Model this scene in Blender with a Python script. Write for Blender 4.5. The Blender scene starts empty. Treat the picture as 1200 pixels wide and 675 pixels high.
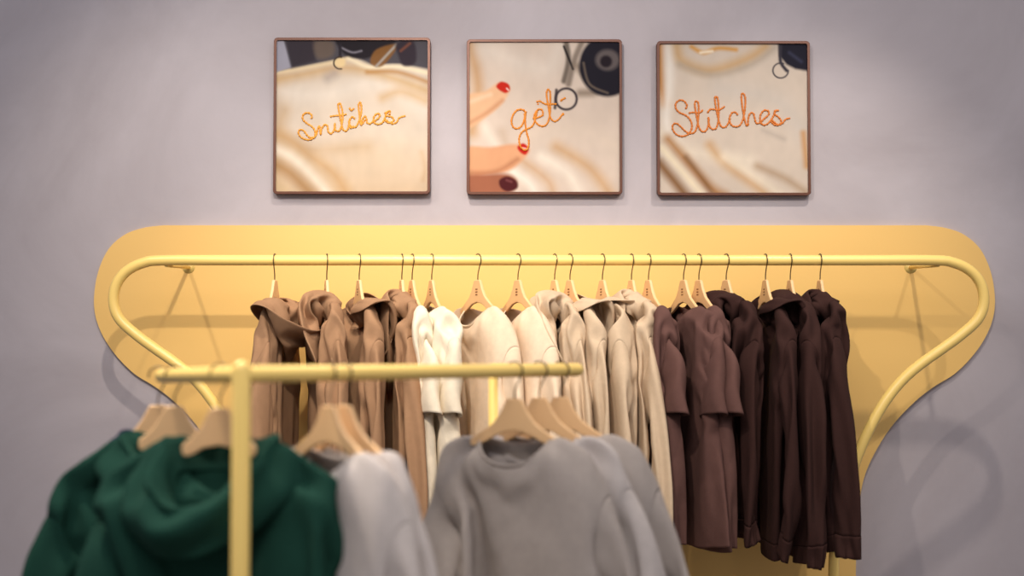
import bpy, bmesh, math, random
import numpy as np
from mathutils import Vector, Matrix, noise
R = math.radians
C = bpy.context.scene.collection
random.seed(4)

# ------------------------------------------------------------------ camera
CAMY, CAMZ, FPX = -4.47, 1.46, 1667.0
PITCH = math.atan((400 - 337.5) / FPX)
cd = bpy.data.cameras.new('camera'); cam = bpy.data.objects.new('camera', cd); C.objects.link(cam)
cd.sensor_width = 36; cd.lens = 50; cd.clip_start = .05
cam.location = (0, CAMY, CAMZ); cam.rotation_euler = (math.pi/2 + PITCH, 0, 0)
cd.dof.use_dof = True; cd.dof.focus_distance = 4.30; cd.dof.aperture_fstop = 1.5
bpy.context.scene.camera = cam

def W(px, py, Y):
    """point of the vertical plane y = Y seen at photo pixel (px, py)"""
    a, b = (px-600)/FPX, (337.5-py)/FPX
    dy = math.cos(PITCH) - b*math.sin(PITCH); dz = math.sin(PITCH) + b*math.cos(PITCH)
    t = (Y-CAMY)/dy
    return Vector((a*t, Y, CAMZ + dz*t))
def WD(px, py, d): return W(px, py, CAMY+d)

# ------------------------------------------------------------------ materials
def srgb(r, g, b):
    f = lambda c: (c/255/12.92 if c/255 <= .04045 else ((c/255+.055)/1.055)**2.4)
    return (f(r), f(g), f(b), 1)
def mat(name, col, rough=.6, metal=0, noise_scale=0, noise_amt=.1, bump=0, bump_scale=200, sheen=0, spec=.5):
    m = bpy.data.materials.new(name); m.use_nodes = True; nt = m.node_tree; p = nt.nodes['Principled BSDF']
    p.inputs['Base Color'].default_value = col; p.inputs['Roughness'].default_value = rough; p.inputs['Metallic'].default_value = metal
    p.inputs['Specular IOR Level'].default_value = spec
    if sheen: p.inputs['Sheen Weight'].default_value = sheen; p.inputs['Sheen Roughness'].default_value = .5; p.inputs['Sheen Tint'].default_value = col
    tc = nt.nodes.new('ShaderNodeTexCoord')
    if noise_scale:
        n = nt.nodes.new('ShaderNodeTexNoise'); n.inputs['Scale'].default_value = noise_scale; n.inputs['Detail'].default_value = 6
        nt.links.new(tc.outputs['Object'], n.inputs['Vector'])
        mx = nt.nodes.new('ShaderNodeMixRGB'); mx.blend_type = 'MIX'
        mx.inputs[1].default_value = tuple(c*(1-noise_amt) for c in col[:3])+(1,)
        mx.inputs[2].default_value = tuple(min(1, c*(1+noise_amt)) for c in col[:3])+(1,)
        nt.links.new(n.outputs['Fac'], mx.inputs[0]); nt.links.new(mx.outputs[0], p.inputs['Base Color'])
    if bump:
        n2 = nt.nodes.new('ShaderNodeTexNoise'); n2.inputs['Scale'].default_value = bump_scale; n2.inputs['Detail'].default_value = 4
        nt.links.new(tc.outputs['Object'], n2.inputs['Vector'])
        bp = nt.nodes.new('ShaderNodeBump'); bp.inputs['Strength'].default_value = bump; bp.inputs['Distance'].default_value = .002
        nt.links.new(n2.outputs['Fac'], bp.inputs['Height']); nt.links.new(bp.outputs[0], p.inputs['Normal'])
    return m
M = {}
M['yellow_tube'] = mat('yellow_powder_coat', srgb(246, 210, 120), .35, noise_scale=3, noise_amt=.03)
M['yellow_panel'] = mat('yellow_panel_paint', srgb(232, 188, 108), .55, noise_scale=1.5, noise_amt=.05, bump=.1, bump_scale=90)
M['wood'] = mat('pale_wood', srgb(228, 184, 132), .5, noise_scale=14, noise_amt=.10)
M['steel'] = mat('hook_steel', srgb(120, 105, 85), .3, 1)
M['frame'] = mat('bronze_frame', srgb(92, 52, 34), .4, .3, noise_scale=8, noise_amt=.15)
M['stamp'] = mat('burnt_stamp', srgb(120, 70, 35), .6)
def cloth(name, col, **k):
    return mat(name, col, .92, noise_scale=60, noise_amt=.10, bump=.5, bump_scale=380, sheen=.15, spec=.15, **k)
M['brown'] = cloth('brown_fleece', srgb(156, 120, 90))
M['cream'] = cloth('cream_cotton', srgb(226, 212, 188))
M['beige_tee'] = cloth('beige_jersey', srgb(222, 198, 170))
M['beige'] = cloth('beige_melange', srgb(196, 172, 144))
M['mauve'] = cloth('dark_mauve_cotton', srgb(94, 66, 60))
M['dark'] = cloth('dark_brown_fleece', srgb(54, 33, 29))
M['green'] = cloth('bottle_green_fleece', srgb(22, 57, 46))
M['navy'] = cloth('navy_fleece', srgb(38, 36, 66))
M['grey'] = cloth('warm_grey_melange', srgb(162, 151, 143))
M['grey_light'] = cloth('pale_grey_melange', srgb(182, 172, 166))
M['label'] = mat('woven_label', srgb(225, 215, 200), .8)

def wall_mat():
    m = bpy.data.materials.new('grey_limewash'); m.use_nodes = True; nt = m.node_tree; p = nt.nodes['Principled BSDF']
    tc = nt.nodes.new('ShaderNodeTexCoord')
    n = nt.nodes.new('ShaderNodeTexNoise'); n.inputs['Scale'].default_value = 1.6; n.inputs['Detail'].default_value = 9; n.inputs['Roughness'].default_value = .62; n.inputs['Distortion'].default_value = .6
    r = nt.nodes.new('ShaderNodeValToRGB'); r.color_ramp.elements[0].position = .3; r.color_ramp.elements[1].position = .72
    r.color_ramp.elements[0].color = srgb(164, 155, 158); r.color_ramp.elements[1].color = srgb(184, 176, 180)
    nt.links.new(tc.outputs['Object'], n.inputs['Vector']); nt.links.new(n.outputs['Fac'], r.inputs[0]); nt.links.new(r.outputs[0], p.inputs['Base Color'])
    b = nt.nodes.new('ShaderNodeBump'); b.inputs['Strength'].default_value = .12; b.inputs['Distance'].default_value = .01
    n2 = nt.nodes.new('ShaderNodeTexNoise'); n2.inputs['Scale'].default_value = 14; n2.inputs['Detail'].default_value = 5
    nt.links.new(tc.outputs['Object'], n2.inputs['Vector']); nt.links.new(n2.outputs['Fac'], b.inputs['Height']); nt.links.new(b.outputs[0], p.inputs['Normal'])
    p.inputs['Roughness'].default_value = .75
    return m
M['wall'] = wall_mat()
M['floor'] = mat('concrete_floor', srgb(140, 132, 126), .5, noise_scale=2, noise_amt=.12)
M['ceiling'] = mat('ceiling_paint', srgb(70, 66, 66), .9)
M['lamp_black'] = mat('spot_black', srgb(25, 25, 26), .5)

# ------------------------------------------------------------------ helpers
def obj(name, me, m, parent=None, smooth=True, label=None):
    if isinstance(me, bmesh.types.BMesh):
        b = me; me = bpy.data.meshes.new(name); b.to_mesh(me); b.free()
    if m is not None and not me.materials: me.materials.append(m)
    if smooth:
        for p in me.polygons: p.use_smooth = True
    o = bpy.data.objects.new(name, me); C.objects.link(o); o.parent = parent
    if label: o['label'] = label
    return o
def thing(name, label, cat, loc=(0, 0, 0), rz=0, group=None):
    o = bpy.data.objects.new(name, None); C.objects.link(o); o.empty_display_size = .1
    o.location = loc; o.rotation_euler = (0, 0, rz); o['label'] = label; o['category'] = cat
    if group: o['group'] = group
    return o
def tag(o, label, cat, group=None):
    o['label'] = label; o['category'] = cat
    if group: o['group'] = group
    return o
def struct(o): o['kind'] = 'structure'; return o
def box(bm, lo, hi):
    v = [bm.verts.new((x, y, z)) for x in (lo[0], hi[0]) for y in (lo[1], hi[1]) for z in (lo[2], hi[2])]
    for q in ((0, 1, 3, 2), (4, 6, 7, 5), (0, 4, 5, 1), (2, 3, 7, 6), (0, 2, 6, 4), (1, 5, 7, 3)): bm.faces.new([v[i] for i in q])
def catmull(pts, n=8, closed=False):
    P = [Vector(p) for p in pts]; out = []
    N = len(P)
    for i in range(N if closed else N-1):
        g = (lambda k: P[k % N]) if closed else (lambda k: P[max(0, min(N-1, k))])
        a, b, c, d = g(i-1), g(i), g(i+1), g(i+2)
        for k in range(n):
            t = k/n
            out.append(.5*((2*b)+(c-a)*t+(2*a-5*b+4*c-d)*t*t+(3*b-a-3*c+d)*t**3))
    if not closed: out.append(P[-1])
    return out
def tube(bm, path, r, seg=16, caps=True, roundcap=False):
    path = [Vector(p) for p in path]; n = len(path)
    rs = [r]*n if not hasattr(r, '__len__') else list(r)
    if roundcap:
        d0 = (path[0]-path[1]).normalized(); d1 = (path[-1]-path[-2]).normalized(); r0, r1 = rs[0], rs[-1]
        A = [(path[0]+d0*r0*math.sin(a), r0*math.cos(a)) for a in (1.45, 1.1, .75, .4)]
        B = [(path[-1]+d1*r1*math.sin(a), r1*math.cos(a)) for a in (.4, .75, 1.1, 1.45)]
        path = [a[0] for a in A]+path+[b[0] for b in B]; rs = [a[1] for a in A]+rs+[b[1] for b in B]; n = len(path)
    T = [(path[min(i+1, n-1)]-path[max(i-1, 0)]).normalized() for i in range(n)]
    u = T[0].orthogonal().normalized(); rings = []
    for i in range(n):
        u = (u-T[i]*u.dot(T[i])).normalized(); v = T[i].cross(u)
        rings.append([bm.verts.new(path[i]+(u*math.cos(a)+v*math.sin(a))*rs[i]) for a in [2*math.pi*k/seg for k in range(seg)]])
    for i in range(n-1):
        for k in range(seg): bm.faces.new((rings[i][k], rings[i][(k+1) % seg], rings[i+1][(k+1) % seg], rings[i+1][k]))
    if caps: bm.faces.new(rings[0][::-1]); bm.faces.new(rings[-1])
def prism(bm, outline, y0, y1):
    a = [bm.verts.new((x, y0, z)) for x, z in outline]; b = [bm.verts.new((x, y1, z)) for x, z in outline]
    bm.faces.new(a); bm.faces.new(b[::-1]); n = len(a)
    for i in range(n): bm.faces.new((a[(i+1) % n], a[i], b[i], b[(i+1) % n]))
    bmesh.ops.recalc_face_normals(bm, faces=bm.faces)
def bevel(o, w, seg=2, ang=35):
    m = o.modifiers.new('bevel', 'BEVEL'); m.width = w; m.segments = seg; m.limit_method = 'ANGLE'; m.angle_limit = R(ang); return o

# ------------------------------------------------------------------ room
bm = bmesh.new(); box(bm, (-4.5, 0, 0), (4.5, .12, 3.6)); struct(obj('wall_back', bm, M['wall'], smooth=False))
bm = bmesh.new(); box(bm, (-4.5, -6.5, -.1), (4.5, .12, 0)); struct(obj('floor', bm, M['floor'], smooth=False))

# ------------------------------------------------------------------ yellow wall panel
half = [(1085, 264), (1108, 267), (1130, 275), (1149, 292), (1161, 318), (1166, 348), (1164, 372), (1155, 395), (1140, 417), (1119, 438), (1095, 453), (1073, 470),
        (1048, 496), (1029, 524), (1014, 556), (1007, 590), (1004, 630), (1003, 675)]
hp = [W(x, y, -.012) for x, y in half]
cx = W(638, 300, -.012).x
right = [(p.x, p.z) for p in catmull(hp, 6)]; right = [(cx+.02, hp[0].z)]+right+[(right[-1][0], .015)]
outl = right+[(2*cx-x, z) for x, z in right[::-1]]
bm = bmesh.new(); prism(bm, outl, -.012, -.0005)
tag(obj('wall_panel', bm, M['yellow_panel'], smooth=False), 'flat mustard yellow mushroom-shaped panel on grey wall behind the long rail', 'wall panel')

# ------------------------------------------------------------------ curved rail on the wall
YR = -.30; RR = .0155
cr = W(600, 305, YR); RZ = cr.z; rcx = W(643, 305, YR).x
rp = [(1092, 305), (1118, 308), (1138, 318), (1150, 334), (1153, 355), (1146, 374), (1127, 392), (1104, 409), (1080, 426), (1060, 443), (1042, 464), (1026, 489), (1010, 522), (996, 560), (985, 602), (979, 640), (977, 675)]
pr = [W(x, y, YR) for x, y in rp]
rpath = catmull([Vector((rcx, YR, RZ)), pr[0]-Vector((.25, 0, 0))]+pr+[Vector((pr[-1].x, YR, .5)), Vector((pr[-1].x, YR, .02))], 7)
lpath = [Vector((2*rcx-p.x, p.y, p.z)) for p in rpath[::-1]]
rail = thing('wall_clothes_rail', 'long yellow tube clothes rail curling round at both ends, fixed before the wall panel', 'clothes rail', (rcx, YR, 0))
def rel(p, o): return Vector(p)-o.location
bm = bmesh.new(); tube(bm, [rel(p, rail) for p in lpath[:-1]+rpath], RR, 20); obj('rail_tube', bm, M['yellow_tube'], rail)
for px in (222, 1066):
    b = rel(W(px, 313.5, 0), rail); a = Vector((b.x, 0, RZ))
    bm = bmesh.new(); tube(bm, [a-Vector((0, 0, .014)), Vector((b.x, -YR-.006, b.z+.0))], .006, 10)
    tube(bm, [Vector((b.x, -YR-.012, b.z)), Vector((b.x, -YR-.001, b.z))], .02, 20); obj('wall_bracket', bm, M['yellow_tube'], rail)
for p in (lpath[0], rpath[-1]):
    q = rel(p, rail); bm = bmesh.new(); tube(bm, [(q.x, q.y, .0005), (q.x, q.y, .008)], .05, 28); obj('floor_flange', bm, M['yellow_tube'], rail)

# ------------------------------------------------------------------ pictures
def seg_dist(X, Y, pts):
    D = np.full(X.shape, 1e9)
    for (x0, y0), (x1, y1) in zip(pts, pts[1:]):
        dx, dy = x1-x0, y1-y0; L = dx*dx+dy*dy+1e-9
        t = np.clip(((X-x0)*dx+(Y-y0)*dy)/L, 0, 1)
        D = np.minimum(D, np.hypot(X-x0-t*dx, Y-y0-t*dy))
    return D
class Art:
    """paints vertex colours of a print; coordinates 0..100 over the picture, y down"""
    def __init__(s, n=190):
        s.n = n; g = np.linspace(0, 100, n); s.X, s.Y = np.meshgrid(g, g); s.c = np.zeros((n, n, 3))
    def mix(s, m, col): m = np.clip(m, 0, 1)[..., None]; s.c = s.c*(1-m)+np.array(srgb(*col)[:3])*.80*m
    def fill(s, col): s.mix(np.ones_like(s.X), col)
    def line(s, pts, w, col, a=1, soft=None):
        soft = w if soft is None else soft
        pts = [tuple(p[:2]) for p in catmull([(x, y, 0) for x, y in pts], 6)]
        d = seg_dist(s.X, s.Y, pts); v = np.clip((w*.7+soft*1.1-d)/(soft*1.9), 0, 1); s.mix(a*v*v*(3-2*v), col)
    def poly(s, pts, col, a=1, soft=.8, sm=True):
        if sm: pts = [tuple(p[:2]) for p in catmull([(x, y, 0) for x, y in pts], 5, True)]
        ins = np.zeros(s.X.shape, bool); n = len(pts)
        for i in range(n):
            (x0, y0), (x1, y1) = pts[i], pts[(i+1) % n]
            if abs(y1-y0) < 1e-9: continue
            ins ^= ((y0 > s.Y) != (y1 > s.Y)) & (s.X < (x1-x0)*(s.Y-y0)/(y1-y0)+x0)
        d = seg_dist(s.X, s.Y, list(pts)+[pts[0]]); d = np.where(ins, d, -d)
        s.mix(a*np.clip(d/soft*.5+.5, 0, 1), col)
def grade(A): A.c = np.clip(A.c, 0, 1)**1.18*1.0
def fabric_noise(A, amt=.05, s1=5.):
    n = np.zeros_like(A.X)
    for i in range(A.n):
        for j in range(A.n):
            n[i, j] = noise.noise(Vector((A.X[i, j]/14, A.Y[i, j]/22, s1)))*.6+noise.noise(Vector((A.X[i, j]/5, A.Y[i, j]/7, s1+3)))*.4
    A.c *= (1+amt*2*n)[..., None]
def art1():
    A = Art(); A.fill((226, 212, 196))
    A.mix(np.clip((A.Y-62)/50, 0, 1), (216, 190, 158))
    A.mix(np.exp(-((A.X-62)/30)**2-((A.Y-78)/14)**2)*.6, (226, 205, 178))
    A.mix(np.clip((12-A.X)/20, 0, 1)*(A.Y > 20)*.6, (206, 172, 128))
    A.line([(0, 62), (10, 66), (22, 76), (38, 88), (46, 100)], 2, (205, 165, 112), .8, 7)
    A.line([(0, 72), (12, 78), (30, 96), (36, 104)], 2.5, (244, 232, 214), .9, 4)
    A.line([(0, 82), (10, 88), (24, 102)], 4, (178, 136, 84), .75, 5)
    A.line([(0, 95), (12, 103)], 3, (220, 196, 160), .7, 4)
    A.line([(6, 46), (3, 60), (20, 72), (60, 70)], 2, (200, 164, 118), .45, 7)
    A.line([(4, 34), (30, 36), (70, 28), (98, 46)], 5, (240, 230, 218), .7, 8)
    A.line([(70, 38), (82, 34), (98, 40)], 2, (214, 176, 124), .7, 5)
    A.line([(96, 74), (98, 84), (97, 92)], 1, (205, 170, 130), .5, 3)
    # fabric ridge along the top, machine above it
    A.line([(0, 26), (20, 22), (44, 18), (70, 23), (101, 34)], 2, (214, 176, 120), .8, 6)
    A.poly([(-5, -5), (105, -5), (105, 20), (82, 16), (62, 16), (52, 11), (40, 13), (20, 17), (-5, 22)], (98, 94, 100), 1, 1.2, False)
    A.line([(0, 21.5), (20, 18), (40, 14), (48, 11.5)], 1.1, (240, 220, 184), 1, 1.6)
    A.line([(48, 12), (62, 18), (80, 17.5), (101, 22)], 1.3, (250, 236, 206), 1, 1.8)
    A.line([(60, 21), (80, 21), (101, 28)], 1.2, (196, 146, 82), .8, 2.2)
    A.poly([(-3, -3), (4, -3), (10, 18), (-3, 22)], (176, 174, 186), 1, .8, False)
    A.poly([(5, -3), (26, -3), (26, 14), (10, 18)], (70, 62, 70), .9, 1.5, False)
    A.poly([(25, 1), (37, 1), (37, 10), (27, 12)], (128, 112, 100), .8, 1.5)
    A.poly([(41, -3), (78, -3), (74, 5), (60, 12), (48, 11), (42, 6)], (52, 46, 52), 1, 1)
    A.line([(43, 5), (50, 8), (56, 7)], .5, (170, 165, 175), .8, 1)
    A.poly([(66, 6), (80, 3), (70, 17), (62, 15)], (150, 108, 62), .9, .8)
    A.line([(79, 3), (66, 17)], 1, (186, 178, 168), .9, .8)
    A.poly([(79, 2), (90, 0), (92, 14), (84, 17), (80, 9)], (66, 56, 66), .9, 1)
    A.line([(88, 2), (82, 7)], 1, (150, 96, 74), .7, 1)
    A.line([(42, 3), (42, 12)], 1.3, (60, 54, 62), 1, .8)
    ring = [(42+4.2*math.cos(t), 15+4*math.sin(t)) for t in [2*math.pi*k/14 for k in range(15)]]
    A.poly([(42+3.6*math.cos(t), 14.6+3.2*math.sin(t)) for t in [2*math.pi*k/12 for k in range(12)]], (240, 216, 170), 1, 1)
    A.line(ring[3:12], .6, (70, 56, 50), 1, .5)
    A.line([(38, 22), (34, 25)], 3, (176, 164, 158), .6, 4)
    fabric_noise(A); grade(A); return A
def art2():
    A = Art(); A.fill((226, 210, 196))
    A.line([(0, 0), (6, 30), (2, 60)], 3, (206, 160, 106), .8, 6)
    A.line([(10, 5), (50, 18), (60, 2)], 4, (236, 226, 214), .6, 9)
    A.line([(40, 62), (70, 58), (100, 70)], 4, (230, 214, 198), .8, 9)
    A.line([(58, 70), (80, 84), (94, 102)], 3, (210, 170, 122), .8, 6)
    A.line([(48, 76), (66, 88), (74, 102)], 2.5, (246, 236, 222), .9, 5)
    A.line([(34, 78), (52, 92), (56, 102)], 2, (206, 166, 122), .7, 5)
    A.line([(26, 84), (40, 94), (44, 102)], 2.5, (248, 240, 228), .9, 4)
    A.line([(10, 56), (16, 66), (22, 72)], 3, (244, 232, 218), .7, 4)
    A.line([(22, 60), (28, 80)], 2, (206, 180, 156), .5, 5)
    # machine
    A.line([(64, -2), (66, 12), (63, 26)], 2.2, (120, 108, 98), .9, 1.4)
    A.line([(76, -2), (70, 12), (66, 28)], 2.4, (150, 136, 124), .9, 1.6)
    A.line([(63, 3), (69, 18)], .9, (52, 44, 46), 1, .8)
    A.line([(72, 16), (84, 32), (74, 34)], 3, (150, 134, 118), .8, 3)
    A.poly([(92+20*math.cos(t)*.95, 16+20.5*math.sin(t)) for t in [2*math.pi*k/16 for k in range(16)]], (44, 40, 52), 1, 1.2)
    A.line([(76, 14), (80, 28), (92, 34)], .8, (130, 116, 104), .8, 1)
    A.poly([(92+8*math.cos(t), 12+7*math.sin(t)) for t in [2*math.pi*k/10 for k in range(10)]], (128, 118, 116), .8, 1.4)
    A.poly([(91+4*math.cos(t), 13+4*math.sin(t)) for t in [2*math.pi*k/10 for k in range(10)]], (50, 40, 48), 1, 1)
    A.line([(78, -1), (100, -1)], 1.5, (70, 62, 78), .8, 1.5)
    ring = [(64.5+7*math.cos(t), 38+7*math.sin(t)) for t in [2*math.pi*k/16 for k in range(17)]]
    A.line(ring, 1.0, (84, 74, 78), 1, .7)
    A.line([(58, 32), (57, 44)], 1.2, (70, 60, 66), .9, .8)
    # fingers
    sk = (238, 196, 160)
    A.poly([(-4, 37), (10, 33), (20, 27), (27, 31), (22, 41), (10, 51), (-4, 58)], sk, 1, 1.2)
    A.line([(0, 54), (12, 47), (22, 39)], 1, (206, 150, 112), .7, 2.2)
    A.line([(0, 40), (14, 35)], 1.5, (250, 220, 190), .7, 2)
    A.poly([(18, 30), (21, 26.5), (26, 28), (27, 32), (23.5, 34)], (206, 52, 34), 1, .7)
    A.line([(25, 31), (26, 32)], .6, (250, 220, 210), .9, .6)
    A.poly([(-4, 71), (14, 70), (30, 68), (40, 71), (36, 78), (26, 86), (10, 89), (-4, 92)], (230, 178, 140), 1, 1.3)
    A.line([(0, 87), (18, 86), (32, 78)], 1.2, (186, 128, 96), .7, 2.4)
    A.poly([(32, 70), (36, 67.5), (39.5, 71), (37.5, 75), (34, 73.5)], (204, 48, 34), 1, .7)
    A.line([(35.5, 70.5), (38, 71)], .5, (250, 215, 205), .9, .5)
    A.poly([(-4, 90), (12, 88), (26, 88), (32, 93), (28, 100), (10, 104), (-4, 104)], (176, 118, 92), 1, 1.5)
    A.poly([(20, 92), (25, 89.5), (31, 92), (32, 97), (26, 99.5), (21, 97)], (96, 40, 44), 1, .8)
    A.line([(25, 92), (28, 93)], .8, (140, 84, 84), .8, 1)
    fabric_noise(A, .04, 9.); grade(A); return A
def art3():
    A = Art(); A.fill((216, 202, 188))
    A.line([(0, 0), (1, 24), (4, 40)], 3, (196, 136, 62), .9, 4)
    A.line([(7, 0), (7, 25), (5, 55), (12, 66)], 3, (240, 232, 222), .9, 4)
    A.line([(12, 2), (16, 12), (35, 18), (60, 10), (72, 2)], 3, (206, 166, 108), .75, 5)
    A.line([(14, 14), (36, 21), (62, 14), (78, 3)], 1.5, (180, 170, 158), .7, 4)
    A.line([(22, 2), (30, 6), (40, 3), (52, 4)], 1.4, (216, 160, 72), .9, 1.8)
    A.line([(28, 6), (36, 5)], .8, (250, 240, 220), .9, 1.2)
    A.line([(40, 30), (80, 38), (96, 60)], 5, (206, 198, 190), .6, 9)
    A.line([(0, 60), (20, 72), (60, 78)], 3, (236, 224, 206), .8, 7)
    A.line([(6, 64), (18, 78), (34, 96), (44, 102)], 2.6, (178, 124, 58), .9, 5)
    A.line([(2, 70), (14, 84), (28, 100)], 2, (240, 226, 200), .95, 3)
    A.line([(0, 80), (10, 92), (18, 102)], 3.5, (138, 96, 50), .9, 4)
    A.line([(18, 76), (30, 92), (36, 101)], 1.2, (112, 72, 34), .6, 3)
    A.line([(34, 68), (44, 80), (66, 96), (74, 103)], 2.4, (204, 158, 98), .7, 5)
    A.line([(44, 76), (66, 90), (84, 103)], 2, (240, 228, 208), .75, 5)
    A.line([(66, 82), (84, 90), (98, 99)], 2, (176, 148, 116), .7, 4)
    A.line([(97, 60), (99, 82)], 1.6, (206, 150, 78), .8, 3)
    A.line([(70, 58), (84, 64)], 1, (176, 166, 158), .5, 3)
    A.poly([(80, -4), (104, -4), (104, 19), (92, 17), (86, 14), (81, 8)], (46, 44, 58), 1, 1, False)
    A.line([(82, 2), (82, 12), (86, 18)], 1.4, (70, 66, 76), 1, 1)
    A.line([(88, 6), (96, 12)], 1, (84, 86, 110), .6, 1.5)
    ring = [(82+5.2*math.cos(t), 18+5*math.sin(t)) for t in [2*math.pi*k/16 for k in range(17)]]
    A.line(ring[0:14], .6, (80, 76, 84), 1, .5)
    fabric_noise(A, .04, 14.); grade(A); return A
art_mat = bpy.data.materials.new('printed_picture'); art_mat.use_nodes = True
_n = art_mat.node_tree; _a = _n.nodes.new('ShaderNodeVertexColor'); _a.layer_name = 'paint'
_n.links.new(_a.outputs['Color'], _n.nodes['Principled BSDF'].inputs['Base Color']); _n.nodes['Principled BSDF'].inputs['Roughness'].default_value = .65; _n.nodes['Principled BSDF'].inputs['Specular IOR Level'].default_value = .1
M['thread'] = mat('orange_thread', srgb(214, 130, 28), .6, noise_scale=160, noise_amt=.25)
M['thread_pale'] = mat('golden_thread', srgb(222, 150, 48), .6, noise_scale=160, noise_amt=.2)
M['thread_dark'] = mat('rust_thread', srgb(196, 108, 30), .6, noise_scale=160, noise_amt=.25)

def picture(x0, y0, x1, y1, art, strokes, smap, tm, label, lbl2, blots=()):
    Yf = -.028
    a = W(x0, y0, Yf); b = W(x1, y1, Yf); cxm, czm = (a.x+b.x)/2, (a.z+b.z)/2
    w, h = (b.x-a.x)/2, (a.z-b.z)/2
    t = thing('framed_picture', label, 'picture', (cxm, 0, czm), 0, None)
    # frame : thin metal tray frame
    f = .0085; bm = bmesh.new()
    def rr(hw, hh, r, n=5):
        o = []
        for sx, sz, a0 in ((1, 1, 0), (-1, 1, 90), (-1, -1, 180), (1, -1, 270)):
            for k in range(n+1):
                an = R(a0+90*k/n); o.append((sx*(hw-r)+r*math.cos(an), sz*(hh-r)+r*math.sin(an)))
        return o
    O = rr(w, h, .012); I = rr(w-f, h-f, .006)
    L = []
    for yy in (-.003, -.0275, -.030):
        pass
    vo0 = [bm.verts.new((x, -.004, z)) for x, z in O]; vo1 = [bm.verts.new((x, -.029, z)) for x, z in O]
    vo2 = [bm.verts.new((x*(1-.001/w), -.031, z*(1-.001/h))) for x, z in O]
    vi2 = [bm.verts.new((x, -.031, z)) for x, z in I]; vi1 = [bm.verts.new((x, -.020, z)) for x, z in I]; vi0 = [bm.verts.new((x, -.004, z)) for x, z in I]
    for A_, B_ in ((vo0, vo1), (vo1, vo2), (vo2, vi2), (vi2, vi1), (vi1, vi0), (vi0, vo0)):
        n = len(A_)
        for i in range(n): bm.faces.new((A_[i], A_[(i+1) % n], B_[(i+1) % n], B_[i]))
    bmesh.ops.recalc_face_normals(bm, faces=bm.faces)
    obj('picture_frame', bm, M['frame'], t, smooth=False)
    bm = bmesh.new(); box(bm, (-w+.01, -.016, -h+.01), (w-.01, -.001, h-.01)); obj('backing_board', bm, M['frame'], t, smooth=False)
    # print
    A = art(); n = A.n; pw, ph = w-f*.9, h-f*.9; yp = -.0235
    V = [(-pw+2*pw*j/(n-1), yp, ph-2*ph*i/(n-1)) for i in range(n) for j in range(n)]
    F = [(i*n+j, (i+1)*n+j, (i+1)*n+j+1, i*n+j+1) for i in range(n-1) for j in range(n-1)]
    me = bpy.data.meshes.new('print'); me.from_pydata(V, [], F)
    ca = me.color_attributes.new('paint', 'FLOAT_COLOR', 'POINT')
    ca.data.foreach_set('color', np.concatenate([A.c.reshape(-1, 3), np.ones((n*n, 1))], 1).ravel())
    obj('print', me, art_mat, t)
    # lettering
    bm = bmesh.new()
    for s in strokes:
        pts = [smap(x, y) for x, y in s]
        pts = [Vector((-w+2*w*(px-x0)/(x1-x0), yp-.001, h-2*h*(py-y0)/(y1-y0))) for px, py in pts]
        path = catmull(pts, 7)
        d = 0; rs = [];
        for i, p in enumerate(path):
            if i: d += (p-path[i-1]).length
            rs.append(.0029*(1+.25*math.sin(d/.0016)))
        tube(bm, path, rs, 7)
    for (x, y, r) in blots:
        px, py = smap(x, y); c = Vector((-w+2*w*(px-x0)/(x1-x0), yp-.001, h-2*h*(py-y0)/(y1-y0)))
        m4 = Matrix.Translation(c) @ Matrix.Diagonal((1, .4, 1, 1)); bmesh.ops.create_icosphere(bm, subdivisions=2, radius=r, matrix=m4)
    obj('embroidered_lettering', bm, tm, t, label=lbl2)
    return t
# strokes in 1200x560 zoom of photo region (340,110)-(490,180): 8 px per px
S1 = [[(200, 232), (205, 205), (180, 180), (140, 182), (118, 212), (128, 248), (165, 280), (205, 305), (232, 340), (238, 380), (222, 412), (180, 430), (130, 420), (92, 392), (80, 355), (100, 335), (130, 345), (160, 385), (195, 410), (240, 396), (258, 340), (272, 300), (282, 330), (288, 385), (296, 330), (325, 290), (350, 300), (358, 350), (378, 372), (400, 362), (415, 330), (420, 275), (424, 330), (440, 350), (470, 335), (492, 250), (490, 160), (468, 90), (450, 105), (462, 180), (480, 270), (498, 335), (530, 345), (550, 300), (552, 250), (556, 300), (575, 320), (600, 300)],
      [(375, 212), (420, 205), (480, 200), (530, 190)],
      [(608, 235), (585, 215), (560, 240), (558, 285), (585, 312), (620, 305), (650, 240), (668, 160), (662, 90), (645, 85), (642, 130), (652, 220), (664, 295), (672, 250), (700, 210), (716, 235), (722, 270), (745, 280), (775, 262), (830, 225), (838, 190), (808, 188), (782, 225), (790, 270), (830, 285), (870, 262), (895, 205), (915, 165), (935, 165), (930, 195)],
      [(925, 160), (890, 180), (905, 205), (950, 215), (970, 245), (945, 268), (905, 265), (895, 240), (920, 262), (960, 280), (1000, 262), (1020, 225), (1080, 205)],
      [(555, 130), (572, 155), (600, 135)], [(700, 240), (690, 262), (664, 296)]]
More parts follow.
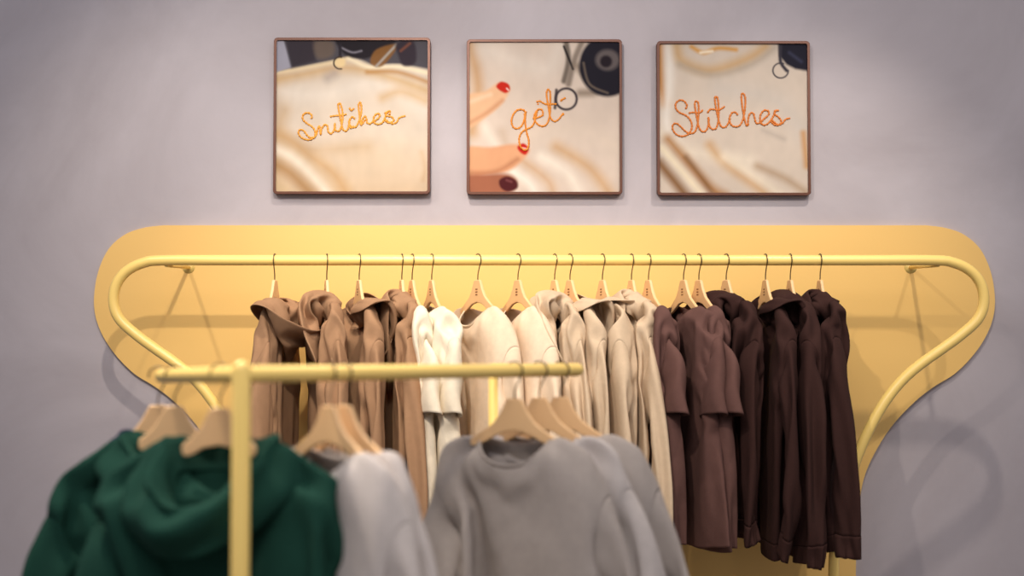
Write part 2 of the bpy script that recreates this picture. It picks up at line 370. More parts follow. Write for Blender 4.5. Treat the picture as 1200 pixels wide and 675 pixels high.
S3 = [[(178, 205), (188, 175), (165, 140), (125, 130), (90, 160), (92, 205), (125, 240), (175, 262), (215, 300), (232, 350), (222, 400), (190, 435), (140, 448), (90, 428), (62, 385), (65, 345), (95, 335), (130, 360), (165, 395), (210, 422), (255, 410), (280, 350), (292, 250), (290, 160), (272, 138), (258, 160), (268, 240), (285, 330), (305, 390), (340, 408), (370, 375), (382, 310), (378, 280), (380, 330), (400, 378), (440, 382), (462, 330), (470, 230), (462, 120), (445, 98), (436, 125), (450, 220), (470, 310), (490, 360), (525, 368), (552, 335), (570, 290)],
      [(205, 245), (240, 238), (300, 240), (330, 215)], [(372, 238), (400, 210), (470, 215), (520, 188)],
      [(636, 262), (622, 240), (590, 240), (565, 285), (572, 335), (605, 362), (650, 355), (680, 310), (700, 220), (706, 120), (690, 72), (672, 85), (675, 160), (690, 260), (712, 345), (728, 350), (730, 300), (745, 250), (775, 245), (788, 290), (800, 330), (830, 330), (875, 290), (912, 255), (905, 225), (868, 222), (838, 265), (838, 320), (865, 348), (905, 335), (945, 285), (975, 225), (995, 222)],
      [(1002, 222), (970, 222), (962, 250), (1000, 280), (1022, 315), (1005, 345), (965, 348), (935, 320), (945, 310), (990, 345), (1030, 335), (1060, 300), (1100, 288)]]
# get : 742x675 zoom of (580,90)-(690,190): 6.745 per px
S2 = [[(245, 290), (225, 262), (180, 262), (145, 300), (132, 355), (150, 402), (190, 405), (222, 370), (238, 310), (246, 275), (240, 350), (250, 430), (268, 500), (265, 555), (240, 580), (205, 555), (192, 500), (205, 450), (240, 418), (290, 395), (315, 350), (335, 270)],
      [(300, 330), (345, 320), (380, 300), (372, 260), (338, 262), (312, 310), (325, 360), (370, 390), (412, 372), (436, 300), (440, 200), (438, 120), (420, 100), (410, 140), (425, 240), (440, 320), (470, 352), (505, 335), (540, 290)],
      [(330, 200), (355, 192), (400, 215), (450, 215), (490, 215)], [(235, 290), (240, 340)], [(525, 185), (560, 165)]]
picture(321, 44, 504, 227.5, art1, S1, lambda x, y: (340+x/8, 110+y/8), M['thread_pale'],
        'bronze framed square print of cream cloth embroidered Snitches, grey machine along its top', 'golden thread word Snitches')
picture(547, 46, 729.5, 228, art2, S2, lambda x, y: (580+x/6.745, 90+y/6.745), M['thread'],
        'bronze framed square print with red-nailed fingers beside the embroidered word get', 'orange thread word get', [(342, 215, .003), (540, 295, .0045), (525, 188, .0035)])
picture(769.5, 48, 950.5, 229, art3, S3, lambda x, y: (780+x/7.5, 100+y/7.5), M['thread_dark'],
        'bronze framed square print of folded cream cloth embroidered Stitches', 'rust thread word Stitches', [(372, 238, .0028), (520, 186, .0025), (178, 205, .002)])

# ------------------------------------------------------------------ hangers
HTOP = [(0, 0), (.016, -.001), (.022, -.012), (.031, -.03), (.047, -.051), (.07, -.067), (.086, -.077), (.097, -.084), (.101, -.089)]
HBOT = [(.100, -.096), (.095, -.101), (.087, -.100), (.076, -.096), (.06, -.088), (.03, -.072), (0, -.066)]
_o = HTOP+HBOT; _o = _o+[(-x, z) for x, z in _o[::-1] if x > 0]
def hanger_me(cut):
    o_ = []
    for x, z in _o:
        o_.append((x, z))
    if cut:
        top_ = [p for p in HTOP if p[0] < .06]+[(.064, -.063), (.068, -.069)]; bot_ = [(.067, -.080), (.063, -.086), (.054, -.085), (.042, -.080), (.03, -.072), (0, -.066)]
        o_ = top_+bot_; o_ = o_+[(-x, z) for x, z in o_[::-1] if x > 0]
    bm = bmesh.new(); prism(bm, o_, -.0048, .0048)
    me = bpy.data.meshes.new('hanger_body'); bm.to_mesh(me); bm.free(); me.materials.append(M['wood']); return me
HANGER_ME = {False: hanger_me(False), True: hanger_me(True)}
def hook_me(r):
    bm = bmesh.new(); c = .0575; pts = [Vector((0, 0, -.012)), Vector((0, 0, .012)), Vector((.004, 0, .026))]
    rr_ = r+.0032
    for k in range(13):
        a = R(-38+k*(218+6)/12); pts.append(Vector((rr_*math.cos(a), 0, c+rr_*math.sin(a))))
    tube(bm, catmull(pts, 3), .0017, 8, roundcap=True); me = bpy.data.meshes.new('hanger_hook'); bm.to_mesh(me); bm.free(); me.materials.append(M['steel'])
    for p in me.polygons: p.use_smooth = True
    return me
HOOK = {.0155: hook_me(.0155)}
bm = bmesh.new()
for k in (-1, 0, 1): box(bm, (-.006, -.0052, -.038+k*.008), (.006, -.0046, -.034+k*.008))
STAMP_ME = bpy.data.meshes.new('brand_stamp'); bm.to_mesh(STAMP_ME); bm.free(); STAMP_ME.materials.append(M['stamp'])
def hanger(loc, rz, label, group, stamp=True, cut=False):
    t = thing('clothes_hanger', label, 'hanger', loc, rz, group)
    b = obj('hanger_body', HANGER_ME[cut], None, t, smooth=False); bevel(b, .003, 3)
    obj('hanger_hook', HOOK[.0155], None, t)
    if stamp: obj('burnt_mark', STAMP_ME, None, t, smooth=False)
    return t

# ------------------------------------------------------------------ garments : draped cloth shapes
def garment_topo(P):
    """P: dict. returns verts, faces, tags ; local frame x width, front -y, z up, hanger peak z=0"""
    NC,NR,RA=P['NC'],P['NR'],P['RA']
    hw,sw=P['hw'],P['sw']; hem,arm=P['hem'],P['arm']
    nh=P['nh']; nf,nb=P['nf'],P['nb']
    M=P['M']; SL=P['SL']; cw=P['cw']; ang=P.get('ang',0.75)
    V=[];F=[];T=[];KEY=[]
    def add(p,key=None): V.append(p); KEY.append(key); return len(V)-1
    def shz(x):
        a=max(abs(x),nh); A=[(0,-.06),(.07,-.066),(.12,-.090),(.17,-.116),(.205,-.136),(.3,-.20)]
        for (x0,z0),(x1,z1) in zip(A,A[1:]):
            if a<=x1: return z0+(z1-z0)*(a-x0)/(x1-x0)+.006
    # column s values: force a column exactly on +-nh at top
    ks=round(NC/2*nh/sw)           # half-columns inside the neck
    H=NC//2
    def xs(i,w):
        k=i-H; a=abs(k)
        n=nh*(w/sw)**0.5
        x=a/ks*n if a<=ks else n+(a-ks)/(H-ks)*(w-n)
        return math.copysign(x,k)
    grid={}
    for side in (-1,1):
        for j in range(NR+1):
            if j<=RA: w=hw+(P.get('hemw',hw)-hw)*(1-j/RA)
            else:
                f=(j-RA)/(NR-RA); w=hw+(sw-hw)*min(1,f*2.2)
            for i in range(NC+1):
                k=abs(i-H)
                edge=(i==0 or i==NC)
                if side==1:
                    if (edge and j<=RA) or (j==NR and k>=ks):
                        grid[(1,i,j)]=grid[(-1,i,j)]; continue
                x=xs(i,w)
                if k>=ks: zt=shz(xs(i,sw))
                else:
                    f=k/ks; dip=nf if side<0 else nb
                    zt=-0.068-dip*max(0,1-abs(f)**2.4)**0.6
                if j<=RA: z=hem+(arm-hem)*j/RA
                else: z=arm+(zt-arm)*(j-RA)/(NR-RA)
                d=0.030*max(0,min(1,(1-abs(x)/w)*5))**0.5 if not (edge and j>RA) else 0.022
                if j>RA:
                    g=(NR-j)/(NR-RA)
                    if k>=ks: d=min(d,0.013+0.03*g) if not edge else 0.013*min(1,g*3)+0.012*math.sin(math.pi*g)
                    else:
                        d=max(d,0.018)
                        if P.get('pinneck'): d=d+(.016 if side<0 else .006)*(1-(k/ks)**2)*(j-RA)/(NR-RA)
                if edge and j in (RA,): d=0
                if j==NR and k>=ks: d=0
                z+=0.0
                uu=k/ks if k<=ks else 1+(k-ks)/(H-ks)
                grid[(side,i,j)]=add((x,side*d,z),('b',side,math.copysign(uu,i-H),j/RA if j<=RA else 1+(j-RA)/(NR-RA)))
        for j in range(NR):
            for i in range(NC):
                q=[grid[(side,i,j)],grid[(side,i+1,j)],grid[(side,i+1,j+1)],grid[(side,i,j+1)]]
                if side==1: q=q[::-1]
                F.append(q)
                band=P.get('band',0)
                k=min(abs(i-H),abs(i+1-H))
                t='body'
                if j<band: t='hem'
                if P.get('collar') and j>=NR-P['collar'] and max(abs(i-H),abs(i+1-H))<=ks: t='collar'
                T.append(t)
    K=NR-RA
    for sx in (-1,1):
        i0=0 if sx<0 else NC
        sg={}
        for side in (-1,1):
            for m in range(M+1):
                for k in range(K+1):
                    if m==0: sg[(side,m,k)]=grid[(side,i0,RA+k)]; continue
                    if side==1 and k in (0,K): sg[(1,m,k)]=sg[(-1,m,k)]; continue
                    # centre line
                    top0=V[grid[(-1,i0,NR)]]; bot0=V[grid[(-1,i0,RA)]]
                    t=m/M; tt=SL*t
                    fl=1-min(1,t*P.get('taperk',1.0))
                    wdt=cw+(P.get('sw0',0.19)-cw)*fl
                    dx,dz=math.cos(ang),-math.sin(ang)
                    nx,nz=math.sin(ang),math.cos(ang)
                    tx=top0[0]*sx+dx*tt; tz=top0[2]+dz*tt
                    bx=tx-nx*wdt; bz=tz-nz*wdt
                    e=min(1,m/3)
                    b0x=bot0[0]*sx+dx*tt; b0z=bot0[2]+dz*tt
                    bx=b0x*(1-e)+bx*e; bz=b0z*(1-e)+bz*e
                    f=k/K
                    d=0.022*math.sin(math.pi*f)**0.5 if 0<k<K else 0
                    sg[(side,m,k)]=add((sx*(bx+(tx-bx)*f),side*d,bz+(tz-bz)*f),('s'+str(sx),side,m/M,k/K))
            for m in range(M):
                for k in range(K):
                    q=[sg[(side,m,k)],sg[(side,m+1,k)],sg[(side,m+1,k+1)],sg[(side,m,k+1)]]
                    if (sx>0)!=(side<0): q=q[::-1]
                    F.append(q); 
                    cuff=m>=M-P.get('cuff',0)
                    T.append(('cuff' if cuff else 'sleeve')+('L' if sx<0 else 'R'))
    if P.get('hood'):
        per=[(-1,H+ks-a) for a in range(ks,2*ks+1)]+[(1,H-ks+a) for a in range(1,2*ks)]+[(-1,H+ks-a) for a in range(0,ks+1)]
        # front centre -> left(-x) -> back centre -> right -> front centre
        n=len(per)-1; HR=P['HR']; hh=P['hood']
        hg={}
        for r in range(HR+1):
            f=r/HR
            for c in range(n+1):
                s,i=per[c]; base=grid[(s,i,NR)]
                if r==0: hg[(c,r)]=base; continue
                if c==n and r<=P.get('close',0): hg[(c,r)]=hg[(0,r)]; continue
                if r==HR and c>n/2: hg[(c,r)]=hg[(n-c,r)]; continue
                bx,by,bz=V[base]
                u=c/n; a=u*2*math.pi      # 0 front
                w=0.10*(math.sin(math.pi*(1-f)*0.5)**0.45 if f<1 else 0)
                # cross outline : y from front to back
                v=abs(1-2*u)              # 1 front,0 back
                y=0.10-P.get('yf',0.24)*v*(0.55+0.45*f)-P.get('bulge',0)*max(0,v-.5)*2*math.sin(math.pi*min(1,f*1.6))
                x=-math.copysign(1,0.5-u)*w*(1-(1-v)**3)*1.0 if abs(u-0.5)>1e-6 else 0
                e=min(1,f*3.0)
                L=P.get('lean',0.001) or 0.001; ph=L*f; y0=y
                yc=hh*(1-math.cos(ph))/L; zc=hh*math.sin(ph)/L
                y=yc+y0*math.cos(ph); zz=zc-y0*math.sin(ph)*e
                z=bz*(1-e*0.8)+(-0.06)*e*0.8+zz; x=x+P.get('leanx',0)*f*f
                hg[(c,r)]=add((bx*(1-e)+x*e,by*(1-e)+y*e,z),('h',0,c/n,r/HR))
        for r in range(HR):
            for c in range(n):
                q=[hg[(c,r)],hg[(c+1,r)],hg[(c+1,r+1)],hg[(c,r+1)]]
                q=q[::-1]
                if len(set(q))==4: F.append(q); T.append('hood')
                elif len(set(q))==3:
                    F.append(list(dict.fromkeys(q))); T.append('hood')
    P['rim']=[]
    if P.get('rimpin'):
        for c in (0,1,2,n-1,n-2): 
            r=P['close'] if c in (0,) else P['close']
            P['rim'].append((hg[(c,r)],c if c<5 else c-n))
    pins=[grid[(-1,i,NR)] for i in range(NC+1) if ks<=abs(i-H) and abs(V[grid[(-1,i,NR)]][0])<=P.get("pin",.16)]
    if P.get('pinneck'): pins=pins+[grid[(sd,i,NR)] for sd in (-1,1) for i in range(NC+1) if abs(i-H)<ks]
    P['KEY']=KEY; P['grid']=grid
    return V,F,T,pins

HOOD = {'NC': 20, 'NR': 28, 'RA': 18, 'hw': 0.25, 'sw': 0.222, 'hemw': 0.235, 'hem': -0.74, 'arm': -0.36, 'nh': 0.085, 'nf': 0.08, 'nb': 0.02, 'M': 20, 'SL': 0.58, 'cw': 0.095, 'sw0': 0.215, 'ang': 0.85, 'hood': 0.33, 'HR': 12, 'band': 2, 'cuff': 2, 'taperk': 0.9}
CREW = {'NC': 20, 'NR': 28, 'RA': 18, 'hw': 0.25, 'sw': 0.222, 'hemw': 0.24, 'hem': -0.74, 'arm': -0.36, 'nh': 0.085, 'nf': 0.062, 'nb': 0.02, 'M': 20, 'SL': 0.58, 'cw': 0.095, 'sw0': 0.215, 'ang': 0.85, 'band': 2, 'cuff': 2, 'collar': 1, 'pinneck': 1, 'pin': 0.178}
TEE = {'NC': 20, 'NR': 28, 'RA': 18, 'hw': 0.255, 'sw': 0.232, 'hem': -0.74, 'arm': -0.33, 'nh': 0.085, 'nf': 0.072, 'nb': 0.02, 'M': 9, 'SL': 0.25, 'cw': 0.185, 'sw0': 0.21, 'ang': 0.85, 'collar': 1, 'pinneck': 1, 'pin': 0.165}
Q = .002
DATA = {
'hB': ('HOOD', [58,7,-2,4,-15,-26,-25,-4,-2,0,-1,1,-2,-3,-2,-1,0,0,-5,-4,9,71,7,-1,3,-15,-26,-26,-2,-3,0,1,-3,-1,-2,-3,0,0,-1,-1,-4,2,74,8,-2,4,-15,-27,-24,-5,0,-1,0,-3,-1,-3,0,-1,0,0,-1,-3,-2,77,7,-2,5,-16,-27,-25,-3,-1,0,-2,-2,-2,-2,-1,0,0,-1,-1,-2,-5,
81,5,0,3,-15,-27,-25,-4,0,1,-4,-1,-2,-2,-2,1,0,0,0,-4,-9,85,6,-2,4,-15,-28,-24,-5,2,0,-2,-3,-2,-2,-1,0,0,1,-1,-3,-15,90,5,-1,4,-15,-28,-24,-4,1,-1,-1,-2,-2,-3,-2,1,0,0,1,-4,-22,96,7,-1,2,-15,-27,-24,-3,0,-1,0,-3,-2,-2,-2,0,0,0,1,-9,-17,98,
5,-2,3,-15,-27,-25,-2,1,0,-3,-1,-2,-4,-2,1,0,1,0,-8,-22,103,5,-3,2,-14,-28,-24,-3,1,0,1,-4,-1,-3,-4,2,-1,0,1,-9,-20,102,3,-2,4,-16,-28,-24,0,0,-1,0,-1,-3,-3,-4,1,0,0,1,-7,-24,104,5,-4,4,-16,-29,-23,0,0,0,-1,0,-3,-4,-3,1,-1,0,1,-7,-21,102,4,
-5,4,-16,-28,-23,1,-1,0,0,-1,-2,-5,-3,0,0,0,1,-7,-21,100,7,-6,4,-16,-28,-23,1,0,-1,0,-1,-1,-6,-4,2,0,-1,1,-5,-22,99,6,-5,2,-15,-29,-21,2,-1,0,0,-1,-2,-5,-4,1,0,0,0,-5,-26,102,4,-4,4,-16,-29,-19,1,0,0,-1,0,-2,-6,-3,0,0,0,0,-5,-31,104,8,-6,2,
-14,-30,-17,3,-3,1,-1,0,-2,-4,-5,1,0,-2,0,-6,-23,101,-2,0,2,-14,-31,-15,3,-1,-1,-1,0,-2,-2,-7,1,0,-1,2,-6,-19,84,6,1,-2,-10,-30,-14,1,0,-2,-1,1,-1,-4,-5,1,1,-3,4,-6,-18,80,6,-2,2,-18,-26,-8,0,-1,-2,-1,0,1,-4,-5,0,1,0,-2,-8,-2,67,2,1,1,-20,
-24,-3,-1,-2,0,-2,0,-1,0,-2,-5,2,-1,0,-8,1,61,2,-4,2,-22,-20,0,-1,-2,0,0,0,-2,-3,2,-5,1,0,0,-1,-5,58,0,-7,2,-25,-13,2,-2,-1,-2,1,0,0,-3,-1,-1,-1,0,-2,1,-7,60,-5,-9,3,-27,-5,1,-3,-1,-1,0,0,-2,1,-1,-2,1,-2,-2,3,-15,57,-3,-6,1,-24,-2,0,-2,-1,
0,0,-2,0,-2,5,-3,-1,-1,-3,4,-7,42,-4,-5,0,-20,0,-2,2,-3,0,0,-2,1,1,0,0,-2,-1,1,-7,-6,46,-8,-3,-12,-4,0,-8,4,0,-1,-1,1,-1,1,1,0,0,-2,-3,-6,-6,41,-4,-9,-11,-4,2,4,-1,-2,1,0,1,-1,-3,0,3,1,-3,-7,-8,-3,37,-2,-8,-9,2,0,-1,-7,7,3,-5,0,4,7,-7,-2,1,
3,-10,-7,-5,57,-17,-15,0,-1,1,-1,1,0,0,0,-1,-1,-3,-5,0,-5,-10,-6,63,-19,-13,0,0,0,0,0,0,-1,1,0,-1,-5,-5,-1,-6,-10,-3,64,-22,-12,1,0,0,-1,0,1,0,0,-1,-2,-3,-7,-1,-5,-10,-3,65,-22,-13,2,-1,1,-1,1,0,-2,2,-1,-1,-5,-8,0,-7,-10,0,65,-23,-13,3,-1,
1,0,-1,0,0,0,0,-1,-5,-9,0,-6,-11,0,66,-24,-11,2,-1,1,0,-1,0,0,0,0,-1,-6,-9,0,-8,-9,1,66,-25,-11,3,-1,0,0,0,0,0,0,-1,0,-7,-9,0,-9,-9,2,65,-24,-10,3,-1,0,0,-1,2,-2,1,-1,0,-8,-9,1,-14,-3,-1,67,-25,-8,2,-1,0,0,0,0,0,0,0,-1,-8,-10,0,-13,-5,2,66,
-25,-8,2,0,1,-2,1,-1,0,1,0,-1,-8,-10,-3,-11,-5,1,68,-26,-6,1,0,1,-2,0,1,-1,1,0,-1,-10,-9,-1,-11,-9,2,69,-26,-5,1,0,0,0,-1,0,1,-1,1,-1,-13,-7,1,-17,-5,1,70,-26,-3,0,-1,1,-1,0,0,0,0,0,1,-15,-7,0,-17,-2,-5,76,-27,-4,1,0,0,-1,0,0,0,-1,1,1,-14,
-8,-1,-18,0,-9,78,-26,-3,1,-1,1,0,0,-1,1,-1,0,0,-12,-9,-3,-18,3,-8,76,-26,-3,1,0,-1,0,0,-1,1,0,-1,2,-13,-10,-4,-16,3,-2,67,-22,-3,1,-2,2,-3,0,1,-1,1,-1,2,-13,-10,-6,-15,1,-7,73,-22,-2,1,-1,1,-1,0,0,0,0,-1,1,-11,-11,-7,-12,-1,-4,68,-19,-3,0,
1,-1,0,0,0,-1,0,0,1,-11,-10,-9,-7,0,-7,75,-6,-21,-5,2,0,0,-1,-1,1,0,0,-2,1,-7,-13,-7,-3,-5,-9,11,58,2,-22,-6,4,-2,1,-2,1,-1,0,0,-1,-1,-2,-16,-3,-7,-2,-11,11,54,-3,-14,-4,1,-1,0,-1,1,-1,0,1,-2,-2,1,-17,2,-11,-1,-10,7,54,-13,-4,-4,1,-1,0,-1,
0,0,0,0,0,-3,3,-16,2,-11,-2,-8,2,47,-1,-11,-1,0,-1,1,-1,0,0,0,1,-1,-3,3,-13,1,-12,0,-5,1,54,-9,-15,-1,-1,0,0,0,-1,1,-1,1,0,-1,-2,-3,-6,-9,-2,0,-13,51,0,-9,-7,1,0,-1,2,-1,0,0,0,-1,1,-1,-4,-9,0,-8,-5,-7,52,-8,-3,-9,1,-1,1,2,-1,0,0,0,1,-2,1,
-2,-10,2,-14,-5,2,44,-3,-9,-4,-3,2,-5,4,0,1,0,0,1,0,0,1,-12,6,-20,-6,-5,35,3,-2,0,0,1,-5,57,-9,-9,-5,12,5,-5,-6,-8,0,-4,-25,11,8,5,-1,3,8,6,-3,-1,-7,-25,12,8,4,-2,5,6,-3,3,1,-4,-17,19,-1,11,-2,10,-4,-3,-3,1,-5,-11,14,5,1,11,-2,-2,-1,-3,0,
-4,-7,8,6,11,2,-3,-1,-2,-2,-1,-4,-7,6,9,17,-5,-1,-3,-1,-2,-2,-6,-15,17,18,8,-5,-1,-2,-2,-2,-1,-7,-1,14,12,-1,-2,-1,-3,-1,-2,-1,-5,5,9,10,-2,-1,-3,0,-1,-3,-3,-3,-3,18,8,-1,-3,-1,0,-3,-1,-2,-4,-1,16,6,0,-2,0,-3,0,-3,1,-5,0,14,4,0,-2,0,-1,0,
-1,-2,-4,1,12,4,0,-2,1,-2,1,-2,2,-7,5,8,0,4,-2,-3,3,1,-2,-2,0,-3,12,3,-1,-3,7,-2,1,-3,1,-5,-2,10,2,-2,2,5,-2,-2,2,-1,-4,3,-2,4,-2,6,1,-1,7,-1,-3,-7,6,-1,-3,5,4,-3,7,1,-3,4,-6,4,-8,-1,10,-4,-1,8,0,11,0,-4,-132,-13,-3,-5,-8,7,-2,0,3,-21,14,7,
3,4,-12,6,-3,1,-15,-1,-1,6,1,2,-1,4,6,-9,8,-2,-5,-2,3,0,17,-6,-2,0,2,-4,-2,0,14,3,-5,0,-1,5,-5,-2,6,9,-3,-2,2,1,0,0,-3,9,1,0,-2,1,5,-3,0,1,8,-5,0,0,10,-2,-1,2,3,-4,1,-2,0,12,-3,1,1,-1,-2,1,-3,3,11,-1,-3,2,-2,0,0,-2,4,10,-3,-1,1,-3,1,-1,1,4,
10,-2,-3,-2,1,0,-2,4,5,6,0,-1,1,-1,-2,-2,3,6,8,-2,0,-2,-2,1,-3,5,4,6,0,-1,-3,6,-3,-2,2,5,3,0,1,1,-3,4,-3,1,8,-1,0,-2,6,-2,2,1,-2,12,-7,-1,-1,6,-1,0,9,-3,1,-1,0,-3,3,5,-4,7,5,-3,-203,6,-7,6,11,-9,7,-2,1,0,-9,-10,9,7,2,-2,3,4,-2,-3,1,-16,26,
5,3,-2,-5,2,0,-2,-1,-16,-15,22,8,0,3,3,-4,-2,1,-11,-14,-16,29,2,1,3,2,1,0,-4,-12,-16,-12,31,2,-2,7,0,0,-1,-4,-16,-12,-14,32,3,3,0,1,3,-3,-12,-6,-17,-11,45,2,-9,1,0,4,-9,-6,-9,-16,-13,37,6,-6,1,3,-1,-3,-7,-9,-15,-14,38,2,1,-4,1,1,-7,-3,-9,
-15,-15,34,4,1,0,3,-5,-3,-7,-5,-14,-15,30,3,-2,2,4,2,-7,-7,-4,-14,-15,30,3,1,1,-4,0,-5,-5,-2,-13,-13,29,2,1,2,2,-3,-9,-1,-8,-11,-9,26,-2,3,2,-1,-1,-10,-6,0,-9,-17,34,-2,-2,4,-5,-7,6,-9,-11,0,-18,36,4,-9,-2,4,-6,-8,2,-10,-6,-14,36,5,-1,-4,
-13,8,-7,-12,5,-9,-17,39,0,-10,3,-1,-12,3,-6,-11,2,-10,27,4,1,-12,0,1,-12,1,-9,-8,-8,145,1,4,5,0,-3,6,3,-8,-9,2,0,1,8,6,-9,6,-9,15,-4,-1,0,2,5,-4,0,-17,14,-5,1,-2,3,-2,-2,4,-19,17,-4,-1,-4,3,-1,-1,0,-18,18,1,-2,-7,4,-4,3,-5,-18,29,-6,-12,5,
0,-3,4,-9,-16,40,-13,-15,6,-4,1,3,-13,-13,30,-14,0,2,-2,-1,3,-14,-13,27,-10,0,2,-4,3,0,-16,-10,28,-12,2,0,-3,4,-3,-16,-9,26,-10,2,0,2,0,-5,-14,-10,22,-4,2,0,-6,5,-3,-16,-6,18,0,3,-6,-3,4,-11,-12,6,14,1,-7,-2,5,-12,-11,4,-3,17,-6,2,2,-6,-12,
-6,4,1,14,-1,4,-10,-8,-11,2,1,-6,26,5,-12,-13,-3,-7,3,3,-4,22,-14,-7,2,-12,2,3,-12,-4,22,-7,5,-6,-7,3,-12,-2,1,180,2,7,1,-5,7,-2,0,0,1,0,5,-21,-10,15,9,9,-5,8,-2,-10,22,-17,-5,1,1,-1,-1,0,8,-13,3,5,6,-19,7,6,10,2,10,-9,-11,1,2,-1,1,5,-6,4,
5,7,-39,11,7,2,4,6,4,-10,2,-3,3,3,1,1,6,7,7,-55,8,10,5,1,8,0,7,-13,6,0,5,-1,7,5,10,10,-59,-6,10,6,7,-1,5,-2,3,2,-2,8,2,7,9,11,7,-53,-11,-6,13,4,-3,6,-1,1,6,3,6,9,3,12,5,4,-42,-10,-12,-1,8,-2,8,2,-1,3,7,7,12,5,5,4,4,-31,-11,-10,-7,-1,-2,9,6,
-2,7,5,10,8,-1,5,6,3,-17,-13,-8,-7,-2,-2,-6,12,-5,10,8,6,4,-3,5,6,5,-7,-12,-7,-6,-1,0,-8,-2,0,11,4,3,6,-3,7,6,5,-7,-3,-5,-6,-1,-3,-4,-4,-5,-24,14,1,-1,15,-1,6,12,6,2,-5,-2,-5,-8,-7,-5,-1,3,12,2,2,-39,14,1,-2,14,0,8,9,8,-1,-1,-7,-5,-6,-6,-6,
-2,7,3,6,4,-37,14,0,-2,15,1,6,11,6,-2,-2,-7,-5,-7,-4,-5,-1,2,6,3,7,-34,13,-1,-1,16,-1,7,12,4,0,-6,-7,-7,-4,-6,-3,-2,3,4,4,7,-31,12,1,-3,16,-1,9,10,2,1,-7,-6,-6,-6,-5,-2,0,-1,4,4,7,-26,7,4,-3,15,-1,9,10,2,1,-7,-7,-6,-6,-6,1,-2,1,0,6,7,-24,7,
3,-2,15,-1,9,11,1,0,-8,-5,-7,-7,-6,2,0,-2,-1,7,4,-17,7,-2,0,16,-2,9,12,-1,0,-5,-8,-6,-8,-5,0,1,-1,-3,7,7,-17,8,-2,-2,16,-1,9,11,-2,0,-5,-6,-7,-8,-6,0,2,0,-5,8,4,-12,8,-3,-3,16,0,9,9,-2,0,-4,-7,-6,-8,-7,0,2,1,-5,5,6,-8,7,-3,-4,16,-1,11,8,-3,
-1,-2,-7,-6,-8,-9,1,2,2,-6,7,3,-6,7,-4,-3,15,0,9,9,-4,0,-4,-3,-9,-8,-8,0,2,3,-7,6,7,-5,6,-5,-5,17,-2,13,6,-4,-2,-1,-5,-7,-9,-9,2,-1,6,-7,4,7,-4,9,-7,-5,16,-1,12,6,-5,-2,0,-7,-5,-9,-9,3,-3,7,-5,1,7,-3,10,-8,-5,16,-1,14,5,-6,-2,-1,-4,-7,-10,
-9,4,-2,3,0,-1,4,-2,11,-7,-5,15,0,15,4,-6,-2,-2,-3,-7,-9,-11,6,-2,-2,4,-3,4,-4,12,0,-10,16,0,15,4,-6,-1,-3,-4,-6,-9,-11,3,4,-6,4,2,2,2,-2,6,-10,15,2,14,3,-4,-4,-2,-3,-7,-7,-12,3,3,0,-5,6,10,-14,6,7,-12,16,1,16,2,-5,-6,-3,0,-6,-7,-12,4,-1,7,
-2,3,5,-20,12,1,-4,15,3,15,0,-6,-7,-3,-3,0,-7,-11,0,0,5,-6,8,15,-27,10,-3,6,11,5,13,-3,-7,-2,-2,-6,-4,-1,-7,-11,3,1,0,8,16,-22,10,-3,1,11,8,8,-5,-5,0,-1,-2,-8,-6,-3,-8,-1,0,4,-2,21,-17,-2,7,2,10,11,0,-3,-2,-4,-4,0,1,-7,-2,-6,-4,2,6,-6,6,-7,
-5,12,1,11,10,-6,2,-4,-4,-4,7,-5,-1,-4,-4,-3,2,5,-7,6,-14,0,9,1,12,7,-9,5,-4,-1,1,7,-7,-1,3,-9,-4,2,5,-3,8,-25,1,7,2,14,-1,5,-4,2,3,-2,6,-2,0,-7,-2,-6,2,0,4,7,-19,-5,0,12,2,9,13,-7,2,-3,-2,-1,0,-2,-2,-5,-4,-1,7,4,5,-28,4,-2,16,9,5,-3,10,-2,
-1,-1,-3,-1,-1,-19,5,3,-2,4,2,5,-22,-2,8,1,-1,-2,1,20,4,1,2,6,0,-11,-18,-2,1,-1,7,3,5,-33,7,14,6,0,0,-2,-1,-2,0,0,-2,-6,-7,-10,-4,11,13,14,-28,6,13,6,-2,-1,1,-1,0,-4,2,-3,-4,-10,-11,0,12,12,12,-26,4,15,3,-1,0,-1,-1,1,-3,2,-2,-8,-6,-13,1,12,
12,11,-26,5,14,3,-1,0,0,-2,0,1,-2,0,-6,-10,-12,1,13,13,10,-24,3,15,-1,2,-1,-2,0,1,-1,0,-1,-5,-10,-13,3,12,13,9,-22,3,14,-1,2,-2,-1,-1,2,1,-3,0,-6,-9,-14,3,13,13,9,-23,4,13,-1,0,0,0,-2,1,1,0,-2,-5,-9,-14,3,13,13,8,-22,3,15,-3,0,2,-4,0,1,2,0,
-2,-5,-11,-12,3,13,11,8,-19,2,14,-4,1,0,-1,1,-1,2,0,-1,-5,-11,-13,4,14,12,4,-17,2,13,-4,1,2,-3,0,1,0,1,-1,-4,-12,-13,5,16,10,0,-14,3,13,-5,0,3,-1,-2,0,1,1,0,-4,-11,-14,5,15,11,-2,-13,4,12,-5,0,3,-2,-1,-1,3,-2,3,-4,-12,-13,5,16,9,-5,-8,3,11,
-5,-1,5,-4,0,-1,-1,3,2,-5,-11,-12,6,16,5,-8,-2,4,8,-5,0,4,-2,-1,-1,-1,2,3,-4,-11,-13,8,16,3,-10,1,4,7,-4,-1,4,-3,-2,0,-1,2,4,-2,-12,-14,9,16,3,-10,-2,7,6,-4,0,3,-4,-1,0,-2,2,4,-1,-11,-14,9,18,-2,-3,-7,9,4,-4,0,3,-4,-1,-2,-1,2,5,0,-10,-14,9,
